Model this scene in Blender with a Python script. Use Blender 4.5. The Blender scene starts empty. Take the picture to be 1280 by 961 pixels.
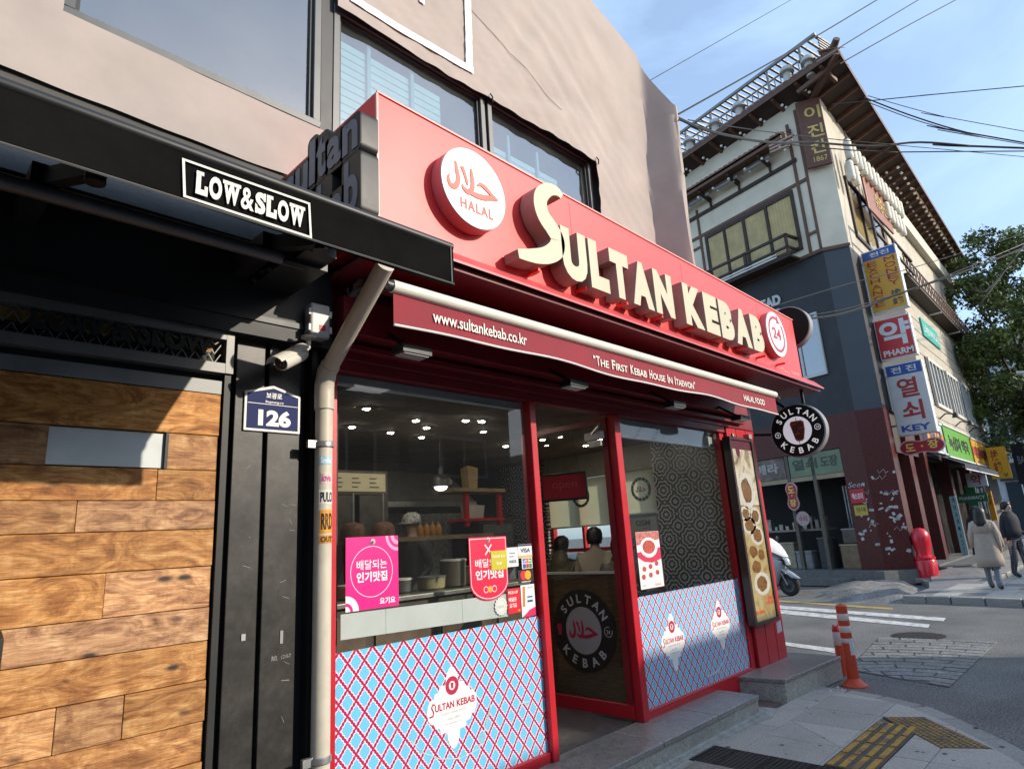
import bpy, bmesh, math, random
from mathutils import Vector, Matrix, noise

random.seed(7)
SC = bpy.context.scene
COL = SC.collection
R = math.radians

# ------------------------------------------------------------------ camera
cam = bpy.data.cameras.new('camera')
cam.sensor_width = 36.0
cam.lens = 22.178
cam.clip_start = 0.05
cam.clip_end = 5000
camo = bpy.data.objects.new('camera', cam)
COL.objects.link(camo)
r_ = Vector((0.70461153, -0.70700068, -0.06060229))
u_ = Vector((-0.12920411, -0.21180487, 0.96873371))
f_ = Vector((0.69773125, 0.67475087, 0.24058754))
camo.matrix_world = Matrix(((r_.x, u_.x, -f_.x, 0.0), (r_.y, u_.y, -f_.y, -3.2), (r_.z, u_.z, -f_.z, 1.6), (0, 0, 0, 1)))
SC.camera = camo

# ------------------------------------------------------------------ sky and sun
SUN = Vector((0.53, -1.0, 0.50)).normalized()
world = bpy.data.worlds.new('World')
SC.world = world
world.use_nodes = True
wn = world.node_tree.nodes
wl = world.node_tree.links
bg = wn['Background']
sky = wn.new('ShaderNodeTexSky')
sky.sky_type = 'NISHITA'
sky.sun_disc = False
sky.sun_elevation = math.asin(SUN.z)
sky.sun_rotation = math.atan2(SUN.x, SUN.y)
sky.air_density = 1.0
sky.dust_density = 1.2
sky.ozone_density = 2.0
wtc = wn.new('ShaderNodeTexCoord')
wmp = wn.new('ShaderNodeMapping')
wmp.inputs['Scale'].default_value = (1.0, 1.0, 2.6)
wmp.inputs['Rotation'].default_value = (0.2, 0.1, 0.6)
wno = wn.new('ShaderNodeTexNoise')
wno.inputs['Scale'].default_value = 1.7
wno.inputs['Detail'].default_value = 7
wno.inputs['Roughness'].default_value = 0.58
wno.inputs['Distortion'].default_value = 0.5
wra = wn.new('ShaderNodeValToRGB')
wra.color_ramp.elements[0].position = 0.40
wra.color_ramp.elements[0].color = (0.26, 0.26, 0.26, 1)
wra.color_ramp.elements[1].position = 0.80
wra.color_ramp.elements[1].color = (0.8, 0.8, 0.8, 1)
wmx = wn.new('ShaderNodeMixRGB')
wmx.inputs[2].default_value = (3.7, 5.1, 7.0, 1)
wl.new(wtc.outputs['Generated'], wmp.inputs[0])
wl.new(wmp.outputs[0], wno.inputs['Vector'])
wl.new(wno.outputs['Fac'], wra.inputs[0])
wl.new(wra.outputs[0], wmx.inputs[0])
wl.new(sky.outputs[0], wmx.inputs[1])
wl.new(wmx.outputs[0], bg.inputs['Color'])
bg.inputs['Strength'].default_value = 0.15

sun = bpy.data.lights.new('sun', 'SUN')
sun.energy = 2.8
sun.angle = R(0.53)
sun.color = (1.0, 0.90, 0.76)
suno = bpy.data.objects.new('sun', sun)
COL.objects.link(suno)
suno.rotation_euler = SUN.to_track_quat('Z', 'Y').to_euler()
suno.location = (20, -40, 30)

SC.view_settings.view_transform = 'Standard'
SC.view_settings.look = 'None'
SC.view_settings.exposure = 0.74
SC.view_settings.gamma = 1.0
SC.view_settings.use_curve_mapping = False
SC.cycles.max_bounces = 8
SC.cycles.transparent_max_bounces = 16
SC.cycles.caustics_reflective = False
SC.cycles.caustics_refractive = False

# ------------------------------------------------------------------ materials
def lin(h):
 h = h.lstrip('#')
 o = []
 for i in (0, 2, 4):
  c = int(h[i:i + 2], 16) / 255
  o.append(c / 12.92 if c <= 0.04045 else ((c + 0.055) / 1.055) ** 2.4)
 return tuple(o)

MATS = {}

def pm(name, col, rough=0.6, metal=0.0, var=0.12, scale=6.0, bump=0.0, bscale=60.0, spec=0.5, coat=0.0,
       stretch=(1, 1, 1), emit=0.0, rnd=0.0, dirt=0.0, dirtcol=(0.05, 0.045, 0.04), dscale=2.5, trans=0.0, alpha=1.0, fine=0.0, fscale=90.0):
 """procedural principled material: colour broken up by noise, optional grime, fine bump and per-object variation"""
 if name in MATS:
  return MATS[name]
 if isinstance(col, str):
  col = lin(col)
 m = bpy.data.materials.new(name)
 m.use_nodes = True
 n = m.node_tree.nodes
 l = m.node_tree.links
 b = n['Principled BSDF']
 b.inputs['Roughness'].default_value = rough
 b.inputs['Metallic'].default_value = metal
 b.inputs['Specular IOR Level'].default_value = spec
 b.inputs['Coat Weight'].default_value = coat
 b.inputs['Coat Roughness'].default_value = 0.08
 tc = n.new('ShaderNodeTexCoord')
 mp = n.new('ShaderNodeMapping')
 mp.inputs['Scale'].default_value = stretch
 l.new(tc.outputs['Object'], mp.inputs[0])
 out = None
 if var > 0 or rnd > 0:
  no = n.new('ShaderNodeTexNoise')
  no.inputs['Scale'].default_value = scale
  no.inputs['Detail'].default_value = 6
  no.inputs['Roughness'].default_value = 0.6
  l.new(mp.outputs[0], no.inputs['Vector'])
  mr = n.new('ShaderNodeMapRange')
  mr.inputs[1].default_value = 0.3
  mr.inputs[2].default_value = 0.7
  mr.inputs[3].default_value = 1 - var
  mr.inputs[4].default_value = 1 + var
  l.new(no.outputs['Fac'], mr.inputs[0])
  val = mr.outputs[0]
  if fine > 0:
   fn_ = n.new('ShaderNodeTexNoise')
   fn_.inputs['Scale'].default_value = fscale
   fn_.inputs['Detail'].default_value = 3
   l.new(tc.outputs['Object'], fn_.inputs['Vector'])
   fm_ = n.new('ShaderNodeMapRange')
   fm_.inputs[1].default_value = 0.3
   fm_.inputs[2].default_value = 0.7
   fm_.inputs[3].default_value = 1 - fine
   fm_.inputs[4].default_value = 1 + fine
   l.new(fn_.outputs['Fac'], fm_.inputs[0])
   mf_ = n.new('ShaderNodeMath')
   mf_.operation = 'MULTIPLY'
   l.new(val, mf_.inputs[0])
   l.new(fm_.outputs[0], mf_.inputs[1])
   val = mf_.outputs[0]
  if rnd > 0:
   oi = n.new('ShaderNodeObjectInfo')
   m2 = n.new('ShaderNodeMapRange')
   m2.inputs[3].default_value = 1 - rnd
   m2.inputs[4].default_value = 1 + rnd
   l.new(oi.outputs['Random'], m2.inputs[0])
   mu = n.new('ShaderNodeMath')
   mu.operation = 'MULTIPLY'
   l.new(val, mu.inputs[0])
   l.new(m2.outputs[0], mu.inputs[1])
   val = mu.outputs[0]
  vm = n.new('ShaderNodeVectorMath')
  vm.operation = 'SCALE'
  vm.inputs[0].default_value = col
  l.new(val, vm.inputs['Scale'])
  out = vm.outputs[0]
  l.new(out, b.inputs['Base Color'])
  m3 = n.new('ShaderNodeMapRange')
  m3.inputs[3].default_value = max(0.02, rough - 0.08)
  m3.inputs[4].default_value = min(1, rough + 0.08)
  l.new(no.outputs['Fac'], m3.inputs[0])
  l.new(m3.outputs[0], b.inputs['Roughness'])
 else:
  b.inputs['Base Color'].default_value = (*col, 1)
 if dirt > 0:
  dn = n.new('ShaderNodeTexNoise')
  dn.inputs['Scale'].default_value = dscale
  dn.inputs['Detail'].default_value = 9
  dn.inputs['Roughness'].default_value = 0.7
  l.new(tc.outputs['Object'], dn.inputs['Vector'])
  dr = n.new('ShaderNodeMapRange')
  dr.inputs[1].default_value = 0.48
  dr.inputs[2].default_value = 0.75
  dr.inputs[3].default_value = 0
  dr.inputs[4].default_value = dirt
  l.new(dn.outputs['Fac'], dr.inputs[0])
  mx = n.new('ShaderNodeMixRGB')
  mx.inputs[1].default_value = (*col, 1)
  mx.inputs[2].default_value = (*dirtcol, 1)
  l.new(dr.outputs[0], mx.inputs[0])
  if out:
   l.new(out, mx.inputs[1])
  l.new(mx.outputs[0], b.inputs['Base Color'])
 if bump > 0:
  bn = n.new('ShaderNodeTexNoise')
  bn.inputs['Scale'].default_value = bscale
  bn.inputs['Detail'].default_value = 5
  l.new(mp.outputs[0], bn.inputs['Vector'])
  bp = n.new('ShaderNodeBump')
  bp.inputs['Strength'].default_value = bump
  bp.inputs['Distance'].default_value = 0.01
  l.new(bn.outputs['Fac'], bp.inputs['Height'])
  l.new(bp.outputs[0], b.inputs['Normal'])
 if emit > 0:
  b.inputs['Emission Color'].default_value = (*col, 1)
  b.inputs['Emission Strength'].default_value = emit
 if trans > 0:
  b.inputs['Transmission Weight'].default_value = trans
 if alpha < 1:
  b.inputs['Alpha'].default_value = alpha
 MATS[name] = m
 return m

def glass_mat(name, tint=(0.92, 0.95, 0.94), ior=1.5, haze=0.0, boost=0.0):
 """thin window pane: see-through with Fresnel reflection and a little dust"""
 if name in MATS:
  return MATS[name]
 m = bpy.data.materials.new(name)
 m.use_nodes = True
 n = m.node_tree.nodes
 l = m.node_tree.links
 n.remove(n['Principled BSDF'])
 t = n.new('ShaderNodeBsdfTransparent')
 t.inputs[0].default_value = (*tint, 1)
 g = n.new('ShaderNodeBsdfGlossy')
 g.inputs['Roughness'].default_value = 0.015
 g.inputs['Color'].default_value = (0.95, 0.97, 1, 1)
 fr = n.new('ShaderNodeFresnel')
 fr.inputs['IOR'].default_value = ior
 mx = n.new('ShaderNodeMixShader')
 fac = fr.outputs[0]
 if boost:
  ad = n.new('ShaderNodeMath')
  ad.operation = 'ADD'
  ad.use_clamp = True
  ad.inputs[1].default_value = boost
  l.new(fac, ad.inputs[0])
  fac = ad.outputs[0]
 ge = n.new('ShaderNodeNewGeometry')
 sbk = n.new('ShaderNodeMath')
 sbk.operation = 'SUBTRACT'
 sbk.inputs[0].default_value = 1.0
 l.new(ge.outputs['Backfacing'], sbk.inputs[1])
 mub = n.new('ShaderNodeMath')
 mub.operation = 'MULTIPLY'
 l.new(fac, mub.inputs[0])
 l.new(sbk.outputs[0], mub.inputs[1])
 fac = mub.outputs[0]
 l.new(fac, mx.inputs[0])
 l.new(t.outputs[0], mx.inputs[1])
 l.new(g.outputs[0], mx.inputs[2])
 last = mx.outputs[0]
 if haze:
  d = n.new('ShaderNodeBsdfDiffuse')
  d.inputs[0].default_value = (0.5, 0.5, 0.48, 1)
  no = n.new('ShaderNodeTexNoise')
  no.inputs['Scale'].default_value = 1.6
  no.inputs['Detail'].default_value = 8
  tc = n.new('ShaderNodeTexCoord')
  l.new(tc.outputs['Object'], no.inputs['Vector'])
  mr = n.new('ShaderNodeMapRange')
  mr.inputs[1].default_value = 0.35
  mr.inputs[2].default_value = 0.8
  mr.inputs[3].default_value = haze * 0.3
  mr.inputs[4].default_value = haze
  l.new(no.outputs['Fac'], mr.inputs[0])
  m2 = n.new('ShaderNodeMixShader')
  l.new(mr.outputs[0], m2.inputs[0])
  l.new(last, m2.inputs[1])
  l.new(d.outputs[0], m2.inputs[2])
  last = m2.outputs[0]
 bn = n.new('ShaderNodeTexNoise')
 bn.inputs['Scale'].default_value = 1.3
 tc2 = n.new('ShaderNodeTexCoord')
 l.new(tc2.outputs['Object'], bn.inputs['Vector'])
 bp = n.new('ShaderNodeBump')
 bp.inputs['Strength'].default_value = 0.06
 bp.inputs['Distance'].default_value = 0.02
 l.new(bn.outputs['Fac'], bp.inputs['Height'])
 l.new(bp.outputs[0], g.inputs['Normal'])
 l.new(last, n['Material Output'].inputs['Surface'])
 MATS[name] = m
 return m

# ------------------------------------------------------------------ mesh helpers
class MB:
 """collects shapes (world coordinates) and links them as ONE mesh object"""
 def __init__(s):
  s.v = []
  s.f = []
  s.m = []
  s.mi = 0
 def add(s, vs, fs):
  b = len(s.v)
  s.v += [tuple(p) for p in vs]
  for q in fs:
   s.f.append([b + i for i in q])
   s.m.append(s.mi)
  return s
 def box(s, x0, x1, y0, y1, z0, z1):
  return s.add([(x0, y0, z0), (x1, y0, z0), (x1, y1, z0), (x0, y1, z0), (x0, y0, z1), (x1, y0, z1), (x1, y1, z1), (x0, y1, z1)],
                     [(0, 3, 2, 1), (4, 5, 6, 7), (0, 1, 5, 4), (1, 2, 6, 5), (2, 3, 7, 6), (3, 0, 4, 7)])
 def bar(s, a, b, w, h, up=(0, 0, 1)):
  """box of cross-section w x h from point a to point b"""
  a = Vector(a)
  b = Vector(b)
  d = (b - a)
  if d.length < 1e-6:
   return s
  d.normalize()
  up = Vector(up)
  if abs(d.dot(up)) > 0.98:
   up = Vector((0, 1, 0)) if abs(d.y) < 0.9 else Vector((1, 0, 0))
  x = d.cross(up).normalized()
  z = x.cross(d).normalized()
  p = []
  for c in (a, b):
   for sx, sz in ((-1, -1), (1, -1), (1, 1), (-1, 1)):
    p.append(c + x * (sx * w / 2) + z * (sz * h / 2))
  return s.add(p, [(0, 1, 2, 3), (7, 6, 5, 4), (0, 4, 5, 1), (1, 5, 6, 2), (2, 6, 7, 3), (3, 7, 4, 0)])
 def tube(s, pts, r, n=10, cap=True):
  pts = [Vector(p) for p in pts]
  rs = r if isinstance(r, (list, tuple)) else [r] * len(pts)
  prev = None
  vs = []
  for i, p in enumerate(pts):
   if i == 0:
    d = pts[1] - p
   elif i == len(pts) - 1:
    d = p - pts[i - 1]
   else:
    d = (pts[i + 1] - p).normalized() + (p - pts[i - 1]).normalized()
   d.normalize()
   if prev is None:
    ref = Vector((0, 0, 1)) if abs(d.z) < 0.9 else Vector((1, 0, 0))
    x = d.cross(ref).normalized()
   else:
    x = (prev - d * prev.dot(d))
    x = x.normalized() if x.length > 1e-6 else d.orthogonal().normalized()
   prev = x
   y = d.cross(x)
   for k in range(n):
    a = 2 * math.pi * k / n
    vs.append(p + (x * math.cos(a) + y * math.sin(a)) * rs[i])
  fs = []
  for i in range(len(pts) - 1):
   for k in range(n):
    fs.append((i * n + k, i * n + (k + 1) % n, (i + 1) * n + (k + 1) % n, (i + 1) * n + k))
  if cap:
   fs.append(tuple(range(n))[::-1])
   fs.append(tuple((len(pts) - 1) * n + k for k in range(n)))
  return s.add(vs, fs)
 def lathe(s, prof, o, ax=(0, 0, 1), n=24):
  """profile [(radius, height)] turned round the axis through o"""
  ax = Vector(ax).normalized()
  x = ax.orthogonal().normalized()
  y = ax.cross(x)
  o = Vector(o)
  vs = []
  for rr, h in prof:
   for k in range(n):
    a = 2 * math.pi * k / n
    vs.append(o + ax * h + (x * math.cos(a) + y * math.sin(a)) * rr)
  fs = []
  for i in range(len(prof) - 1):
   for k in range(n):
    fs.append((i * n + k, i * n + (k + 1) % n, (i + 1) * n + (k + 1) % n, (i + 1) * n + k))
  fs.append(tuple(range(n))[::-1])
  fs.append(tuple((len(prof) - 1) * n + k for k in range(n)))
  return s.add(vs, fs)
 def prism(s, poly, fr, d0, d1):
  """2-D polygon in frame fr extruded from depth d0 to d1 along the frame's normal"""
  n = len(poly)
  vs = [fr.p(u, v, d0) for u, v in poly] + [fr.p(u, v, d1) for u, v in poly]
  fs = [tuple(range(n))[::-1], tuple(range(n, 2 * n))]
  fs += [(i, (i + 1) % n, n + (i + 1) % n, n + i) for i in range(n)]
  return s.add(vs, fs)
 def ribbon(s, pts, w, fr, d0, d1):
  """flat brush stroke through 2-D points with width per point"""
  ws = w if isinstance(w, (list, tuple)) else [w] * len(pts)
  P = [Vector(p) for p in pts]
  Lp, Rp = [], []
  for i, p in enumerate(P):
   a = P[max(0, i - 1)]
   b = P[min(len(P) - 1, i + 1)]
   d = (b - a)
   d.normalize()
   q = Vector((-d.y, d.x)) * ws[i] / 2
   Lp.append(p + q)
   Rp.append(p - q)
  n = len(P)
  vs = []
  for dd in (d0, d1):
   vs += [fr.p(q.x, q.y, dd) for q in Lp] + [fr.p(q.x, q.y, dd) for q in Rp]
  fs = []
  for i in range(n - 1):
   fs.append((2 * n + i, 3 * n + i, 3 * n + i + 1, 2 * n + i + 1))
   fs.append((i, i + 1, n + i + 1, n + i))
   fs.append((i, 2 * n + i, 2 * n + i + 1, i + 1))
   fs.append((n + i, n + i + 1, 3 * n + i + 1, 3 * n + i))
  fs.append((0, n, 3 * n, 2 * n))
  fs.append((n - 1, 3 * n - 1, 4 * n - 1, 2 * n - 1)[::-1])
  return s.add(vs, fs)
 def sphere(s, c, r, n=10, m=6, sc=(1, 1, 1)):
  vs = []
  for j in range(1, m):
   t = math.pi * j / m
   for k in range(n):
    a = 2 * math.pi * k / n
    vs.append((c[0] + r * sc[0] * math.sin(t) * math.cos(a), c[1] + r * sc[1] * math.sin(t) * math.sin(a), c[2] + r * sc[2] * math.cos(t)))
  fs = [(j * n + k, (j + 1) * n + k, (j + 1) * n + (k + 1) % n, j * n + (k + 1) % n) for j in range(m - 2) for k in range(n)]
  vs.append((c[0], c[1], c[2] + r * sc[2]))
  vs.append((c[0], c[1], c[2] - r * sc[2]))
  t, bt = len(vs) - 2, len(vs) - 1
  fs += [(t, k, (k + 1) % n) for k in range(n)]
  fs += [(bt, (m - 2) * n + (k + 1) % n, (m - 2) * n + k) for k in range(n)]
  return s.add(vs, fs)
 def build(s, name, mats, parent=None, smooth=False, bevel=0.0, label=None, cat=None, group=None, kind=None, seg=2):
  me = bpy.data.meshes.new(name)
  org = Vector((0, 0, 0))
  if parent is not None:
   org = root_loc(parent)
  elif s.v:
   xs = [p[0] for p in s.v]
   ys = [p[1] for p in s.v]
   org = Vector(((min(xs) + max(xs)) / 2, (min(ys) + max(ys)) / 2, min(p[2] for p in s.v)))
  me.from_pydata([(p[0] - org.x, p[1] - org.y, p[2] - org.z) for p in s.v], [], s.f)
  if not isinstance(mats, (list, tuple)):
   mats = [mats]
  for q in mats:
   me.materials.append(q)
  if len(mats) > 1:
   me.polygons.foreach_set('material_index', s.m)
  bm = bmesh.new()
  bm.from_mesh(me)
  bmesh.ops.recalc_face_normals(bm, faces=bm.faces)
  if bevel > 0:
   bmesh.ops.remove_doubles(bm, verts=bm.verts, dist=1e-5)
   ed = [e for e in bm.edges if len(e.link_faces) == 2 and e.calc_face_angle(0) > 0.6]
   bmesh.ops.bevel(bm, geom=ed, offset=bevel, segments=seg, profile=0.5, affect='EDGES', clamp_overlap=True)
  bm.to_mesh(me)
  bm.free()
  if smooth:
   me.polygons.foreach_set('use_smooth', [True] * len(me.polygons))
   me.update()
   try:
    me.set_sharp_from_angle(angle=R(38))
   except Exception:
    pass
  o = bpy.data.objects.new(name, me)
  COL.objects.link(o)
  if parent is not None:
   o.parent = parent
  else:
   o.location = org
  tag(o, label, cat, group, kind)
  return o

def root_loc(o):
 p = Vector((0, 0, 0))
 while o is not None:
  p += o.location
  o = o.parent
 return p

def tag(o, label=None, cat=None, group=None, kind=None):
 if label:
  o['label'] = label
 if cat:
  o['category'] = cat
 if group:
  o['group'] = group
 if kind:
  o['kind'] = kind
 return o

def thing(name, loc, label, cat, group=None):
 o = bpy.data.objects.new(name, None)
 o.location = loc
 o.empty_display_size = 0.1
 COL.objects.link(o)
 return tag(o, label, cat, group)

def copy_tree(o, parent=None, loc=None, label=None):
 c = o.copy()
 COL.objects.link(c)
 c.parent = parent
 if loc is not None:
  c.location = loc
 if label:
  c['label'] = label
 for ch in list(o.children):
  copy_tree(ch, c)
 return c

class Fr:
 """flat frame: origin, u (right), v (up), n (towards the viewer)"""
 def __init__(s, o, u, v=(0, 0, 1)):
  s.o = Vector(o)
  s.u = Vector(u).normalized()
  s.v = Vector(v).normalized()
  s.n = s.u.cross(s.v)
  # n points out of the face when u is to the viewer's right
 def p(s, u, v, d=0.0):
  return s.o + s.u * u + s.v * v + s.n * d
 def rot(s, a, cu=0, cv=0):
  """same plane, turned by a about (cu, cv)"""
  o = s.p(cu, cv)
  return Fr(o, s.u * math.cos(a) + s.v * math.sin(a), s.v * math.cos(a) - s.u * math.sin(a))

def front(y, x=0.0, z=0.0):
 """plane facing the street (towards -Y) at depth y; u = +X, v = +Z"""
 return Fr((x, y, z), (1, 0, 0))

def leftf(x, y=0.0, z=0.0):
 """plane facing -X; u = -Y, v = +Z"""
 return Fr((x, y, z), (0, -1, 0))

TXT = {}
WORK = bpy.data.scenes.new('workbench')      # small scratch scene for turning lettering and figures into meshes

def eval_mesh(o):
 WORK.collection.objects.link(o)
 vl = WORK.view_layers[0]
 vl.update()
 dg = vl.depsgraph
 return bpy.data.meshes.new_from_object(o.evaluated_get(dg))

def text_poly(s, bold=0.0, shear=0.0, spacing=1.0):
 k = (s, bold, shear, spacing)
 if k in TXT:
  return TXT[k]
 c = bpy.data.curves.new('lettering', 'FONT')
 c.body = s
 c.offset = bold
 c.shear = shear
 c.space_character = spacing
 c.resolution_u = 4
 o = bpy.data.objects.new('lettering', c)
 me = eval_mesh(o)
 bm = bmesh.new()
 bm.from_mesh(me)
 bmesh.ops.remove_doubles(bm, verts=bm.verts, dist=1e-4)
 bm.verts.index_update()
 vs = [(q.co.x, q.co.y) for q in bm.verts]
 fs = [[q.index for q in fc.verts] for fc in bm.faces]
 be = [(e.verts[0].index, e.verts[1].index) for e in bm.edges if len(e.link_faces) == 1]
 bm.free()
 bpy.data.objects.remove(o)
 bpy.data.curves.remove(c)
 bpy.data.meshes.remove(me)
 TXT[k] = (vs, fs, be)
 return TXT[k]

def put_text(mb, s, fr, u0, v0, w, h, d0=0.0, d1=0.002, bold=0.0, shear=0.0, spacing=1.0, keep=False, warp=None):
 """lettering fitted to the box (u0, v0, w, h) of a frame; keep = keep proportions (height rules)"""
 vs, fs, be = text_poly(s, bold, shear, spacing)
 if not vs:
  return mb
 a0 = min(p[0] for p in vs)
 a1 = max(p[0] for p in vs)
 b0 = min(p[1] for p in vs)
 b1 = max(p[1] for p in vs)
 sx = w / max(1e-6, a1 - a0)
 sy = h / max(1e-6, b1 - b0)
 if keep:
  sx = sy
 P = [((x - a0) * sx + u0, (y - b0) * sy + v0) for x, y in vs]
 if warp:
  P = [warp(x, y) for x, y in P]
 n = len(P)
 V = [fr.p(x, y, d1) for x, y in P]
 F = [list(q) for q in fs]
 if d1 - d0 > 0.0005:
  V += [fr.p(x, y, d0) for x, y in P]
  F += [[i, j, n + j, n + i] for i, j in be]
 return mb.add(V, F)

def ring_text(mb, s, fr, cu, cv, rad, size, mid, step, bottom=False, d0=0.0, d1=0.002, bold=0.02, wide=1.0):
 """letters set round a circle; mid = middle angle in degrees, step = degrees per letter"""
 k = len(s)
 for i, ch in enumerate(s):
  if ch == ' ':
   continue
  off = (i - (k - 1) / 2) * step
  a = R(mid + off) if bottom else R(mid - off)
  ro = a + math.pi / 2 if bottom else a - math.pi / 2
  px = cu + rad * math.cos(a)
  py = cv + rad * math.sin(a)
  f2 = fr.rot(ro, px, py)
  vs = text_poly(ch, bold)[0]
  w = (max(p[0] for p in vs) - min(p[0] for p in vs)) * size / 0.7 * wide
  put_text(mb, ch, f2, -w / 2, -size / 2, w, size, d0, d1, bold)
 return mb

def circ(cu, cv, r, n=40, a0=0, a1=360, ry=None):
 return [(cu + r * math.cos(R(a0 + (a1 - a0) * i / n)), cv + (ry or r) * math.sin(R(a0 + (a1 - a0) * i / n))) for i in range(n + (0 if a1 - a0 >= 360 else 1))]

def ringmesh(mb, fr, cu, cv, r0, r1, d, n=48, a0=0, a1=360):
 vs, fs = [], []
 m = n + 1
 for i in range(m):
  a = R(a0 + (a1 - a0) * i / n)
  vs += [fr.p(cu + r0 * math.cos(a), cv + r0 * math.sin(a), d), fr.p(cu + r1 * math.cos(a), cv + r1 * math.sin(a), d)]
 for i in range(n):
  fs.append((2 * i, 2 * i + 1, 2 * i + 3, 2 * i + 2))
 return mb.add(vs, fs)

def halal(mb, fr, cu, cv, w, d0, d1):
 """the Arabic word in brush strokes, about w wide"""
 k = w / 10.0
 def st(pts, ws):
  # smooth the stroke
  P = [Vector(p) for p in pts]
  out, wo = [], []
  for i in range(len(P) - 1):
   p0, p1, p2, p3 = P[max(0, i - 1)], P[i], P[i + 1], P[min(len(P) - 1, i + 2)]
   for j in range(5):
    t = j / 5
    q = 0.5 * ((2 * p1) + (p2 - p0) * t + (2 * p0 - 5 * p1 + 4 * p2 - p3) * t * t + (3 * p1 - p0 - 3 * p2 + p3) * t ** 3)
    out.append((cu + q.x * k, cv + q.y * k))
    wo.append((ws[i] * (1 - t) + ws[i + 1] * t) * k)
  out.append((cu + P[-1].x * k, cv + P[-1].y * k))
  wo.append(ws[-1] * k)
  st.d += 0.0004
  mb.ribbon(out, wo, fr, d0, d1 + st.d)
 st.d = 0.0
 st([(-3.4, 2.3), (-3.2, 1.0), (-3.0, -0.6), (-3.6, -1.9), (-4.5, -2.0), (-4.9, -1.0), (-4.6, -0.3)], [0.3, 0.7, 0.8, 0.9, 0.8, 0.5, 0.15])
 st([(-2.2, 1.9), (-1.7, 0.9), (-1.3, -0.4), (-1.2, -0.9)], [0.7, 0.6, 0.5, 0.15])
 st([(-0.4, 2.2), (-0.2, 0.6), (-0.3, -1.0), (-1.1, -1.9), (-2.0, -1.6), (-2.3, -1.1)], [0.35, 0.7, 0.8, 0.9, 0.6, 0.15])
 st([(-1.0, -1.9), (0.4, -1.9), (2.0, -1.7), (3.6, -1.2), (4.9, -1.1)], [0.5, 0.9, 0.9, 0.8, 0.2])
 st([(4.9, -1.1), (3.6, -0.6), (2.4, 0.1), (1.4, 0.3), (0.8, -0.2)], [0.2, 0.6, 0.8, 0.6, 0.15])
 return mb

def arc(a, b, sag, n=14):
 a, b = Vector(a), Vector(b)
 return [a.lerp(b, i / n) - Vector((0, 0, sag * 4 * (i / n) * (1 - i / n))) for i in range(n + 1)]

# ================================================================== ground
def clip_poly(poly, a, b):
 """keep the part of poly to the left of a->b"""
 out = []
 def side(p):
  return (b[0] - a[0]) * (p[1] - a[1]) - (b[1] - a[1]) * (p[0] - a[0])
 for i, p in enumerate(poly):
  q = poly[(i + 1) % len(poly)]
  sp, sq = side(p), side(q)
  if sp >= 0:
   out.append(p)
  if (sp > 0 > sq) or (sp < 0 < sq):
   t = sp / (sp - sq)
   out.append((p[0] + (q[0] - p[0]) * t, p[1] + (q[1] - p[1]) * t))
 return out

def clip_convex(poly, hull):
 for i in range(len(hull)):
  if len(poly) < 3:
   return []
  poly = clip_poly(poly, hull[i], hull[(i + 1) % len(hull)])
 return poly

def area(p):
 return abs(sum(p[i][0] * p[(i + 1) % len(p)][1] - p[(i + 1) % len(p)][0] * p[i][1] for i in range(len(p)))) / 2

def shrink(poly, g):
 cx = sum(p[0] for p in poly) / len(poly)
 cy = sum(p[1] for p in poly) / len(poly)
 out = []
 for x, y in poly:
  d = math.hypot(x - cx, y - cy)
  k = max(0.0, (d - g * 1.3) / d) if d > 1e-6 else 0
  out.append((cx + (x - cx) * k, cy + (y - cy) * k))
 return out

GZ = Fr((0, 0, 0), (1, 0, 0), (0, 1, 0))      # ground frame: n = +Z

asphalt = pm('asphalt', (0.155, 0.150, 0.140), 0.9, var=0.3, scale=1.1, bump=1.0, bscale=130, dirt=0.45, dirtcol=(0.20, 0.19, 0.175), dscale=0.9, fine=0.65, fscale=55)
granite_g = pm('paving_granite', (0.39, 0.37, 0.33), 0.75, var=0.22, scale=55, bump=0.25, bscale=120, rnd=0.12, fine=0.3, fscale=160, dirt=0.35, dirtcol=(0.13, 0.125, 0.118), dscale=2.2)
kerb_m = pm('kerb_granite', (0.30, 0.288, 0.26), 0.75, var=0.2, scale=60, bump=0.25, bscale=90, rnd=0.1, fine=0.3, fscale=150, dirt=0.4, dirtcol=(0.11, 0.107, 0.1))
mortar = pm('mortar', (0.17, 0.165, 0.155), 0.95, var=0.2, scale=14, bump=0.6, bscale=40)
paint_w = pm('road_paint', (0.62, 0.61, 0.58), 0.7, var=0.15, scale=9, dirt=1.3, dirtcol=(0.17, 0.165, 0.16), dscale=7)
paint_y = pm('road_paint_yellow', (0.5, 0.33, 0.08), 0.7, var=0.2, scale=9, dirt=0.8, dirtcol=(0.14, 0.13, 0.12), dscale=5)

m = MB()
m.add([(-60, -300, -0.03), (700, -300, -0.03), (700, 400, -0.03), (-60, 400, -0.03)], [(0, 1, 2, 3)])
road = m.build('road', asphalt, kind='structure', label='grey asphalt road in front of the shops', cat='road')

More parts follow.
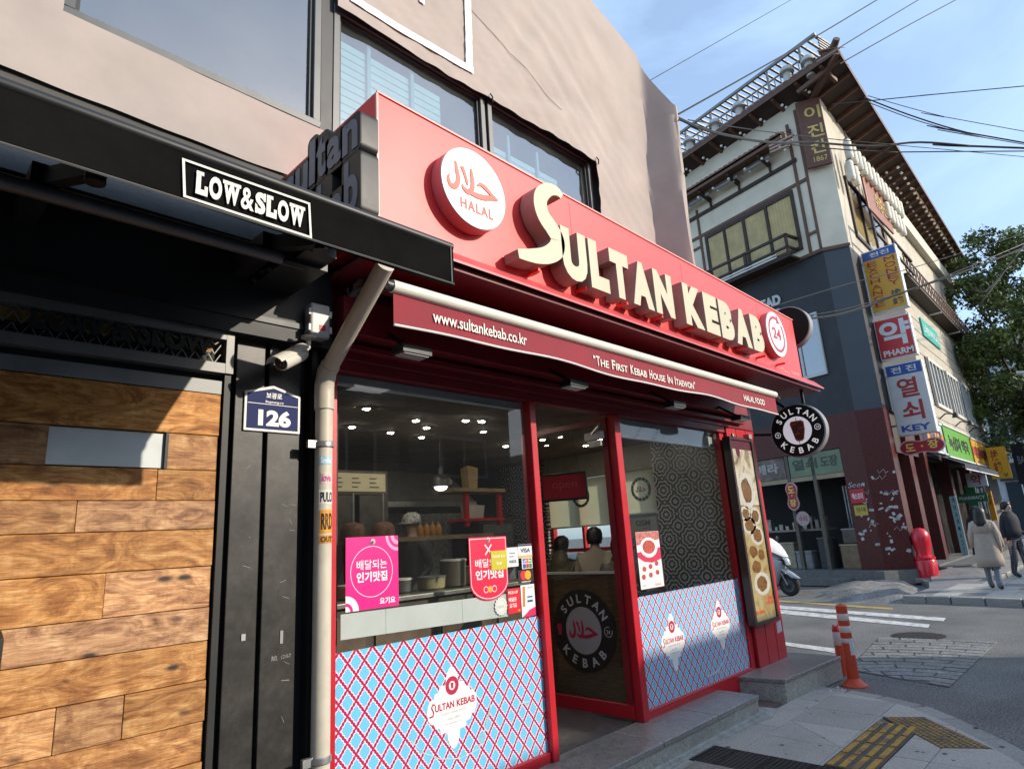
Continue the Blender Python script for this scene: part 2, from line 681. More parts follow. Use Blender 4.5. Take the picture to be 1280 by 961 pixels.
# pavement in front of the kebab shop, granite slabs inside a curved kerb
HULL = [(-8, -3.05), (3.2, -2.98), (4.75, -2.62), (5.52, -2.25), (5.95, -1.95), (6.35, -1.62), (6.62, -1.35), (6.78, -1.02), (6.86, -0.72), (6.86, 0.02), (-8, 0.02)]
m = MB()
m.prism(HULL, GZ, -0.2, -0.012)
pavement = m.build('pavement', mortar, kind='structure', label='granite slab pavement with a curved kerb before the kebab shop', cat='pavement')
GRATE = (4.42, 4.80, -2.4, -0.37)
TACT = (4.0, 6.05, -1.57, -1.25)
DOTS = [(6.18, -1.26), (6.34, -1.52), (5.74, -2.07), (5.58, -1.79)]
ys = [-0.44, -0.67, -1.23, -1.79, -2.35, -2.91]
def slab(poly, z0=-0.03, z1=0.0):
 p = clip_convex(poly, HULL)
 if len(p) < 3 or area(p) < 0.004:
  return
 p = shrink(p, 0.004)
 b = MB()
 b.prism(p, GZ, z0, z1)
 b.build('slab', granite_g, pavement, bevel=0.0025, seg=1)
for j in range(len(ys) - 1):
 y1, y0 = ys[j], ys[j + 1]
 w = 0.96 if j == 0 else 0.48
 x = 5.25 - 0.48 * 18 + (0.24 if j == 0 else 0)
 while x < 7:
  rect = [(x, y0), (x + w, y0), (x + w, y1), (x, y1)]
  if x + w > 1.0:
   parts = [rect]
   if j == 1 and abs(x - 5.25) < 0.01:       # the slab cut by a diagonal joint
    parts = [clip_poly(rect, (x, y0), (x + w, y1)), clip_poly(rect, (x + w, y1), (x, y0))]
   for p in parts:
    # leave room for the grate and the tactile strips
    if x + w > GRATE[0] and x < GRATE[1] and j >= 0 and y1 > GRATE[2]:
     if x < GRATE[0] - 0.05:
      p = clip_poly(p, (GRATE[0], -9), (GRATE[0], 9))
     elif x + w > GRATE[1] + 0.02:
      p = clip_poly(p, (GRATE[1], 9), (GRATE[1], -9)) if j > 0 else p
      if j == 0:
       p = clip_poly(p, (GRATE[1], 9), (GRATE[1], -9))
     else:
      continue
    if x + w <= GRATE[0] + 0.49 and x + w > GRATE[0] and x < GRATE[0]:
     p = clip_poly(p, (GRATE[0], -9), (GRATE[0], 9))
    if not p:
     continue
    if x + w > TACT[0] and x < TACT[1] and y0 < TACT[3] and y1 > TACT[2]:
     up = clip_poly(p, (9, TACT[3]), (-9, TACT[3])[::1]) if False else None
     top = clip_poly(p, (-9, TACT[3]), (9, TACT[3]))
     bot = clip_poly(p, (9, TACT[2]), (-9, TACT[2]))
     for q in (top, bot):
      if len(q) >= 3 and area(q) > 0.004:
       slab(q)
     continue
    slab(p)
  x += w

# kerb stones along the curve
out = HULL[0:10]
path = []
for i in range(len(out) - 1):
 a, b = Vector(out[i]), Vector(out[i + 1])
 if b.x < 2.0:
  continue
 if a.x < 2.0:
  a = a.lerp(b, (2.0 - a.x) / (b.x - a.x))
 path.append((a, b))
for a, b in path:
 nst = max(1, round((b - a).length / 0.55))
 d = (b - a).normalized()
 q = Vector((-d.y, d.x))
 for k in range(nst):
  p0 = a.lerp(b, k / nst) + d * 0.003
  p1 = a.lerp(b, (k + 1) / nst) - d * 0.003
  poly = [tuple(p0 - q * 0.16), tuple(p1 - q * 0.16), tuple(p1 + q * 0.02), tuple(p0 + q * 0.02)]
  b_ = MB()
  b_.prism(poly, GZ, -0.12, -0.004 + random.uniform(-0.002, 0.002))
  b_.build('kerb_stone', kerb_m, pavement, bevel=0.006, seg=1)

# tactile paving: yellow guide bars and warning dots, worn
tact_y = pm('tactile_yellow', (0.44, 0.25, 0.04), 0.75, var=0.25, scale=9, dirt=1.6, dirtcol=(0.09, 0.085, 0.075), dscale=6, bump=0.3)
tact_d = pm('tactile_dark', (0.075, 0.072, 0.066), 0.8, var=0.25, scale=12, bump=0.3, dirt=0.6, dirtcol=(0.22, 0.14, 0.04), dscale=9)
x = 4.83
while x < 6.0:
 b = MB()
 x1 = min(x + 0.297, 6.05)
 b.box(x, x1, -1.565, -1.255, -0.03, 0.001)
 for k in range(4):
  yc = -1.29 - k * 0.078
  b.mi = 1
  b.box(x + 0.012, x1 - 0.012, yc - 0.02, yc + 0.02, 0.001, 0.007)
 b.mi = 0
 b.build('tactile_guide_tile', [tact_d, tact_y], pavement)
 x += 0.30
A, B, C_, D = [Vector(p) for p in DOTS]
nt = 3
for k in range(nt):
 b = MB()
 q = [A.lerp(D, k / nt), B.lerp(C_, k / nt), B.lerp(C_, (k + 1) / nt - 0.01), A.lerp(D, (k + 1) / nt - 0.01)]
 b.mi = 1
 b.prism([tuple(p) for p in q], GZ, -0.03, 0.0025)
 b.mi = 0
 for i in range(7):
  for j in range(6):
   p = q[0].lerp(q[3], (j + 0.5) / 6).lerp(q[1].lerp(q[2], (j + 0.5) / 6), (i + 0.5) / 7)
   b.lathe([(0.014, 0.0025), (0.012, 0.007), (0.006, 0.008)], (p.x, p.y, 0), n=8)
 b.build('tactile_dot_tile', [tact_y, tact_d], pavement)

# black rubber drain cover: a grid with holes
rubber = pm('black_rubber', (0.018, 0.018, 0.019), 0.6, var=0.2, scale=20)
gr = thing('drain_cover', (4.61, -0.8, 0), 'black perforated drain cover in the pavement beside the door step', 'drain cover')
for seg, (y0, y1) in enumerate(((-0.37, -0.65), (-0.655, -0.93), (-0.935, -1.21), (-1.215, -1.49), (-1.495, -1.77))):
 b = MB()
 nx = 13
 for i in range(nx + 1):
  xx = 4.43 + (0.36) * i / nx
  b.box(xx - 0.006, xx + 0.006, y1, y0, -0.02, 0.003)
 ny = 8
 for j in range(ny + 1):
  yy = y1 + (y0 - y1) * j / ny
  b.box(4.424, 4.796, yy - 0.008, yy + 0.008, -0.021, 0.002)
 b.build('grid_mat', rubber, gr)
b = MB()
b.box(4.42, 4.80, -1.78, -0.36, -0.024, -0.022)
b.build('drain_bed', pm('drain_black', (0.01, 0.01, 0.01), 0.9, var=0), gr)
steel = pm('galvanised_steel', (0.42, 0.42, 0.41), 0.42, metal=0.85, var=0.2, scale=30)
sg = thing('steel_grate', (4.2, -0.8, 0), 'slotted steel gutter grate left of the black drain cover', 'grate')
b = MB()
for i in range(14):
 b.box(4.02 + i * 0.028, 4.03 + i * 0.028, -1.5, -0.52, -0.02, 0.004)
b.build('slats', steel, sg)
b = MB()
b.box(4.005, 4.412, -1.51, -1.49, -0.02, 0.005)
b.box(4.005, 4.412, -0.53, -0.51, -0.02, 0.005)
b.box(4.005, 4.018, -1.49, -0.53, -0.02, 0.005)
b.box(4.40, 4.412, -1.49, -0.53, -0.02, 0.005)
b.build('frame', steel, sg)

# granite steps of the kebab shop
gstep = pm('step_granite', (0.23, 0.22, 0.20), 0.32, var=0.35, scale=28, spec=0.6, bump=0.05, bscale=50, fine=0.4, fscale=120, dirt=0.3, dirtcol=(0.08, 0.078, 0.072), dscale=3)
gface = pm('step_granite_face', (0.33, 0.32, 0.28), 0.7, fine=0.3, fscale=110, var=0.25, scale=34, bump=0.2, bscale=60, dirt=0.5, dirtcol=(0.15, 0.15, 0.13), dscale=2.5)
st = thing('door_step', (4.6, -0.2, 0), 'long polished grey granite step below the open shop door', 'step')
b = MB()
b.box(3.3, 5.735, -0.405, 0.02, -0.02, 0.123)
b.build('riser', gface, st)
for (xa, xb) in ((3.3, 4.2), (4.204, 5.0), (5.004, 5.75)):
 b = MB()
 b.box(xa, xb, -0.415, 0.03, 0.123, 0.163)
 b.build('tread', gstep, st, bevel=0.004, seg=1)
b = MB()
b.prism([(3.3, -0.45), (5.3, -0.47), (5.72, -0.52), (5.98, -0.46), (5.95, -0.30), (5.76, -0.30), (5.76, -0.40), (3.3, -0.40)], GZ, -0.02, 0.012)
b.prism([(3.3, -0.43), (5.78, -0.45), (5.8, -0.40), (3.3, -0.40)], GZ, 0.012, 0.03)
b.build('mortar_fillet', pm('pale_mortar', (0.36, 0.36, 0.33), 0.95, var=0.25, scale=12, bump=0.8, bscale=30), st)

b2 = thing('granite_block', (6.9, -0.2, 0), 'grey granite block step at the shop corner beside the orange bollards', 'step')
b = MB()
b.prism([(6.25, -0.44), (7.55, -0.51), (7.55, 0.35), (6.17, 0.3), (6.17, -0.0)], GZ, -0.02, 0.165)
b.build('riser', gface, b2)
b = MB()
b.prism([(6.24, -0.45), (7.56, -0.52), (7.56, 0.35), (6.16, 0.3), (6.16, 0.0)], GZ, 0.165, 0.2)
b.build('tread', gstep, b2, bevel=0.004, seg=1)
b = MB()
b.prism([(5.76, -0.42), (6.2, -0.40), (6.2, 0.02), (5.76, 0.02)], GZ, -0.02, 0.008)
b.build('gravel_patch', pm('reddish_gravel', (0.13, 0.095, 0.08), 0.9, var=0.5, scale=60, bump=1, bscale=80), pavement)

# road markings
def mark(pts, mat, name='road_marking', z=-0.024):
 b = MB()
 b.add([(p[0], p[1], z) for p in pts], [tuple(range(len(pts)))])
 return b.build(name, mat, road)
mark([(13.823, 3.173), (12.553, -0.478), (12.168, -0.520), (13.278, 2.932)], paint_w)
mark([(13.073, 2.594), (11.761, -0.420), (11.421, -0.471), (12.481, 2.328)], paint_w)
mark([(9.516, 0.971), (9.239, 0.106), (8.950, 0.041), (9.263, 0.868)], paint_w)
mark([(14.729, 3.575), (13.657, 0.570), (13.420, 0.509), (14.476, 3.462)], paint_y)
# stamped stone pattern patch of the crossing
patch = [(10.318, -0.118), (10.412, -1.449), (7.631, -1.451), (8.008, -0.416)]
b = MB()
b.add([(p[0], p[1], -0.026) for p in patch], [(0, 1, 2, 3)])
b.build('stamped_bed', pm('stamp_joint', (0.11, 0.106, 0.10), 0.95, var=0.2, scale=9), road)
stone = pm('stamped_stone', (0.19, 0.184, 0.172), 0.85, var=0.25, scale=7, bump=0.5, bscale=70, rnd=0.18, fine=0.4, fscale=50)
hull2 = patch if area(patch) and ((patch[1][0] - patch[0][0]) * (patch[2][1] - patch[0][1]) - (patch[1][1] - patch[0][1]) * (patch[2][0] - patch[0][0])) > 0 else patch[::-1]
cx, cy = (7.247, -1.225)
nstone = 0
for rr in range(1, 17):
 r0, r1 = rr * 0.19, rr * 0.19 + 0.165
 na = max(6, int(2 * math.pi * r0 / 0.42))
 for k in range(na):
  a0 = 2 * math.pi * (k + 0.5 * (rr % 2)) / na
  a1 = a0 + 2 * math.pi / na - 0.025 / r0
  am = (a0 + a1) / 2
  q = [(cx + r1 * math.cos(a0), cy + r1 * math.sin(a0)), (cx + r0 * math.cos(a0), cy + r0 * math.sin(a0)), (cx + r0 * math.cos(am), cy + r0 * math.sin(am)), (cx + r0 * math.cos(a1), cy + r0 * math.sin(a1)), (cx + r1 * math.cos(a1), cy + r1 * math.sin(a1)), (cx + r1 * math.cos(am), cy + r1 * math.sin(am))]
  q = clip_convex(q, hull2)
  if len(q) >= 3 and area(q) > 0.008 and nstone < 290:
   b = MB()
   b.prism(q, GZ, -0.027, -0.017 + random.uniform(-0.002, 0.002))
   b.build('paving_stone', stone, road)
   nstone += 1
# manhole cover
iron = pm('cast_iron', (0.04, 0.036, 0.033), 0.6, metal=0.3, var=0.3, scale=30)
mh = thing('manhole_cover', (10.62, -0.52, -0.03), 'round dark iron manhole cover in the road', 'manhole cover')
b = MB()
b.lathe([(0.33, 0), (0.33, 0.008), (0.29, 0.009)], (10.62, -0.52, -0.03), n=28)
b.build('cover', iron, mh)
b = MB()
for i in range(-4, 5):
 hw = math.sqrt(max(0, 0.27 ** 2 - (i * 0.06) ** 2))
 b.box(10.62 - hw, 10.62 + hw, -0.52 + i * 0.06 - 0.012, -0.52 + i * 0.06 + 0.012, -0.0205, -0.017)
b.build('ribs', iron, mh)
# tyre-flattened scraps near the bollard
for i, (x, y, s) in enumerate(((6.9, -0.60, 0.03), (7.05, -0.62, 0.022), (6.98, -0.68, 0.018))):
 b = MB()
 b.add([(x - s, y - s * .6, -0.01), (x + s, y - s * .4, -0.006), (x + s * .8, y + s * .7, 0.0), (x - s * .7, y + s * .5, -0.002), (x, y, 0.012)], [(0, 1, 4), (1, 2, 4), (2, 3, 4), (3, 0, 4), (0, 3, 2, 1)])
 b.build('paper_scrap', pm('litter', (0.5, 0.48, 0.45), 0.9, var=0.2), label='%s pale scrap of litter on the ground by the bollards' % ('largest', 'middle-sized', 'smallest')[i], cat='litter', group='litter scraps by the bollards')

# trodden gum spots and grime on the slabs
random.seed(17)
b = MB()
for i in range(60):
 x, y = random.uniform(3.4, 6.6), random.uniform(-2.4, -0.5)
 if y < -2.9 + (x - 3.2) * 0.28 or (4.4 < x < 4.82) or (-1.6 < y < -1.22):
  continue
 rr = random.uniform(0.008, 0.022)
 b.add([(x + rr * random.uniform(.7, 1.2) * math.cos(a * .785), y + rr * random.uniform(.7, 1.2) * math.sin(a * .785), 0.0012) for a in range(8)], [tuple(range(8))])
b.build('gum_spots', pm('gum', (0.10, 0.097, 0.09), 0.9, var=0.2), pavement, kind='stuff')

# ================================================================== the shop building, upper storey wrapped in fabric
YU = 0.6
render_m = pm('dark_render', (0.05, 0.048, 0.045), 0.85, var=0.25, scale=4, bump=0.2, dirt=0.4, dirtcol=(0.11, 0.1, 0.09))
conc = pm('grey_concrete', (0.24, 0.235, 0.225), 0.9, var=0.2, scale=3, bump=0.3, dirt=0.4, dirtcol=(0.12, 0.115, 0.11))
alu = pm('window_aluminium', (0.09, 0.092, 0.092), 0.45, metal=0.35, var=0.15, scale=5)
alu_d = pm('window_gasket', (0.015, 0.015, 0.016), 0.5, var=0.1)
bl = thing('shop_building', (2.5, 2.0, 0), 'two-storey shop building with its upper storey wrapped in beige fabric', 'building')
b = MB()
b.box(-3.0, 6.78, 0.70, 0.9, 3.5, 4.66)
b.box(-3.0, 0.42, 0.70, 0.9, 4.66, 7.95)
b.box(5.45, 6.70, 0.70, 0.9, 4.66, 7.8)
b.box(0.42, 5.45, 0.70, 0.9, 5.88, 7.95)
b.build('upper_wall', conc, bl)
b = MB()
b.box(6.72, 6.84, 0.9, 7.0, 3.5, 7.8)
b.box(-3.0, -2.9, 0.9, 7.0, 3.5, 7.8)
b.build('side_wall', conc, bl)
b = MB()
b.box(-3.0, 7.3, 7.0, 7.2, 0, 7.8)
b.build('rear_wall', conc, bl)
b = MB()
b.box(-3.0, 6.84, 0.72, 7.2, 7.8, 7.9)
b.build('roof', conc, bl)
b = MB()
b.box(-3.0, 7.32, 0.08, 7.0, 3.32, 3.5)
b.build('floor_slab', conc, bl)
b = MB()
b.box(-3.0, 1.73, 0.52, 0.66, 3.2, 4.24)
b.build('parapet_band', pm('brown_band', (0.075, 0.07, 0.062), 0.8, var=0.2, scale=5, bump=0.2, dirt=0.3), bl)
b = MB()
b.box(-3.0, -2.9, 0.1, 7.0, 0, 3.4)
b.box(1.62, 1.86, 0.06, 7.0, 0, 3.32)
b.build('party_wall', render_m, bl)

# upper windows
ug = glass_mat('upper_glass', (0.66, 0.80, 0.82), 1.6, haze=0.08, boost=0.2)
def upper_window(x0, x1, z0, z1, nm, lab):
 w = MB()
 t = 0.055
 w.box(x0, x1, YU - 0.03, YU + 0.1, z0, z0 + t)
 w.box(x0, x1, YU - 0.03, YU + 0.1, z1 - t, z1)
 w.box(x0, x0 + t, YU - 0.03, YU + 0.1, z0 + t, z1 - t)
 w.box(x1 - t, x1, YU - 0.03, YU + 0.1, z0 + t, z1 - t)
 o = w.build('upper_window', alu, bl, bevel=0.004, seg=1, label=lab)
 g = MB()
 q = 0.022
 g.box(x0 + t, x0 + t + q, YU + 0.0, YU + 0.06, z0 + t, z1 - t)
 g.box(x1 - t - q, x1 - t, YU + 0.0, YU + 0.06, z0 + t, z1 - t)
 g.box(x0 + t + q, x1 - t - q, YU + 0.0, YU + 0.06, z0 + t, z0 + t + q)
 g.box(x0 + t + q, x1 - t - q, YU + 0.0, YU + 0.06, z1 - t - q, z1 - t)
 g.build('gasket', alu_d, o)
 g = MB()
 g.box(x0 + t + q, x1 - t - q, YU + 0.025, YU + 0.031, z0 + t + q, z1 - t - q)
 g.build('pane', ug, o)
 return o
upper_window(0.43, 2.02, 4.66, 6.9, 0, 'wide window at the upper left')
upper_window(2.13, 3.76, 4.55, 5.86, 0, 'window behind the top of the red sign')
upper_window(3.80, 5.44, 4.55, 5.86, 0, 'rightmost upper window')
b = MB()
b.box(2.025, 2.125, YU - 0.02, YU + 0.1, 4.3, 6.9)
b.box(-3.0, 0.425, YU + 0.05, YU + 0.1, 4.66, 6.9)
b.build('window_post', alu_d, bl)
# pale slatted screens standing behind the panes
slat = pm('white_slat', (0.78, 0.78, 0.76), 0.6, var=0.08)
for (xa, xb, zt) in ((2.2, 3.30, 5.62), (3.86, 4.95, 5.40)):
 sc_ = thing('slatted_screen', ((xa + xb) / 2, YU + 0.35, 4.3), 'white slatted screen inside the %s upper window' % ('middle' if xa < 3 else 'right-hand'), 'screen', 'slatted screens in the upper windows')
 z = 4.35
 while z < zt:
  b = MB()
  b.box(xa, xb, YU + 0.10, YU + 0.125, z, z + 0.062)
  b.build('slat', slat, sc_)
  z += 0.074
 b = MB()
 for xx in (xa + 0.3, xb - 0.35):
  b.box(xx, xx + 0.035, YU + 0.075, YU + 0.099, 4.3, zt + 0.25)
 b.build('post', pm('pale_blue_steel', (0.35, 0.45, 0.47), 0.5, var=0.1), sc_)

# ---- fabric wrap with folds
def fabric_mat():
 mt = pm('beige_fabric', (0.375, 0.312, 0.275), 0.85, var=0.10, scale=2.2, bump=0.10, bscale=220, dirt=0.35, dirtcol=(0.33, 0.29, 0.27), dscale=1.3)
 return mt
fab = fabric_mat()
def fab_pos(sx, z):
 """sx runs along the wrap: straight wall, then the cloth is pulled out towards the street at the corner"""
 K = 6.60 + 0.05 * math.sin(z * 0.9) + 0.03 * (z - 5)
 n1 = noise.noise(Vector((sx * 0.5, z * 0.7, 1.3)))
 # long creases sagging from the fixing points
 cre = 0.0
 for (cx_, cz_, ang, wv, am) in ((3.8, 6.0, -0.55, 0.16, 0.022), (5.45, 5.9, -0.8, 0.2, 0.022), (2.1, 6.0, -0.5, 0.18, 0.018), (1.0, 4.5, -0.2, 0.10, 0.007), (4.8, 6.9, -0.6, 0.3, 0.02)):
  du = (sx - cx_) * math.sin(-ang) + (z - cz_) * math.cos(ang)
  dv = (sx - cx_) * math.cos(ang) - (z - cz_) * math.sin(-ang)
  fall = math.exp(-(du / 0.9) ** 2) * math.exp(-(dv / 1.5) ** 2)
  cre += am * fall * math.sin(2 * math.pi * du / wv + 1.5 * noise.noise(Vector((sx * 1.5, z * 1.5, cx_))))
 for (ax_, az_, bx_, bz_, am, wd) in ((2.2, 5.95, 3.7, 7.5, .03, .10), (3.8, 5.9, 5.3, 6.5, .035, .09), (3.8, 5.9, 4.7, 7.6, .03, .10), (5.45, 5.75, 6.4, 6.7, .03, .10), (5.45, 5.2, 6.4, 4.3, .025, .12), (4.6, 7.2, 6.3, 6.2, .03, .14), (0.5, 4.55, 1.0, 4.2, .010, .05), (1.4, 4.5, 1.9, 4.2, .012, .06), (5.0, 8.2, 6.4, 7.2, .03, .16), (-.1, 5.0, .35, 4.3, .015, .07)):
  ex, ez = bx_ - ax_, bz_ - az_
  L2 = ex * ex + ez * ez
  tt = ((sx - ax_) * ex + (z - az_) * ez) / L2
  if -0.1 < tt < 1.15:
   ds = ((sx - ax_) * ez - (z - az_) * ex) / math.sqrt(L2)
   w2 = wd * (0.6 + 0.8 * max(0, tt))
   cre += am * 1.6 * (math.exp(-(ds / w2) ** 2) - 0.7 * math.exp(-((ds - 1.8 * w2) / w2) ** 2)) * max(0.0, math.sin(math.pi * min(1, max(0, (tt + 0.1) / 1.25))))
 y = YU - 0.095 + 0.05 * n1 + cre * 0.3 + 0.006 * noise.noise(Vector((sx * 2.2 + z * 1.3, z * 2.0 - sx, 4.0)))
 if sx <= K:
  t = max(0.0, (sx - (K - 0.25)) / 0.25)
  return Vector((sx, y - 0.02 * t * t, z))
 d = sx - K
 L1 = 0.52
 if d < L1:
  t = d / L1
  e = t * t * (3 - 2 * t) * 0.35 + t * 0.65
  return Vector((K + 0.20 * t + 0.015 * math.sin(z * 3), (y - 0.02) * (1 - e) + 0.12 * e + 0.02 * noise.noise(Vector((z * 1.5, t * 2, 9))), z))
 d -= L1
 return Vector((K + 0.20 + min(d, 0.10), 0.12 + max(0.0, d - 0.06) * 1.0, z))
def fab_top(sx):
 if sx < 5.0:
  return 8.45
 if sx < 6.62:
  return 8.45 - (sx - 5.0) * 0.30
 return 7.96 - (sx - 6.62) * 1.75 if sx < 7.14 else 7.05
XS = []
x = -3.0
for stop in (0.42, 2.02, 2.13, 5.45, 9.0):
 n = max(1, int((stop - x) / 0.055))
 XS += [x + (stop - x) * i / n for i in range(n)]
 x = stop
XS = [q for q in XS if q < 8.4]
ZS = []
z = 3.55
for stop in (4.12, 4.60, 5.80, 6.92, 8.46):
 n = max(1, int((stop - z) / 0.06))
 ZS += [z + (stop - z) * i / n for i in range(n)]
 z = stop
ZS.append(8.46)
def hole(xc, zc):
 if 0.42 < xc < 2.02 and 4.60 < zc < 6.92:
  return True
 if 2.02 < xc < 2.13 and zc < 6.92 and zc > 4.12:
  return True
 if 2.13 < xc < 5.45 and zc < 5.80:
  return True
 if xc < 5.45 and zc < 4.12:
  return True
 return False
vid = {}
b = MB()
def fv(i, j):
 if (i, j) not in vid:
  zz = ZS[j]
  zt = fab_top(XS[i])
  zz = 3.55 + (zz - 3.55) * (zt - 3.55) / (8.46 - 3.55) if zz > 6.95 else zz
  if zz > 6.95:
   zz = 6.92 + (ZS[j] - 6.92) * (zt - 6.92) / (8.46 - 6.92)
  if abs(ZS[j] - 4.12) < 1e-6:                 # scalloped lower hem
   zz += 0.005 * math.sin(XS[i] * 4) + 0.006 * noise.noise(Vector((XS[i] * 3, 0, 0)))
  if abs(ZS[j] - 5.80) < 1e-6 and XS[i] > 2.1:
   zz += 0.006 * math.sin(XS[i] * 5.5) + 0.008 * noise.noise(Vector((XS[i] * 4, 1, 0)))
  vid[(i, j)] = len(b.v)
  b.v.append(tuple(fab_pos(XS[i], zz)))
 return vid[(i, j)]
for i in range(len(XS) - 1):
 for j in range(len(ZS) - 1):
  if hole((XS[i] + XS[i + 1]) / 2, (ZS[j] + ZS[j + 1]) / 2):
   continue
  b.f.append([fv(i, j), fv(i + 1, j), fv(i + 1, j + 1), fv(i, j + 1)])
  b.m.append(0)
wrap = thing('fabric_wrap', (3.0, YU, 3.5), 'creased beige fabric wrapped round the upper storey above the shop signs', 'fabric cover')
b.build('cloth', fab, wrap, smooth=True)
# white printed outline on the cloth
white_print = pm('white_print', (0.80, 0.79, 0.77), 0.8, var=0.06, scale=4)
def on_cloth(path, w, wdir):
 m_ = MB()
 vs, fs = [], []
 n = 60
 for i in range(n + 1):
  t = i / n * (len(path) - 1)
  k = min(int(t), len(path) - 2)
  p = Vector(path[k]).lerp(Vector(path[k + 1]), t - k)
  for s in (-0.5, 0.0, 0.5):
   q = fab_pos(p.x + wdir[0] * w * s, p.y + wdir[1] * w * s)
   q.y = min(fab_pos(p.x + a_, p.y + b_).y for a_ in (-.07, 0, .07) for b_ in (-.07, 0, .07)) - 0.008
   vs.append(q)
 for i in range(n):
  for s in (0, 1):
   fs.append((i * 3 + s, i * 3 + s + 1, (i + 1) * 3 + s + 1, (i + 1) * 3 + s))
 m_.add(vs, fs)
 return m_.build('printed_line', white_print, wrap, smooth=True)
on_cloth([(2.239, 5.943), (3.581, 5.999)], 0.075, (0, 1))
on_cloth([(3.547, 7.435), (3.528, 5.969)], 0.085, (1, 0))
on_cloth([(2.956, 6.804), (2.980, 6.387)], 0.06, (1, 0))
# seam cords and eyelet ties along the fabric edge
cordm = pm('dark_cord', (0.03, 0.027, 0.025), 0.8, var=0.1)
b = MB()
for px_ in (3.78, 5.44):
 p = fab_pos(px_, 5.82)
 b.tube([p + Vector((0, -0.012, 0.02)), p + Vector((0.01, -0.03, -0.02)), p + Vector((0.03, -0.01, -0.06))], 0.008, 5)
b.build('tie_cord', cordm, wrap)
b = MB()
b.tube([fab_pos(3.0 + i * 0.11, 6.95 - i * 0.045) + Vector((0, -0.008, 0)) for i in range(18)], 0.0025, 4)
b.build('seam', pm('seam_brown', (0.16, 0.13, 0.11), 0.8, var=0.1), wrap)

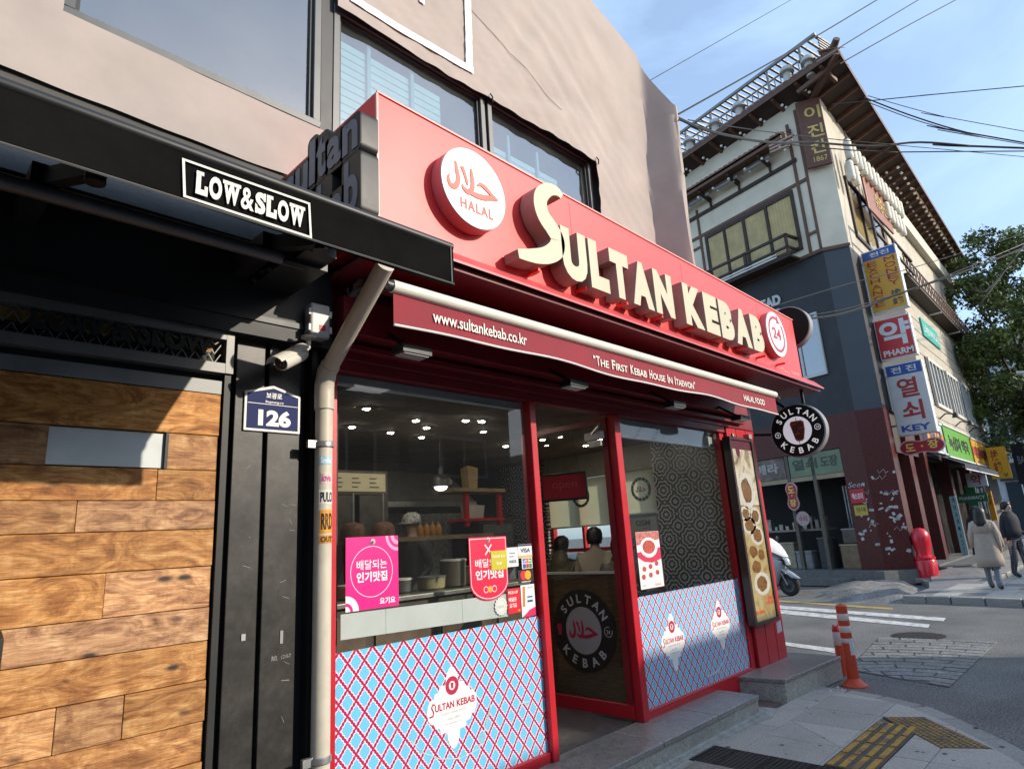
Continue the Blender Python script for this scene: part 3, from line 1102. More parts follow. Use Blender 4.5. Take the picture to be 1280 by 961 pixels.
# ================================================================== left shop: plank wall, black steel, transom
def wood_mat():
 m_ = bpy.data.materials.new('reclaimed_wood')
 m_.use_nodes = True
 n = m_.node_tree.nodes
 l = m_.node_tree.links
 bs = n['Principled BSDF']
 tc = n.new('ShaderNodeTexCoord')
 oi = n.new('ShaderNodeObjectInfo')
 ad = n.new('ShaderNodeVectorMath')
 ad.operation = 'ADD'
 sc = n.new('ShaderNodeVectorMath')
 sc.operation = 'SCALE'
 sc.inputs[0].default_value = (37.0, 11.0, 53.0)
 l.new(oi.outputs['Random'], sc.inputs['Scale'])
 l.new(tc.outputs['Object'], ad.inputs[0])
 l.new(sc.outputs[0], ad.inputs[1])
 def nz(scale, stretch, det=6, dist=0.0, rough=0.6):
  mp = n.new('ShaderNodeMapping')
  mp.inputs['Scale'].default_value = stretch
  l.new(ad.outputs[0], mp.inputs[0])
  t = n.new('ShaderNodeTexNoise')
  t.inputs['Scale'].default_value = scale
  t.inputs['Detail'].default_value = det
  t.inputs['Distortion'].default_value = dist
  t.inputs['Roughness'].default_value = rough
  l.new(mp.outputs[0], t.inputs['Vector'])
  return t.outputs['Fac']
 def ramp(f, els):
  r = n.new('ShaderNodeValToRGB')
  e = r.color_ramp.elements
  while len(e) < len(els):
   e.new(0.5)
  for q, (p, c) in zip(e, els):
   q.position = p
   q.color = (*c, 1)
  l.new(f, r.inputs[0])
  return r.outputs[0]
 def mix(a, c, f, t='MIX', cf=None):
  x = n.new('ShaderNodeMixRGB')
  x.blend_type = t
  if cf is not None:
   x.inputs[0].default_value = cf
  else:
   l.new(f, x.inputs[0])
  l.new(a, x.inputs[1])
  if isinstance(c, tuple):
   x.inputs[2].default_value = (*c, 1)
  else:
   l.new(c, x.inputs[2])
  return x.outputs[0]
 big = nz(4.2, (1.0, 1, 2.6), 6, 2.2, 0.65)
 base = ramp(big, [(0.26, (0.10, 0.038, 0.013)), (0.40, (0.30, 0.125, 0.042)), (0.54, (0.52, 0.26, 0.10)), (0.72, (0.74, 0.46, 0.22))])
 grain = nz(10, (1.0, 1, 14), 8, 0.6, 0.7)
 base = mix(base, ramp(grain, [(0.3, (0.38, 0.33, 0.30)), (0.55, (1, 1, 1)), (0.75, (1.2, 1.12, 1.0))]), None, 'MULTIPLY', 0.8)
 saw = nz(8, (9, 1, 0.6), 3, 0.4)
 base = mix(base, ramp(saw, [(0.34, (0.55, 0.5, 0.46)), (0.48, (1, 1, 1)), (0.7, (1.12, 1.08, 1.02))]), None, 'MULTIPLY', 0.22)
 mp = n.new('ShaderNodeMapping')
 mp.inputs['Scale'].default_value = (2.2, 1, 5.5)
 l.new(ad.outputs[0], mp.inputs[0])
 kn = n.new('ShaderNodeTexVoronoi')
 kn.inputs['Scale'].default_value = 1.5
 kn.inputs['Randomness'].default_value = 1.0
 l.new(mp.outputs[0], kn.inputs['Vector'])
 base = mix(base, (0.030, 0.018, 0.011), ramp(kn.outputs['Distance'], [(0.06, (1, 1, 1)), (0.14, (0, 0, 0))]))
 crack = nz(6, (0.8, 1, 26), 3, 1.2, 0.5)
 base = mix(base, (0.022, 0.013, 0.008), ramp(crack, [(0.24, (1, 1, 1)), (0.275, (0, 0, 0))]))
 hs = n.new('ShaderNodeHueSaturation')
 mr = n.new('ShaderNodeMapRange')
 mr.inputs[3].default_value = 0.82
 mr.inputs[4].default_value = 1.28
 l.new(oi.outputs['Random'], mr.inputs[0])
 l.new(mr.outputs[0], hs.inputs['Value'])
 wh = n.new('ShaderNodeTexWhiteNoise')
 wh.noise_dimensions = '1D'
 l.new(oi.outputs['Random'], wh.inputs['W'])
 m2 = n.new('ShaderNodeMapRange')
 m2.inputs[3].default_value = 0.92
 m2.inputs[4].default_value = 1.12
 l.new(wh.outputs['Value'], m2.inputs[0])
 l.new(m2.outputs[0], hs.inputs['Saturation'])
 l.new(base, hs.inputs['Color'])
 l.new(hs.outputs[0], bs.inputs['Base Color'])
 bs.inputs['Roughness'].default_value = 0.62
 bp = n.new('ShaderNodeBump')
 bp.inputs['Strength'].default_value = 0.5
 bp.inputs['Distance'].default_value = 0.004
 l.new(grain, bp.inputs['Height'])
 l.new(bp.outputs[0], bs.inputs['Normal'])
 return m_
wood = wood_mat()
pw = thing('plank_wall', (0.3, 0, 0), 'reclaimed wooden plank wall of the left-hand shop', 'wall')
b = MB()
b.box(-2.5, 1.19, 0.004, 0.10, 0, 2.62)
b.build('backing', pm('wall_black', (0.012, 0.012, 0.012), 0.7, var=0.2), pw)
XR = 1.185
rows = [2.397, 2.189, 2.019, 1.876, 1.744, 1.575, 1.392, 1.247, 1.081, 0.912, 0.751]
zz = rows[-1]
while zz > 0.05:
 zz -= 0.235
 rows.append(max(zz, 0.02))
cuts = [[], [], [0.923], [0.624], [], [0.753], [], [], [0.625, 0.859], [0.2], [0.5], [0.8], [0.3], [0.6]]
SLOT = (0.501, 0.958, rows[2] + 0.0, rows[1] - 0.0)
for i in range(len(rows) - 1):
 z1, z0 = rows[i], rows[i + 1]
 cs = [-2.5, -1.4 + 0.3 * (i % 3), -0.35 - 0.2 * (i % 2)] + (cuts[i] if i < len(cuts) else []) + [XR]
 if i == 1:
  cs = [-2.5, -1.2, SLOT[0]]
 for k in range(len(cs) - 1):
  b = MB()
  pr = random.uniform(-0.006, 0.004)
  b.box(cs[k] + 0.0012, cs[k + 1] - 0.0012, -0.024 + pr, 0.0, z0 + 0.0015, z1 - 0.0015)
  b.build('plank', wood, pw, bevel=0.0018, seg=1)
 if i == 1:
  b = MB()
  b.box(SLOT[1] + 0.0012, XR, -0.022, 0.0, z0 + 0.0015, z1 - 0.0015)
  b.build('plank', wood, pw, bevel=0.0018, seg=1)
mirror = pm('painted_sky_reflection', (0.60, 0.64, 0.64), 0.3, metal=0.0, var=0.06, scale=9)  # matte pale colour stands in for the sky mirrored in the pane
b = MB()
b.box(SLOT[0], SLOT[1] - 0.012, -0.012, -0.001, SLOT[2] + 0.006, SLOT[3] - 0.004)
b.build('mirror_slot', mirror, pw, label='narrow pale mirror pane let into the planks')
b = MB()
b.box(SLOT[1] - 0.012, SLOT[1], -0.03, -0.001, SLOT[2], SLOT[3])
b.build('slot_edge', pm('black_steel', (0.018, 0.018, 0.018), 0.45, metal=0.2, var=0.3, scale=8), pw)
b = MB()
b.box(-2.5, XR, -0.03, 0.0, rows[0] + 0.003, rows[0] + 0.07)
b.build('head_strip', pm('grey_strip', (0.22, 0.225, 0.22), 0.5, metal=0.3, var=0.15), pw)
bsteel = MATS['black_steel']
b = MB()
b.tube([(0.414, -0.03, 1.38), (0.414, -0.085, 1.36), (0.414, -0.085, 1.12), (0.414, -0.03, 1.10)], 0.014, 8)
b.build('pull_handle', bsteel, pw, smooth=True)

# black steel column between the two shops
colm = pm('column_steel', (0.036, 0.033, 0.029), 0.42, metal=0.15, var=0.45, scale=2.4, dirt=1.3, dirtcol=(0.008, 0.008, 0.008), dscale=2.6, bump=0.12, bscale=7, fine=0.2, fscale=40)
sc = thing('steel_column', (1.5, 0, 0), 'scuffed black steel column between the plank wall and the drainpipe', 'column')
xa, xb, xc, xd = 1.259, 1.412, 1.434, 1.615
b = MB()
b.box(XR + 0.005, 1.80, 0.03, 0.10, 0, 3.3)
b.build('backing', pm('wall_black2', (0.008, 0.008, 0.008), 0.6, var=0.1), sc)
for (p, q) in ((xa, xb), (xc, xd)):
 b = MB()
 b.box(p, q, -0.012, 0.03, 0, 2.86)
 b.build('panel', colm, sc, bevel=0.004, seg=2)
b = MB()
b.box(xd + 0.05, xd + 0.085, -0.04, 0.03, 0, 3.2)
b.build('edge_angle', bsteel, sc)
b = MB()
b.box(xb + 0.12, xb + 0.135, -0.0165, -0.012, 1.18, 1.24)
b.box(xa + 0.08, xa + 0.10, -0.0175, -0.012, 1.22, 1.25)
b.build('tape_scrap', pm('grey_tape', (0.35, 0.35, 0.34), 0.7, var=0.2), sc)
scr = pm('scratch_mark', (0.33, 0.32, 0.30), 0.8, var=0.2)
b = MB()
fc = front(-0.0125)
random.seed(3)
for (px_, pz_, w_, s_) in ((1.493, 1.105, 0.03, 'R0.'), (1.542, 1.104, 0.05, '(2/67')):
 put_text(b, s_, fc, px_, pz_, w_, 0.022, 0, 0.0008)
b.ribbon([(1.545, 1.009), (1.586, 1.005)], 0.003, fc, 0, 0.0008)
for k in range(16):
 u = random.choice((random.uniform(xa + .02, xb - .04), random.uniform(xc + .02, xd - .04)))
 v = random.uniform(0.3, 2.3)
 b.ribbon([(u, v), (u + random.uniform(-.03, .04), v + random.uniform(-.03, .03))], 0.0016, fc, 0, 0.0008)
b.build('scratches', scr, sc)

# steel frame and transom light box over the planks
frm = pm('raw_steel', (0.20, 0.198, 0.19), 0.5, metal=0.4, var=0.25, scale=5, dirt=0.4, dirtcol=(0.07, 0.065, 0.06))
tr = thing('transom_light_box', (0.2, 0, 2.4), 'dark wire-mesh transom box with black letters above the plank wall', 'sign')
zt0, zt1 = 2.504, 2.700
xf0, xf1 = 1.188, 1.226
b = MB()
b.box(xf0, xf1, -0.06, 0.02, zt0 - 0.0, zt1 + 0.02)
b.box(-2.5, xf0, -0.058, 0.02, zt0, zt0 + 0.05)
b.box(-2.5, xf0, -0.058, 0.02, zt1 - 0.02, zt1 + 0.02)
b.build('frame', frm, tr)
b = MB()
b.box(xf0 + 0.004, xf1 - 0.004, -0.045, 0.02, 0.0, zt0 - 0.003)
b.build('door_jamb', pm('jamb_black', (0.022, 0.022, 0.021), 0.5, metal=0.2, var=0.25, scale=5), sc)
b = MB()
b.box(-2.5, xf0, 0.015, 0.02, zt0 + 0.05, zt1 - 0.02)
b.build('amber_backing', pm('amber_backing', (0.35, 0.19, 0.03), 0.6, var=0.5, scale=14), tr)
b = MB()
fm = front(-0.03)
cell = 0.06
x = -0.9
while x < xf0:
 for row in range(6):
  z0 = zt0 + 0.05 + row * 0.05
  if z0 > zt1 - 0.03:
   break
  z1 = min(z0 + 0.05, zt1 - 0.02)
  s = 1 if row % 2 else -1
  b.bar((x, -0.03, z0), (x + s * cell / 2, -0.03, z1), 0.004, 0.004, up=(0, 1, 0))
  b.bar((x, -0.03, z0), (x - s * cell / 2, -0.03, z1), 0.004, 0.004, up=(0, 1, 0))
 x += cell
b.build('expanded_mesh', frm, tr)
b = MB()
put_text(b, 'LOW & SLOW', front(-0.02), 0.388, zt0 + 0.085, 1.128 - 0.388, 0.115, 0.0, 0.02, bold=0.045)
b.build('lettering', pm('letter_black', (0.014, 0.014, 0.013), 0.6, var=0.1), tr)
b = MB()
b.box(-2.5, 1.76, -0.09, 0.0, zt1 + 0.02, 3.25)
b.build('fascia_board', pm('black_fascia', (0.016, 0.016, 0.017), 0.55, var=0.3, scale=3), bl)
b = MB()
b.box(-2.5, 1.76, -0.10, 0.0, zt1 + 0.10, zt1 + 0.13)
b.build('fascia_trim', bsteel, bl)

# ---- black awning with its sign
YA = -1.38
aw = thing('black_awning', (-0.5, -0.7, 2.6), 'black fabric awning with a white framed sign over the plank wall', 'awning')
canv = pm('black_canvas', (0.0095, 0.0093, 0.0088), 0.72, var=0.25, scale=5, bump=0.25, bscale=350, dirt=0.25, dirtcol=(0.018, 0.017, 0.015), dscale=2, spec=0.0)
ax1 = 1.580
azb, azt = 2.625, 2.810
b = MB()
N = 70
vs, fs = [], []
for i in range(N + 1):
 x = -3.2 + (ax1 + 3.2) * i / N
 for j, t in enumerate((0, 0.33, 0.66, 1.0)):
  z = azb + (azt - azb) * t
  z += (1 - t) * (0.006 * math.sin(x * 3.1) + 0.004 * noise.noise(Vector((x * 2, 0, 0))))
  y = YA + 0.003 * (1 - t) * math.sin(x * 2.3 + t) + 0.002 * noise.noise(Vector((x * 4, z * 4, 2)))
  vs.append((x, y, z))
nb = len(vs)
vs += [(x_, y_ + 0.004, z_) for x_, y_, z_ in vs]
for i in range(N):
 for j in range(3):
  fs.append((i * 4 + j, (i + 1) * 4 + j, (i + 1) * 4 + j + 1, i * 4 + j + 1))
  fs.append((nb + i * 4 + j, nb + i * 4 + j + 1, nb + (i + 1) * 4 + j + 1, nb + (i + 1) * 4 + j))
for i in range(N):
 fs.append((i * 4, nb + i * 4, nb + (i + 1) * 4, (i + 1) * 4))
fs.append((N * 4, N * 4 + 1, nb + N * 4 + 1, nb + N * 4))
fs.append((N * 4 + 1, N * 4 + 2, nb + N * 4 + 2, nb + N * 4 + 1))
fs.append((N * 4 + 2, N * 4 + 3, nb + N * 4 + 3, nb + N * 4 + 2))
b.add(vs, fs)
val = b.build('valance', canv, aw, smooth=True)
b = MB()
b.tube([(-3.2, YA - 0.006, azb + 0.004), (-1.0, YA - 0.002, azb + 0.003), (ax1 - 0.005, YA - 0.005, azb + 0.004)], 0.004, 5)
b.build('hem_stitch', pm('grey_hem', (0.10, 0.098, 0.09), 0.8, var=0.2), val)
b = MB()
b.box(ax1 - 0.018, ax1 - 0.012, YA - 0.006, YA - 0.003, azb + 0.01, azt - 0.005)
b.build('end_seam', MATS['grey_hem'], val)
b = MB()
b.tube([(-3.2, YA + 0.012, azt - 0.012), (ax1, YA + 0.012, azt - 0.012)], 0.02, 12)
b.build('front_rail', bsteel, aw, smooth=True)
b = MB()
zc = azt - 0.004
b.add([(-3.2, YA + 0.02, zc), (ax1, YA + 0.02, zc), (ax1, -0.06, 3.52), (-3.2, -0.06, 3.52), (-3.2, YA + 0.02, zc - 0.006), (ax1, YA + 0.02, zc - 0.006), (ax1, -0.06, 3.514), (-3.2, -0.06, 3.514)], [(0, 1, 2, 3), (7, 6, 5, 4), (0, 4, 5, 1), (1, 5, 6, 2), (2, 6, 7, 3), (3, 7, 4, 0)])
b.build('canopy', canv, aw)
b = MB()
p0, p1 = Vector((0.319, -0.450, 3.004)), Vector((1.397, -0.450, 3.012))
b.tube([p0 - (p1 - p0).normalized() * 2.2, p1], 0.033, 12)
b.build('roller_tube', pm('grey_tube', (0.13, 0.13, 0.13), 0.4, metal=0.4, var=0.1), aw, smooth=True)
for (xw) in (-1.6, 0.32, 1.22):
 b = MB()
 el = (xw + 0.12, -0.72, 3.02)
 b.bar((xw, -0.40, 3.08), el, 0.05, 0.07)
 b.bar(el, (xw - 0.02, YA + 0.06, azt - 0.0), 0.045, 0.06)
 b.tube([(el[0], el[1], el[2] - 0.06), (el[0], el[1], el[2] + 0.06)], 0.035, 10)
 b.box(xw - 0.04, xw + 0.04, -0.46, -0.09, 3.02, 3.12)
 b.build('folding_arm', bsteel, aw)
b = MB()
b.box(ax1 - 0.30, ax1 - 0.08, -0.5, -0.09, 2.98, 3.14)
b.box(ax1 - 0.26, ax1 - 0.10, -0.62, -0.5, 3.0, 3.1)
for k in range(4):
 b.sphere((ax1 - 0.30, -0.15 - k * 0.09, 3.0 + 0.02 * (k % 2)), 0.02, 8, 5)
b.build('gear_bracket', bsteel, aw)
# sign on the valance: white outline and slab letters
cream = pm('cream_print', (0.76, 0.72, 0.63), 0.7, var=0.06, scale=9)
b = MB()
fv_ = front(YA - 0.0055)
TL, TR, BR, BL = (0.530, 2.762), (0.940, 2.763), (0.949, 2.632), (0.541, 2.637)
def frame_rect(b, TL, TR, BR, BL, t, fr, d):
 P = [Vector(p) for p in (BL, BR, TR, TL)]
 c = sum(P, Vector((0, 0))) / 4
 I = []
 for i, p in enumerate(P):
  e1 = (P[(i + 1) % 4] - p).normalized()
  e2 = (P[i - 1] - p).normalized()
  I.append(p + (e1 + e2) * t)
 vs = [fr.p(p.x, p.y, d) for p in P] + [fr.p(p.x, p.y, d) for p in I]
 b.add(vs, [(i, (i + 1) % 4, 4 + (i + 1) % 4, 4 + i) for i in range(4)])
frame_rect(b, TL, TR, BR, BL, 0.0075, fv_, 0)
sg_ = b.build('sign_outline', cream, val)
b = MB()
W0, W1 = (BL[0] + 0.032, BR[0] - 0.030)
zb = (BL[1] + BR[1]) / 2
zt = (TL[1] + TR[1]) / 2
hgt = (zt - zb) * 0.60
z0 = zb + (zt - zb) * 0.2
slabl = 'LOW&SLOW'
wid = [0.9, 1.0, 1.35, 1.1, 0.88, 0.9, 1.0, 1.35]
tot = sum(wid) + 0.10 * 7
k = (W1 - W0) / tot
x = W0
for ch, w in zip(slabl, wid):
 put_text(b, ch, fv_, x, z0, w * k, hgt, 0, 0.001, bold=0.02 if ch == '&' else 0.055)
 sh = hgt * 0.16
 if ch == 'L':
  for (a0, a1, zz0, zz1) in ((-0.02, 0.62, hgt - sh, hgt), (-0.02, 1.0, 0, sh), (0.72, 1.0, sh, hgt * 0.42)):
   b.prism([(x + a0 * w * k, z0 + zz0), (x + a1 * w * k, z0 + zz0), (x + a1 * w * k, z0 + zz1), (x + a0 * w * k, z0 + zz1)], fv_, 0.0012, 0.002)
 if ch == 'W':
  for (a0, a1) in ((-0.04, 0.34), (0.36, 0.64), (0.66, 1.04)):
   b.prism([(x + a0 * w * k, z0 + hgt - sh), (x + a1 * w * k, z0 + hgt - sh), (x + a1 * w * k, z0 + hgt), (x + a0 * w * k, z0 + hgt)], fv_, 0.0012, 0.002)
 if ch == 'S':
  b.prism([(x + 0.8 * w * k, z0 + hgt * 0.62), (x + w * k, z0 + hgt * 0.62), (x + w * k, z0 + hgt), (x + 0.8 * w * k, z0 + hgt)], fv_, 0.0012, 0.002)
  b.prism([(x, z0), (x + 0.2 * w * k, z0), (x + 0.2 * w * k, z0 + hgt * 0.38), (x, z0 + hgt * 0.38)], fv_, 0.0012, 0.002)
 x += (w + 0.10) * k
b.build('lettering', cream, sg_)

# ================================================================== kebab shop front
red = pm('shop_red', (0.50, 0.012, 0.022), 0.38, var=0.10, scale=6, spec=0.5, dirt=0.25, dirtcol=(0.22, 0.01, 0.014), dscale=3)
dred = pm('shop_dark_red', (0.22, 0.010, 0.018), 0.45, var=0.2, scale=4, dirt=0.3, dirtcol=(0.07, 0.008, 0.01))
signred = pm('sign_red', (0.80, 0.050, 0.045), 0.42, var=0.05, scale=1.2, dirt=0.25, dirtcol=(0.66, 0.06, 0.04), dscale=1.1)
pane_m = glass_mat('shop_glass', (0.93, 0.95, 0.94), 1.5, haze=0.012)
sf = thing('storefront', (4.4, 0, 0), 'red framed glass shop front of the kebab shop', 'shop front')
YM = -0.05
XL0, XL1 = 1.772, 1.821
M1a, M1b = 3.30, 3.365
M1a, M1b = 3.432, 3.495
M2a, M2b = 4.504, 4.591
XRa, XRb = 6.50, 6.60
ZS0, ZH = 0.225, 2.62
def post(x0, x1, y0, y1, z0, z1, m_=red, nm='post'):
 b = MB()
 b.box(x0, x1, y0, y1, z0, z1)
 return b.build(nm, m_, sf, bevel=0.004, seg=1)
post(XL0, XL1, YM, 0.06, 0.0, ZH + 0.05)
post(M1a, M1b, YM, 0.03, 0.165, ZH)
post(M2a, M2b, YM, 0.03, 0.165, ZH)
post(XRa, XRb, YM + 0.03, 0.06, 0.0, ZH)
post(XL1, M1a, YM + 0.02, 0.05, 0.0, ZS0, nm='sill')
post(M2b, XRa, YM + 0.02, 0.05, 0.0, ZS0, nm='sill')
post(XL0, XRb, YM + 0.01, 0.05, ZH, ZH + 0.07, dred, 'head_rail')
post(XL0, 7.32, -0.05, 0.05, ZH + 0.07, 3.32, dred, 'fascia_board')
post(XL0, 6.9, -0.20, -0.05, 2.80, 3.02, dred, 'shutter_box')
post(XL0, 6.98, -0.11, -0.05, 2.735, 2.775, dred, 'moulding')
def pane(x0, x1, z0, z1, y=0.0):
 b = MB()
 b.box(x0, x1, y, y + 0.008, z0, z1)
 return b.build('pane', pane_m, sf)
pL = pane(XL1, M1a, ZS0, ZH)
pR = pane(M2b, XRa, ZS0, ZH)

def lattice_mat():
 """printed vinyl: blue scalloped diamonds with white edges in a crimson lattice"""
 m_ = bpy.data.materials.new('lattice_vinyl')
 m_.use_nodes = True
 n = m_.node_tree.nodes
 l = m_.node_tree.links
 bs = n['Principled BSDF']
 bs.inputs['Roughness'].default_value = 0.25
 tc = n.new('ShaderNodeTexCoord')
 sp = n.new('ShaderNodeSeparateXYZ')
 l.new(tc.outputs['Object'], sp.inputs[0])
 def ma(op, a, c=None, d=None):
  x = n.new('ShaderNodeMath')
  x.operation = op
  for i, q in enumerate((a, c, d)):
   if q is None:
    continue
   if isinstance(q, (int, float)):
    x.inputs[i].default_value = q
   else:
    l.new(q, x.inputs[i])
  return x.outputs[0]
 PX, PZ = 0.1035, 0.128
 u = ma('DIVIDE', sp.outputs['X'], PX)
 v = ma('DIVIDE', sp.outputs['Z'], PZ)
 a = ma('ADD', u, v)
 c = ma('SUBTRACT', u, v)
 da = ma('ABSOLUTE', ma('SUBTRACT', ma('FRACT', a), 0.5))     # 0 at cell middle, .5 on line
 dc = ma('ABSOLUTE', ma('SUBTRACT', ma('FRACT', c), 0.5))
 sa = ma('MULTIPLY', ma('COSINE', ma('MULTIPLY', c, 2 * math.pi * 4)), 0.022)
 sb = ma('MULTIPLY', ma('COSINE', ma('MULTIPLY', a, 2 * math.pi * 4)), 0.022)
 d = ma('MAXIMUM', ma('ADD', da, sa), ma('ADD', dc, sb))
 line = ma('GREATER_THAN', d, 0.41)
 white = ma('GREATER_THAN', d, 0.345)
 m1 = n.new('ShaderNodeMixRGB')
 m1.inputs[1].default_value = (*lin('#70bfe0'), 1)
 m1.inputs[2].default_value = (0.74, 0.74, 0.77, 1)
 l.new(white, m1.inputs[0])
 m2 = n.new('ShaderNodeMixRGB')
 m2.inputs[2].default_value = (*lin('#b52558'), 1)
 l.new(line, m2.inputs[0])
 l.new(m1.outputs[0], m2.inputs[1])
 # scuffs
 no = n.new('ShaderNodeTexNoise')
 no.inputs['Scale'].default_value = 2.6
 no.inputs['Detail'].default_value = 10
 no.inputs['Roughness'].default_value = 0.75
 l.new(tc.outputs['Object'], no.inputs['Vector'])
 mr = n.new('ShaderNodeMapRange')
 mr.inputs[1].default_value = 0.6
 mr.inputs[2].default_value = 0.75
 mr.inputs[3].default_value = 0
 mr.inputs[4].default_value = 0.35
 l.new(no.outputs['Fac'], mr.inputs[0])
 m3 = n.new('ShaderNodeMixRGB')
 m3.inputs[2].default_value = (0.30, 0.33, 0.36, 1)
 l.new(mr.outputs[0], m3.inputs[0])
 l.new(m2.outputs[0], m3.inputs[1])
 l.new(m3.outputs[0], bs.inputs['Base Color'])
 return m_
lat = lattice_mat()
PT = 1.083
b = MB()
b.box(XL1, M1a, -0.004, -0.0005, ZS0, PT)
vL = b.build('patterned_film', lat, pL)
b = MB()
b.box(M2b, XRa, -0.004, -0.0005, ZS0, PT)
vR = b.build('patterned_film', lat, pR)
# torn tape traces on the film
tear = pm('torn_film', (0.42, 0.55, 0.56), 0.5, var=0.3, scale=30)
def trace(pts, w, par):
 b = MB()
 b.ribbon([(p[0], p[1]) for p in pts], w, front(-0.0045), 0, 0.0006)
 b.build('tear_mark', tear, par)
trace([(2.316, 0.558), (2.396, 0.477), (2.520, 0.413), (2.670, 0.379), (2.817, 0.394)], 0.006, vL)
trace([(2.817, 0.394), (2.877, 0.491), (2.933, 0.615)], 0.012, vL)
trace([(3.167, 0.567), (3.273, 0.565)], 0.008, vL)
trace([(5.636, 0.295), (5.839, 0.307), (6.008, 0.392), (6.077, 0.453)], 0.012, vR)

emb_m = pm('emblem_white', (0.80, 0.78, 0.74), 0.5, var=0.04)
crim = pm('print_crimson', lin('#b01846'), 0.5, var=0.05)
grey_print = pm('print_grey', (0.38, 0.36, 0.36), 0.6, var=0.05)
def emblem(T, Bm, Lp, Rp, par):
 cx = (T[0] + Bm[0]) / 2
 cz = (T[1] + Bm[1]) / 2
 hh = (T[1] - Bm[1]) / 2
 hw = (Rp[0] - Lp[0]) / 2
 q = [(0, 1), (0.10, 0.95), (0.19, 0.84), (0.245, 0.70), (0.25, 0.57), (0.50, 0.56), (0.53, 0.43), (0.70, 0.41), (0.74, 0.30), (0.86, 0.28), (0.97, 0.17), (1.0, 0.03)]
 half = q + [(x, -z) for x, z in q[::-1]]
 poly = half + [(-x, z) for x, z in half[::-1][1:-1]]
 f_e = front(-0.005)
 b = MB()
 b.prism([(cx + x * hw, cz + z * hh) for x, z in poly], f_e, 0, 0.0006)
 e = b.build('emblem', emb_m, par)
 b = MB()
 ringmesh(b, f_e, cx, cz + 0.52 * hh, 0.13 * hw, 0.27 * hw, 0.0012, 24)
 put_text(b, 'KEBAB', f_e, cx - 0.88 * hw + 1.04 * hw, cz - 0.02 * hh, 0.76 * hw, 0.17 * hh, 0.0006, 0.0012, bold=0.03)
 put_text(b, 'ULTAN', f_e, cx - 0.70 * hw, cz - 0.02 * hh, 0.76 * hw, 0.17 * hh, 0.0006, 0.0012, bold=0.03)
 s0 = cx - 0.92 * hw
 b.ribbon([(s0 + 0.22 * hw, cz + 0.16 * hh), (s0 + 0.14 * hw, cz + 0.18 * hh), (s0 + 0.09 * hw, cz + 0.11 * hh), (s0 + 0.16 * hw, cz + 0.0 * hh), (s0 + 0.14 * hw, cz - 0.09 * hh), (s0, cz - 0.10 * hh)], 0.05 * hw, f_e, 0.0006, 0.0012)
 b.prism([(cx - 0.06 * hw, cz + 0.59 * hh), (cx + 0.06 * hw, cz + 0.59 * hh), (cx + 0.04 * hw, cz + 0.45 * hh), (cx - 0.04 * hw, cz + 0.45 * hh)], f_e, 0.0006, 0.0012)
 b.build('emblem_lettering', crim, e)
 b = MB()
 put_text(b, 'Turkish Kebab House', f_e, cx - 0.5 * hw, cz - 0.14 * hh, 1.05 * hw, 0.05 * hh, 0.0006, 0.0012)
 put_text(b, 'Since 2007', f_e, cx - 0.22 * hw, cz - 0.29 * hh, 0.5 * hw, 0.06 * hh, 0.0006, 0.0012, shear=0.2)
 put_text(b, 'www.sultankebab.co.kr', f_e, cx - 0.36 * hw, cz - 0.39 * hh, 0.72 * hw, 0.035 * hh, 0.0006, 0.0012)
 b.build('emblem_small_print', grey_print, e)
emblem((2.621, 0.893), (2.627, 0.441), (2.437, 0.662), (2.820, 0.639), vL)
emblem((5.125, 0.903), (5.122, 0.431), (4.928, 0.687), (5.303, 0.652), vR)
emblem((5.993, 0.920), (6.006, 0.464), (5.812, 0.707), (6.189, 0.681), vR)

# roller blinds high in the windows and the frosted strip
blind_m = pm('blind_grey', (0.42, 0.46, 0.45), 0.7, var=0.08)
def rblind(x0, x1, zb, nm):
 t = thing('roller_blind', ((x0 + x1) / 2, 0.06, zb), nm, 'blind', 'rolled-up shop window blinds')
 b = MB()
 n = 24
 vs, fs = [], []
 for i in range(n + 1):
  x = x0 + (x1 - x0) * i / n
  for z in (zb + 0.02, (zb + ZH) / 2, ZH):
   vs.append((x, 0.05 + 0.006 * math.sin(x * 5), z))
 for i in range(n):
  for j in range(2):
   fs.append((i * 3 + j, (i + 1) * 3 + j, (i + 1) * 3 + j + 1, i * 3 + j + 1))
 b.add(vs, fs)
 b.build('fabric', blind_m, t, smooth=True)
 b = MB()
 b.tube([(x0, 0.05, zb + 0.012), (x1, 0.05, zb + 0.012)], 0.012, 8)
 b.build('bottom_bar', pm('white_plastic', (0.72, 0.72, 0.69), 0.45, var=0.06), t)
rblind(XL1 + 0.02, M1a - 0.02, 2.554, 'rolled-up grey blind at the top of the wide left window')
rblind(M2b + 0.02, XRa - 0.02, 2.441, 'rolled-up grey blind at the top of the right-hand window')
WP = MATS['white_plastic']
frost = pm('frosted_strip', (0.40, 0.44, 0.41), 0.5, var=0.06, scale=5)
for (p, q) in ((1.875, 2.16), (2.162, 2.73), (2.732, 3.13)):
 b = MB()
 def zt_(x):
  return 1.275 + (1.259 - 1.275) * (x - 1.87) / 1.26
 def zb_(x):
  return 1.146 + (1.116 - 1.146) * (x - 1.87) / 1.26
 b.prism([(p, zb_(p)), (q, zb_(q)), (q, zt_(q)), (p, zt_(p))], front(-0.0015), 0, 0.001)
 b.build('frosted_film', frost, pL)

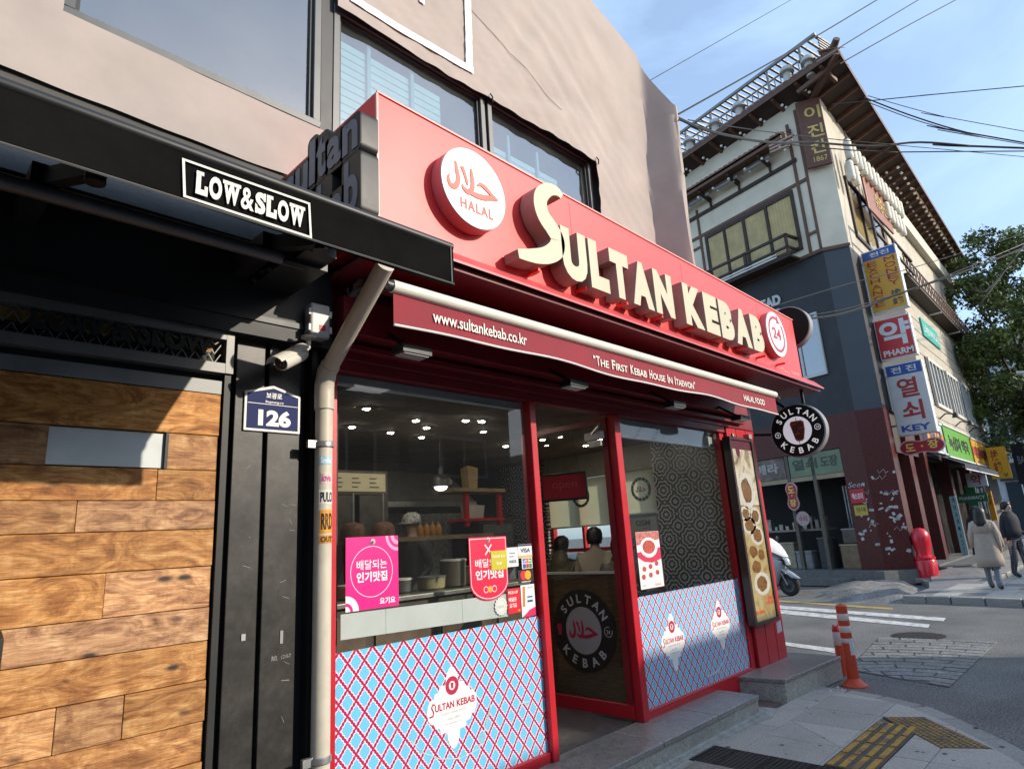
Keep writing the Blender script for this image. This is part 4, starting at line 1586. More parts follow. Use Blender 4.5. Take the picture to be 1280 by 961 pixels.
# ---- printed notices on the glass
def flat(name, poly, mat, lab, cat, y=-0.008, group=None):
 """thin printed notice as a thing of its own (Empty at its lower edge)"""
 xs = [p[0] for p in poly]
 zs = [p[1] for p in poly]
 t = thing(name, ((min(xs) + max(xs)) / 2, y, min(zs)), lab, cat, group)
 b = MB()
 b.prism(poly, front(y), 0, 0.0015)
 b.build('sheet', mat, t)
 return t
def printed(t, y, mat, fn, nm='print'):
 b = MB()
 fn(b, front(y - 0.0016))
 return b.build(nm, mat, t)
pw_ = pm('print_white', (0.80, 0.79, 0.78), 0.5, var=0.03)
pink = pm('poster_pink', lin('#e8117f'), 0.4, var=0.04)
X0, X1, Z0, Z1 = 1.90, 2.247, 1.283, 1.675
t = flat('delivery_poster', [(X0, Z0), (X1, Z0), (X1, Z1), (X0, Z1)], pink, 'square magenta poster with a white circle in the left shop window', 'poster')
def f1(b, f):
 cu, cv = (X0 + X1) / 2 - 0.005, (Z0 + Z1) / 2 + 0.005
 ringmesh(b, f, cu, cv, 0.136, 0.139, 0, 48)
 put_text(b, '배달되는', f, cu - 0.10, cv + 0.012, 0.2, 0.052, 0, 0.0005, bold=0.008)
 put_text(b, '인기맛집', f, cu - 0.10, cv - 0.056, 0.2, 0.056, 0, 0.0005, bold=0.03)
 put_text(b, '요기요', f, X1 - 0.13, Z0 + 0.018, 0.105, 0.036, 0, 0.0005, bold=0.03)
 ringmesh(b, f, X0, Z0, 0.0, 0.028, 0, 12, 0, 90)
 ringmesh(b, f, X0, Z0, 0.046, 0.082, 0, 14, 0, 90)
printed(t, -0.008, pw_, f1)
def f2(b, f):
 ringmesh(b, f, X1, Z1, 0.028, 0.05, 0, 14, 180, 270)
 ringmesh(b, f, X1, Z1, 0.068, 0.086, 0, 14, 180, 270)
printed(t, -0.008, pm('print_pink', lin('#f79ac2'), 0.4, var=0.03), f2, 'corner_rings')
sucker = pm('clear_plastic', (0.5, 0.45, 0.45), 0.15, var=0.05)
def suction(t, x, z):
 b = MB()
 b.lathe([(0.017, 0), (0.016, 0.004), (0.006, 0.008), (0.006, 0.016)], (x, -0.009, z), ax=(0, -1, 0), n=14)
 b.build('suction_cup', sucker, t, smooth=True)
suction(t, (X0 + X1) / 2 - 0.0, Z1 - 0.028)
pred = pm('poster_red', lin('#dc1f45'), 0.4, var=0.04)
X2, X3 = 2.80, 3.145
Zt = 1.639
shape = [(X2, Zt), (X2, Zt - 0.30)] + [((X2 + X3) / 2 + 0.1725 * math.cos(R(180 + i * 15)), Zt - 0.29 + 0.115 * math.sin(R(180 + i * 15))) for i in range(1, 12)] + [(X3, Zt - 0.30), (X3, Zt)]
t = flat('pennant_poster', shape[::-1], pred, 'red pennant shaped poster with a rounded foot in the left shop window', 'poster')
def f3(b, f):
 P = [Vector(p) for p in shape]
 c = Vector(((X2 + X3) / 2, Zt - 0.2))
 Q = [c + (p - c) * 0.955 for p in P]
 Q2 = [c + (p - c) * 0.935 for p in P]
 vs = [f.p(p.x, p.y) for p in Q] + [f.p(p.x, p.y) for p in Q2]
 n = len(P)
 b.add(vs, [(i, (i + 1) % n, n + (i + 1) % n, n + i) for i in range(n)])
 put_text(b, '배달되는', f, X2 + 0.05, Zt - 0.195, 0.25, 0.055, 0, 0.0005, bold=0.008)
 put_text(b, '인기맛집', f, X2 + 0.05, Zt - 0.27, 0.25, 0.06, 0, 0.0005, bold=0.03)
 b.ribbon([((X2 + X3) / 2 - 0.03, Zt - 0.05), ((X2 + X3) / 2 + 0.03, Zt - 0.115)], 0.009, f, 0, 0.0005)
 b.ribbon([((X2 + X3) / 2 + 0.03, Zt - 0.05), ((X2 + X3) / 2 - 0.03, Zt - 0.115)], 0.009, f, 0.0006, 0.001)
 for k in (-1, 1):
  ringmesh(b, f, (X2 + X3) / 2 + k * 0.038, Zt - 0.335, 0.017, 0.021, 0.0008, 18)
printed(t, -0.008, pw_, f3)
printed(t, -0.008, pm('print_amber', lin('#f0a23a'), 0.4, var=0.03), lambda b, f: b.prism(circ((X2 + X3) / 2, Zt - 0.335, 0.021, 18), f, 0.0009, 0.0014), 'middle_coin')
suction(t, (X2 + X3) / 2, Zt - 0.02)

def card(nm, x0, x1, z0, z1, col, lab, fns, y=-0.011, cat='sticker'):
 t = flat(nm, [(x0, z0), (x1, z0), (x1, z1), (x0, z1)], pm('card_' + nm + '_%d' % int(x0 * 1000), col, 0.45, var=0.04), lab, cat, y)
 for i, (c, fn) in enumerate(fns):
  printed(t, y, pm('ink_%s_%d_%d' % (nm, int(x0 * 1000), i), c, 0.5, var=0.03), fn)
 return t
def tx(s, u, v, w, h, bold=0.02):
 return lambda b, f: put_text(b, s, f, u, v, w, h, 0, 0.0006, bold=bold)
def rc(x0, x1, z0, z1, d=0.0005):
 return lambda b, f: b.prism([(x0, z0), (x1, z0), (x1, z1), (x0, z1)], f, 0, d)
def multi(*fs):
 def g(b, f):
  for q in fs:
   q(b, f)
 return g
WHT = (0.78, 0.77, 0.75)
card('coupon_card', 2.989, 3.138, 1.42, 1.545, lin('#c2b52a'), 'yellow-green card stuck over the red pennant poster', [(WHT, multi(tx('POINT & U', 3.005, 1.50, 0.115, 0.016), tx('kcar', 3.04, 1.455, 0.05, 0.02)))], y=-0.0125)
card('payment_sticker', 3.14, 3.249, 1.431, 1.559, WHT, 'small white rounded notice left of the card logos', [((0.05, 0.05, 0.05), multi(tx('eats', 3.16, 1.455, 0.07, 0.024), tx('coupang', 3.16, 1.515, 0.06, 0.01), tx('open', 3.16, 1.492, 0.05, 0.01)))])
card('card_logo_sticker', 3.253, 3.393, 1.482, 1.575, WHT, 'white and gold card sticker at the top right of the left window', [(lin('#1b2250'), tx('VISA', 3.275, 1.518, 0.10, 0.03, 0.035)), (lin('#e2ad5c'), rc(3.253, 3.393, 1.484, 1.500)), (lin('#20204a'), rc(3.253, 3.393, 1.562, 1.574))])
card('card_logo_sticker', 3.283, 3.389, 1.408, 1.480, WHT, 'sticker with blue, red and green bars under the gold card sticker', [(lin('#1a4fa0'), rc(3.292, 3.322, 1.412, 1.476)), (lin('#c8202c'), rc(3.325, 3.352, 1.412, 1.476)), (lin('#168a44'), rc(3.355, 3.382, 1.412, 1.476)), (WHT, multi(rc(3.286, 3.386, 1.441, 1.446, 0.0008), tx('JCB', 3.296, 1.45, 0.08, 0.018)))])
t = card('card_logo_sticker', 3.238, 3.392, 1.316, 1.402, (0.02, 0.02, 0.02), 'black sticker with overlapping red and yellow discs', [(lin('#e0242c'), lambda b, f: b.prism(circ(3.292, 1.366, 0.031, 24), f, 0, 0.0005)), (lin('#f2a01c'), lambda b, f: b.prism(circ(3.335, 1.366, 0.031, 24), f, 0.0006, 0.001)), (WHT, tx('mastercard', 3.27, 1.319, 0.09, 0.011))])
card('delivery_sticker', 3.126, 3.247, 1.13, 1.289, lin('#d3162c'), 'small square red sticker beside the frosted strip', [(WHT, multi(tx('PICK-UP', 3.135, 1.255, 0.09, 0.018), tx('배달은', 3.135, 1.205, 0.075, 0.028), tx('요기요', 3.14, 1.165, 0.07, 0.03))), (lin('#f07a2a'), rc(3.215, 3.24, 1.138, 1.15))])
card('payment_sticker', 3.255, 3.392, 1.093, 1.302, WHT, 'tall white sticker with a hand and card at the lower right of the left window', [(lin('#c0803c'), lambda b, f: b.prism([(3.265, 1.16), (3.29, 1.16), (3.30, 1.29), (3.275, 1.295)], f, 0, 0.0005)), (lin('#2a5a7a'), multi(rc(3.315, 3.37, 1.215, 1.225), rc(3.315, 3.37, 1.185, 1.20))), (lin('#d3165c'), lambda b, f: b.prism([(3.255, 1.093), (3.392, 1.093), (3.392, 1.15), (3.33, 1.135), (3.29, 1.11)], f, 0, 0.0005)), ((0.4, 0.4, 0.42), tx('ZERO PAY', 3.32, 1.275, 0.06, 0.014))])
b = MB()
ros = [(3.062 + (0.056 + 0.004 * math.cos(a * 16)) * math.cos(a), 1.187 + (0.056 + 0.004 * math.cos(a * 16)) * math.sin(a)) for a in [2 * math.pi * i / 96 for i in range(96)]]
t = flat('award_sticker', ros, pm('rosette_white', (0.62, 0.64, 0.58), 0.5, var=0.06), 'round pale rosette sticker on the frosted strip', 'sticker', -0.0095)
printed(t, -0.0095, pm('rosette_ink', (0.42, 0.44, 0.40), 0.6, var=0.05), lambda b, f: (ringmesh(b, f, 3.062, 1.187, 0.040, 0.042, 0.0004, 30), put_text(b, 'HALAL', f, 3.032, 1.178, 0.06, 0.016, 0, 0.0005)))
# promotion card in the right window
t = flat('food_poster', [(4.71, 1.137), (5.075, 1.137), (5.075, 1.611), (4.71, 1.611)], pm('food_white', (0.74, 0.72, 0.70), 0.5, var=0.04), 'white food poster with a meat plate in the right shop window', 'poster')
printed(t, -0.008, pm('food_red', lin('#c9284e'), 0.5, var=0.1, scale=30), lambda b, f: b.prism([(4.71, 1.40), (4.80, 1.36), (4.93, 1.345), (5.075, 1.37), (5.075, 1.47), (4.71, 1.44)], f, 0, 0.0004), 'red_band')
printed(t, -0.008, pm('food_top', lin('#b96a62'), 0.6, var=0.6, scale=26), lambda b, f: b.prism([(4.712, 1.50), (5.073, 1.54), (5.073, 1.609), (4.712, 1.609)], f, 0, 0.0004), 'top_photo')
printed(t, -0.008, pw_, lambda b, f: b.prism(circ(4.895, 1.475, 0.135, 30, ry=0.085), f, 0.0005, 0.0008), 'plate')
printed(t, -0.008, pm('food_meat', lin('#b0463a'), 0.6, var=0.7, scale=60), lambda b, f: b.prism(circ(4.895, 1.48, 0.10, 26, ry=0.058), f, 0.0009, 0.0012), 'meat')
for (u, v) in ((4.79, 1.30), (4.89, 1.315), (4.99, 1.335), (4.77, 1.235), (4.88, 1.245), (4.99, 1.26)):
 printed(t, -0.008, MATS['food_meat'], (lambda u, v: lambda b, f: b.prism(circ(u, v, 0.03, 14, ry=0.022), f, 0, 0.0005))(u, v), 'small_dish')
printed(t, -0.008, pm('food_ink', lin('#b8405a'), 0.6, var=0.1), lambda b, f: (put_text(b, 'Sultan', f, 4.93, 1.152, 0.10, 0.022, 0, 0.0005, shear=0.2), put_text(b, 'FRESH', f, 4.74, 1.395, 0.09, 0.026, 0.0009, 0.001), put_text(b, 'Iced', f, 4.74, 1.16, 0.05, 0.014, 0, 0.0005)), 'lettering')

# ================================================================== red sign box
sb = thing('shop_sign', (4.7, -0.3, 3.2), 'long red sign box with cream raised letters over the kebab shop', 'sign')
SY = -0.6
SX0, SX1 = 1.735, 7.64
b = MB()
b.add([(SX0, SY, 3.24), (SX1, SY, 3.24), (SX1, SY, 3.995), (SX0, SY, 4.112), (SX0, 0.55, 3.24), (SX1, 0.30, 3.24), (SX1, 0.30, 3.995), (SX0, 0.55, 4.112)],
      [(0, 1, 2, 3), (7, 6, 5, 4), (0, 4, 5, 1), (1, 5, 6, 2), (2, 6, 7, 3), (3, 7, 4, 0)])
b.build('box', signred, sb, bevel=0.006, seg=2)
b = MB()
b.bar((SX0, SY - 0.003, 4.108), (SX1, SY - 0.003, 3.992), 0.012, 0.012)
b.box(SX0 - 0.003, SX0 + 0.01, SY - 0.006, SY + 0.01, 3.24, 4.10)
b.build('edge_trim', pm('sign_edge', (0.80, 0.30, 0.26), 0.4, var=0.05), sb)
b = MB()
b.add([(SX0, SY, 3.275), (8.02, SY, 3.275), (8.02, SY - 0.10, 3.175), (SX0, SY - 0.10, 3.175), (SX0, SY, 3.235), (8.02, SY, 3.235), (8.02, SY - 0.10, 3.160), (SX0, SY - 0.10, 3.160)],
      [(0, 1, 2, 3), (7, 6, 5, 4), (3, 2, 6, 7), (1, 5, 6, 2), (0, 3, 7, 4), (0, 4, 5, 1)])
b.build('drip_lip', pm('lip_red', (0.62, 0.085, 0.09), 0.4, var=0.12, scale=3, dirt=0.5, dirtcol=(0.42, 0.10, 0.10), dscale=2), sb)
b = MB()
b.box(SX0, 8.0, -0.66, 0.05, 3.13, 3.16)
b.build('soffit', pm('soffit_red', (0.16, 0.012, 0.02), 0.5, var=0.2), sb)
for xx in (3.42, 5.02, 6.62):
 b = MB()
 b.box(xx, xx + 0.004, SY - 0.0012, SY + 0.01, 3.28, 4.06 - (xx - SX0) * 0.0198)
 b.build('panel_seam', pm('seam_red', (0.42, 0.03, 0.03), 0.6, var=0.1), sb)
ivory = pm('letter_face', (0.53, 0.475, 0.315), 0.45, var=0.05, scale=3)
lside = pm('letter_side', (0.30, 0.25, 0.20), 0.5, var=0.15, scale=8, dirt=0.3, dirtcol=(0.2, 0.12, 0.11))
LF = SY - 0.135
def raised(ch, fr, poly_fn, depth=0.135):
 """a letter with an ivory face and darker return"""
 b = MB()
 b.mi = 1
 poly_fn(b, 0.012, depth)
 b.mi = 0
 poly_fn(b, depth, depth + 0.002)
 return b.build('letter', [ivory, lside], sb, label='raised cream letter ' + ch)
f0 = front(SY)
zt_u, zb_u = 3.689, 3.306
us, ue = 3.119, 4.553
def word(w, u0, u1, zb, zt):
 widths = {'U': 0.84, 'L': 0.68, 'T': 0.74, 'A': 0.9, 'N': 0.88, 'K': 0.88, 'E': 0.70, 'B': 0.74}
 gap = 0.10
 tot = sum(widths[c] for c in w) + gap * (len(w) - 1)
 k = (u1 - u0) / tot
 x = u0
 for c in w:
  ww = widths[c] * k
  raised(c, f0, (lambda c, x, ww: lambda b, d0, d1: put_text(b, c, f0, x, zb, ww, zt - zb, d0, d1, bold=0.075))(c, x, ww))
  x += ww + gap * k
word('ULTAN', us, ue, zb_u, zt_u)
ks, ke = 4.736, 6.326
word('KEBAB', ks, ke, zb_u, zt_u)
S_pts = [(3.168, 3.922), (3.119, 3.947), (3.033, 3.927), (2.951, 3.853), (2.931, 3.773), (2.958, 3.694), (3.032, 3.630), (3.082, 3.563), (3.056, 3.484), (2.959, 3.414), (2.830, 3.370), (2.680, 3.342)]
S_w = [0.05, 0.075, 0.095, 0.12, 0.135, 0.14, 0.145, 0.145, 0.14, 0.12, 0.10, 0.06]
def smooth_path(pts, ws, n=4):
 P = [Vector(p) for p in pts]
 o, w = [], []
 for i in range(len(P) - 1):
  p0, p1, p2, p3 = P[max(0, i - 1)], P[i], P[i + 1], P[min(len(P) - 1, i + 2)]
  for j in range(n):
   t = j / n
   o.append(tuple(0.5 * ((2 * p1) + (p2 - p0) * t + (2 * p0 - 5 * p1 + 4 * p2 - p3) * t * t + (3 * p1 - p0 - 3 * p2 + p3) * t ** 3)))
   w.append(ws[i] * (1 - t) + ws[i + 1] * t)
 o.append(tuple(P[-1]))
 w.append(ws[-1])
 return o, w
so, sw = smooth_path(S_pts, S_w)
raised('S', f0, lambda b, d0, d1: b.ribbon(so, sw, f0, d0, d1))
# halal disc
disc_w = pm('disc_white', (0.80, 0.78, 0.74), 0.4, var=0.03)
disc_s = pm('disc_side', (0.42, 0.20, 0.20), 0.45, var=0.1)
def disc(L, Rr, T, Bt, y, lab, deep):
 cx, cz = (L[0] + Rr[0]) / 2, (T[1] + Bt[1]) / 2
 r = ((Rr[0] - L[0]) + (T[1] - Bt[1])) / 4
 b = MB()
 b.lathe([(r * 0.97, 0), (r * 0.97, 0.0), (r, 0.012), (r, deep - 0.008)], (cx, SY, cz), ax=(0, -1, 0), n=56)
 o = b.build('disc', disc_s, sb, smooth=True, label=lab)
 b = MB()
 b.prism(circ(cx, cz, r * 0.985, 56), f0, deep - 0.008, deep)
 b.build('disc_face', disc_w, o)
 return o, cx, cz, r
o, cx, cz, r = disc((2.111, 3.671), (2.622, 3.722), (2.367, 3.963), (2.398, 3.419), 0, 'round white plaque with red Arabic script', 0.10)
coral = pm('coral_print', lin('#d2503c'), 0.5, var=0.05)
b = MB()
halal(b, f0, cx - 0.01, cz + r * 0.13, r * 1.55, 0.101, 0.103)
put_text(b, 'HALAL', f0, cx - r * 0.46, cz - r * 0.62, r * 1.0, r * 0.25, 0.101, 0.103, bold=0.02, spacing=1.2)
b.build('lettering', coral, o)
o, cx, cz, r = disc((6.611, 3.643), (7.110, 3.628), (6.923, 3.909), (6.797, 3.368), 0, 'small round white 24 hour plaque', 0.08)
b = MB()
ringmesh(b, f0, cx, cz, r * 0.68, r * 0.80, 0.082, 36, 75, 400)
put_text(b, '24', f0, cx - r * 0.42, cz - r * 0.22, r * 0.84, r * 0.5, 0.081, 0.083, bold=0.03)
a = R(75)
b.prism([(cx + r * 0.55 * math.cos(a), cz + r * 0.55 * math.sin(a)), (cx + r * 0.95 * math.cos(a), cz + r * 0.95 * math.sin(a)), (cx + r * 0.72 * math.cos(a - 0.45), cz + r * 0.72 * math.sin(a - 0.45))][::-1], f0, 0.081, 0.083)
b.build('lettering', crim, o)
b = MB()
put_text(b, 'Since 2007', f0, 7.035, 3.230, 7.552 - 7.035, 0.075, 0, 0.003, bold=-0.005)
b.build('small_lettering', pm('since_ivory', (0.70, 0.45, 0.38), 0.5, var=0.05), sb)
# lower brackets showing under the letters
b = MB()
for i in range(9):
 xx = 2.9 + i * 0.5
 b.box(xx, xx + 0.02, SY - 0.10, SY, 3.30, 3.32)
b.build('letter_rail', signred, sb)

# ================================================================== black letters on the end of the box
bk = thing('letter_sign', (1.66, -0.2, 3.3), 'black block letters with grey faces on the left end of the red sign', 'sign')
bl_b = pm('letter_block', (0.024, 0.022, 0.020), 0.5, var=0.25, scale=6, dirt=0.3, dirtcol=(0.05, 0.045, 0.04))
bl_f = pm('letter_grey', (0.16, 0.17, 0.20), 0.5, var=0.1, scale=5)
blk = pm('letter_rim', (0.012, 0.012, 0.013), 0.5, var=0.1)
LX = SX0
fl = leftf(LX)
def blockword(w, u0, u1, zb, zx, za):
 asc = set('ltkb')
 wd = {'s': 0.62, 'u': 0.78, 'l': 0.34, 't': 0.52, 'a': 0.74, 'n': 0.78, 'k': 0.74, 'e': 0.76, 'b': 0.8}
 gap = 0.10
 k = (u1 - u0) / (sum(wd[c] for c in w) + gap * (len(w) - 1))
 x = u0
 for c in w:
  ww = wd[c] * k
  h = (za if c in 'lkb' else (za - 0.3 * (za - zx) if c == 't' else zx)) - zb
  b = MB()
  g = 0.030
  # block behind: rounded plate as large as the letter with a margin
  q = []
  x0, x1, z0, z1 = x - g, x + ww + g, zb - g, zb + h + g
  rr = 0.045
  for (cxx, czz, a0) in ((x1 - rr, z0 + rr, -90), (x1 - rr, z1 - rr, 0), (x0 + rr, z1 - rr, 90), (x0 + rr, z0 + rr, 180)):
   for i in range(6):
    a = R(a0 + i * 18)
    q.append((cxx + rr * math.cos(a), czz + rr * math.sin(a)))
  b.prism(q, fl, 0.0, 0.105)
  o = b.build('letter_block', bl_b, bk, smooth=True)
  b = MB()
  b.prism([( (p[0] - (x0 + x1) / 2) * 0.985 + (x0 + x1) / 2, (p[1] - (z0 + z1) / 2) * 0.985 + (z0 + z1) / 2) for p in q], fl, 0.105, 0.110)
  b.build('rim', blk, o)
  b = MB()
  put_text(b, c, fl, x, zb, ww, h, 0.1105, 0.114, bold=0.035)
  b.build('letter_face', bl_f, o)
  x += ww + gap * k
zn1, zn0 = (1.620, -0.630, 3.911)[2], (1.620, -0.629, 3.719)[2]
blockword('sultan', -0.27, 0.585, zn0, zn1, zn1 + 0.11)
blockword('kebab', -0.14, 0.585, zn0 - 0.38, zn0 - 0.38 + (zn1 - zn0), zn0 - 0.05)

# ================================================================== crimson awning
ra = thing('crimson_awning', (4.2, -0.35, 2.7), 'retracted crimson awning with white lettering below the red sign', 'awning')
rcan = pm('crimson_canvas', (0.255, 0.018, 0.030), 0.8, var=0.12, scale=5, bump=0.2, bscale=300, dirt=0.2, dirtcol=(0.16, 0.012, 0.02), dscale=2)
AX0, AX1 = 1.828, 6.722
AZb, AZt = 2.747, 2.914
b = MB()
N = 60
vs, fs = [], []
for i in range(N + 1):
 x = AX0 + (AX1 - AX0) * i / N
 for j, t in enumerate((0, 0.35, 0.7, 1.0)):
  sag = (0.010 * math.sin(x * 2.7) + 0.006 * math.sin(x * 6.1 + 1)) * (1 - t)
  vs.append((x, -0.6 + 0.004 * (1 - t) * math.sin(x * 3.3 + 0.5), AZb + (AZt + 0.02 - AZb) * t + sag))
nb = len(vs)
vs += [(p[0], p[1] + 0.004, p[2]) for p in vs]
for i in range(N):
 for j in range(3):
  fs.append((i * 4 + j, (i + 1) * 4 + j, (i + 1) * 4 + j + 1, i * 4 + j + 1))
  fs.append((nb + i * 4 + j, nb + i * 4 + j + 1, nb + (i + 1) * 4 + j + 1, nb + (i + 1) * 4 + j))
b.add(vs, fs)
rv = b.build('valance', rcan, ra, smooth=True)
b = MB()
b.tube([(AX0 + (AX1 - AX0) * i / N, -0.603 + 0.004 * math.sin((AX0 + (AX1 - AX0) * i / N) * 3.3 + 0.5), AZb + 0.010 * math.sin((AX0 + (AX1 - AX0) * i / N) * 2.7) + 0.006 * math.sin((AX0 + (AX1 - AX0) * i / N) * 6.1 + 1)) for i in range(N + 1)], 0.007, 6)
b.build('white_piping', pm('piping_white', (0.72, 0.70, 0.66), 0.7, var=0.05), rv, smooth=True)
tube_m = pm('ivory_tube', (0.74, 0.70, 0.58), 0.35, var=0.05)
b = MB()
zt = AZt + 0.035
b.tube([(AX0 - 0.01, -0.6, zt), (AX1, -0.6, zt)], 0.036, 14)
b.build('front_bar', tube_m, ra, smooth=True)
b = MB()
b.tube([(AX1, -0.6, zt), (AX1 + 0.22, -0.55, zt - 0.005)], 0.022, 10)
b.tube([(AX0 - 0.05, -0.6, zt), (AX0 - 0.01, -0.6, zt)], 0.03, 10)
b.tube([(AX0 - 0.06, -0.63, zt - 0.02), (AX0 - 0.06, -0.57, zt + 0.02)], 0.018, 8)
b.build('end_gear', pm('dark_metal', (0.07, 0.068, 0.065), 0.45, metal=0.6, var=0.2), ra, smooth=True)
b = MB()
b.add([(AX0, -0.57, zt), (AX1, -0.57, zt), (AX1, -0.22, 3.08), (AX0, -0.22, 3.08), (AX0, -0.57, zt - 0.006), (AX1, -0.57, zt - 0.006), (AX1, -0.22, 3.074), (AX0, -0.22, 3.074)], [(0, 1, 2, 3), (7, 6, 5, 4), (0, 4, 5, 1), (1, 5, 6, 2), (2, 6, 7, 3), (3, 7, 4, 0)])
b.build('canopy', rcan, ra)
for xx in (2.3, 4.2, 6.0):
 b = MB()
 b.bar((xx, -0.20, 2.98), (xx + 0.4, -0.42, 2.93), 0.04, 0.05)
 b.bar((xx + 0.4, -0.42, 2.93), (xx + 0.1, -0.57, zt - 0.02), 0.035, 0.045)
 b.build('folding_arm', MATS['dark_metal'], ra)
fva = front(-0.6055)
b = MB()
u0, u1 = 2.086, 2.843
put_text(b, 'www.sultankebab.co.kr', fva, u0, AZb + 0.055, u1 - u0, 0.072, 0, 0.0012, bold=0.012)
b.build('web_address', cream, rv)
u0, u1 = 3.535, 4.976
wds = [('"', 0.35, 0), ('THE', 2.0, 0), ('FIRST', 2.7, 0), ('KEBAB', 3.0, 0), ('HOUSE', 3.1, 0), ('IN', 1.0, 0), ('ITAEWON', 4.2, 0), ('"', 0.35, 0)]
k = (u1 - u0) / (sum(w[1] for w in wds) + 0.55 * 6 - 0.5)
x = u0
for i, (w, l_, _) in enumerate(wds):
 b = MB()
 if w == '"':
  put_text(b, '"', fva, x, AZb + 0.085, 0.30 * k, 0.022, 0, 0.0012, bold=0.02)
  x += 0.45 * k
  b.build('quote_mark', cream, rv)
  continue
 c1 = 0.14 if w[0] == 'I' else 0.55
 put_text(b, w[0], fva, x, AZb + 0.038, c1 * k, 0.072, 0, 0.0012, bold=0.014)
 put_text(b, w[1:], fva, x + (c1 + 0.13) * k, AZb + 0.038, (l_ - c1 - 0.13) * k, 0.054, 0, 0.0012, bold=0.014)
 x += (l_ + (0.55 if i < 6 else 0.1)) * k
 b.build('slogan_word', cream, rv)
pass
b = MB()
put_text(b, 'HALAL FOOD', fva, 5.935, AZb + 0.05, 6.415 - 5.935, 0.062, 0, 0.0012, bold=0.014)
b.build('halal_food', cream, rv)
# flood lamps under the awning
for i, (x, lb) in enumerate(((2.080, 'leftmost'), (3.523, 'second'), (4.926, 'third'), (6.205, 'rightmost'))):
 t = thing('flood_lamp', (x, -0.42, 2.64), 'small flat flood lamp under the crimson awning, %s of four' % lb, 'lamp', 'flood lamps under the crimson awning')
 b = MB()
 b.box(x - 0.10, x + 0.10, -0.47, -0.36, 2.655, 2.70)
 b.bar((x, -0.40, 2.70), (x, -0.2, 2.84), 0.03, 0.02)
 b.build('housing', bsteel, t)
 b = MB()
 b.box(x - 0.085, x + 0.085, -0.46, -0.37, 2.648, 2.655)
 b.build('lens', pm('lamp_lens', (0.45, 0.47, 0.47), 0.25, var=0.05), t)

# ================================================================== right-hand corner column and menu board
b = MB()
b.box(6.60, 7.30, -0.03, 0.06, 0.0, 2.69)
b.build('corner_backing', dred, sf)
for (p, q) in ((6.61, 6.84), (6.85, 7.08), (7.09, 7.305)):
 b = MB()
 b.box(p, q, -0.055, -0.03, 0.19, 2.68)
 b.build('corner_board', red, sf, bevel=0.004, seg=1)
mb_ = thing('menu_light_box', (7.0, -0.1, 0.6), 'tall narrow food menu light box on the red corner column', 'sign')
mx0, mx1, mz0, mz1 = 6.454, 7.068, 0.622, 2.558
mx1 = 7.032
mx0 = 6.478
b = MB()
b.box(mx0, mx1, -0.128, -0.057, mz0, mz1)
for q in ((mx0 - 0.012, mx0 + 0.028, mz0, mz1), (mx1 - 0.028, mx1 + 0.012, mz0, mz1), (mx0 + 0.028, mx1 - 0.028, mz0, mz0 + 0.03), (mx0 + 0.028, mx1 - 0.028, mz1 - 0.03, mz1)):
 b.box(q[0], q[1], -0.145, -0.1285, q[2], q[3])
b.build('frame', pm('board_frame', (0.045, 0.025, 0.02), 0.35, var=0.15), mb_)
fmn = front(-0.129)
def foodmat(nm, base, cols, scale):
 m_ = bpy.data.materials.new(nm)
 m_.use_nodes = True
 n = m_.node_tree.nodes
 l = m_.node_tree.links
 tc = n.new('ShaderNodeTexCoord')
 mp = n.new('ShaderNodeMapping')
 mp.inputs['Scale'].default_value = (1, 1, 0.9)
 l.new(tc.outputs['Object'], mp.inputs[0])
 v = n.new('ShaderNodeTexNoise')
 v.inputs['Scale'].default_value = scale
 v.inputs['Detail'].default_value = 5
 v.inputs['Distortion'].default_value = 1.5
 l.new(mp.outputs[0], v.inputs['Vector'])
 r = n.new('ShaderNodeValToRGB')
 e = r.color_ramp.elements
 while len(e) < len(cols):
  e.new(0.5)
 for i, c in enumerate(cols):
  e[i].position = 0.3 + 0.4 * i / (len(cols) - 1)
  e[i].color = (*lin(c), 1)
 l.new(v.outputs['Fac'], r.inputs[0])
 l.new(r.outputs[0], n['Principled BSDF'].inputs['Base Color'])
 n['Principled BSDF'].inputs['Roughness'].default_value = 0.3
 return m_
meat = foodmat('menu_meat', 0, ['#2c1a10', '#54341c', '#6c4622', '#8c5c2c', '#48542a', '#84382a'], 24)
photo1 = foodmat('menu_photo_top', 0, ['#4a302c', '#8c7f6a', '#b8ae96', '#c8c0ae', '#ac9a7e'], 5)
photo2 = foodmat('menu_photo_low', 0, ['#7c6230', '#988454', '#a89a6c', '#9c9064'], 5)
in0, in1 = mx0 + 0.03, mx1 - 0.03
H_ = mz1 - mz0
def mrect(z0, z1, m_, nm, x0=None, x1=None, d=0.001):
 b = MB()
 b.prism([(x0 or in0, z0), (x1 or in1, z0), (x1 or in1, z1), (x0 or in0, z1)], fmn, 0, d)
 return b.build(nm, m_, mb_)
mrect(mz1 - 0.13, mz1 - 0.032, pm('menu_maroon', lin('#5a2430'), 0.3, var=0.1), 'header')
mrect(mz0 + H_ * 0.62, mz1 - 0.13, photo1, 'upper_photo')
mrect(mz0 + 0.032, mz0 + H_ * 0.615, photo2, 'lower_photo')
plate_w = pm('menu_plate', (0.48, 0.46, 0.40), 0.3, var=0.05)
import itertools
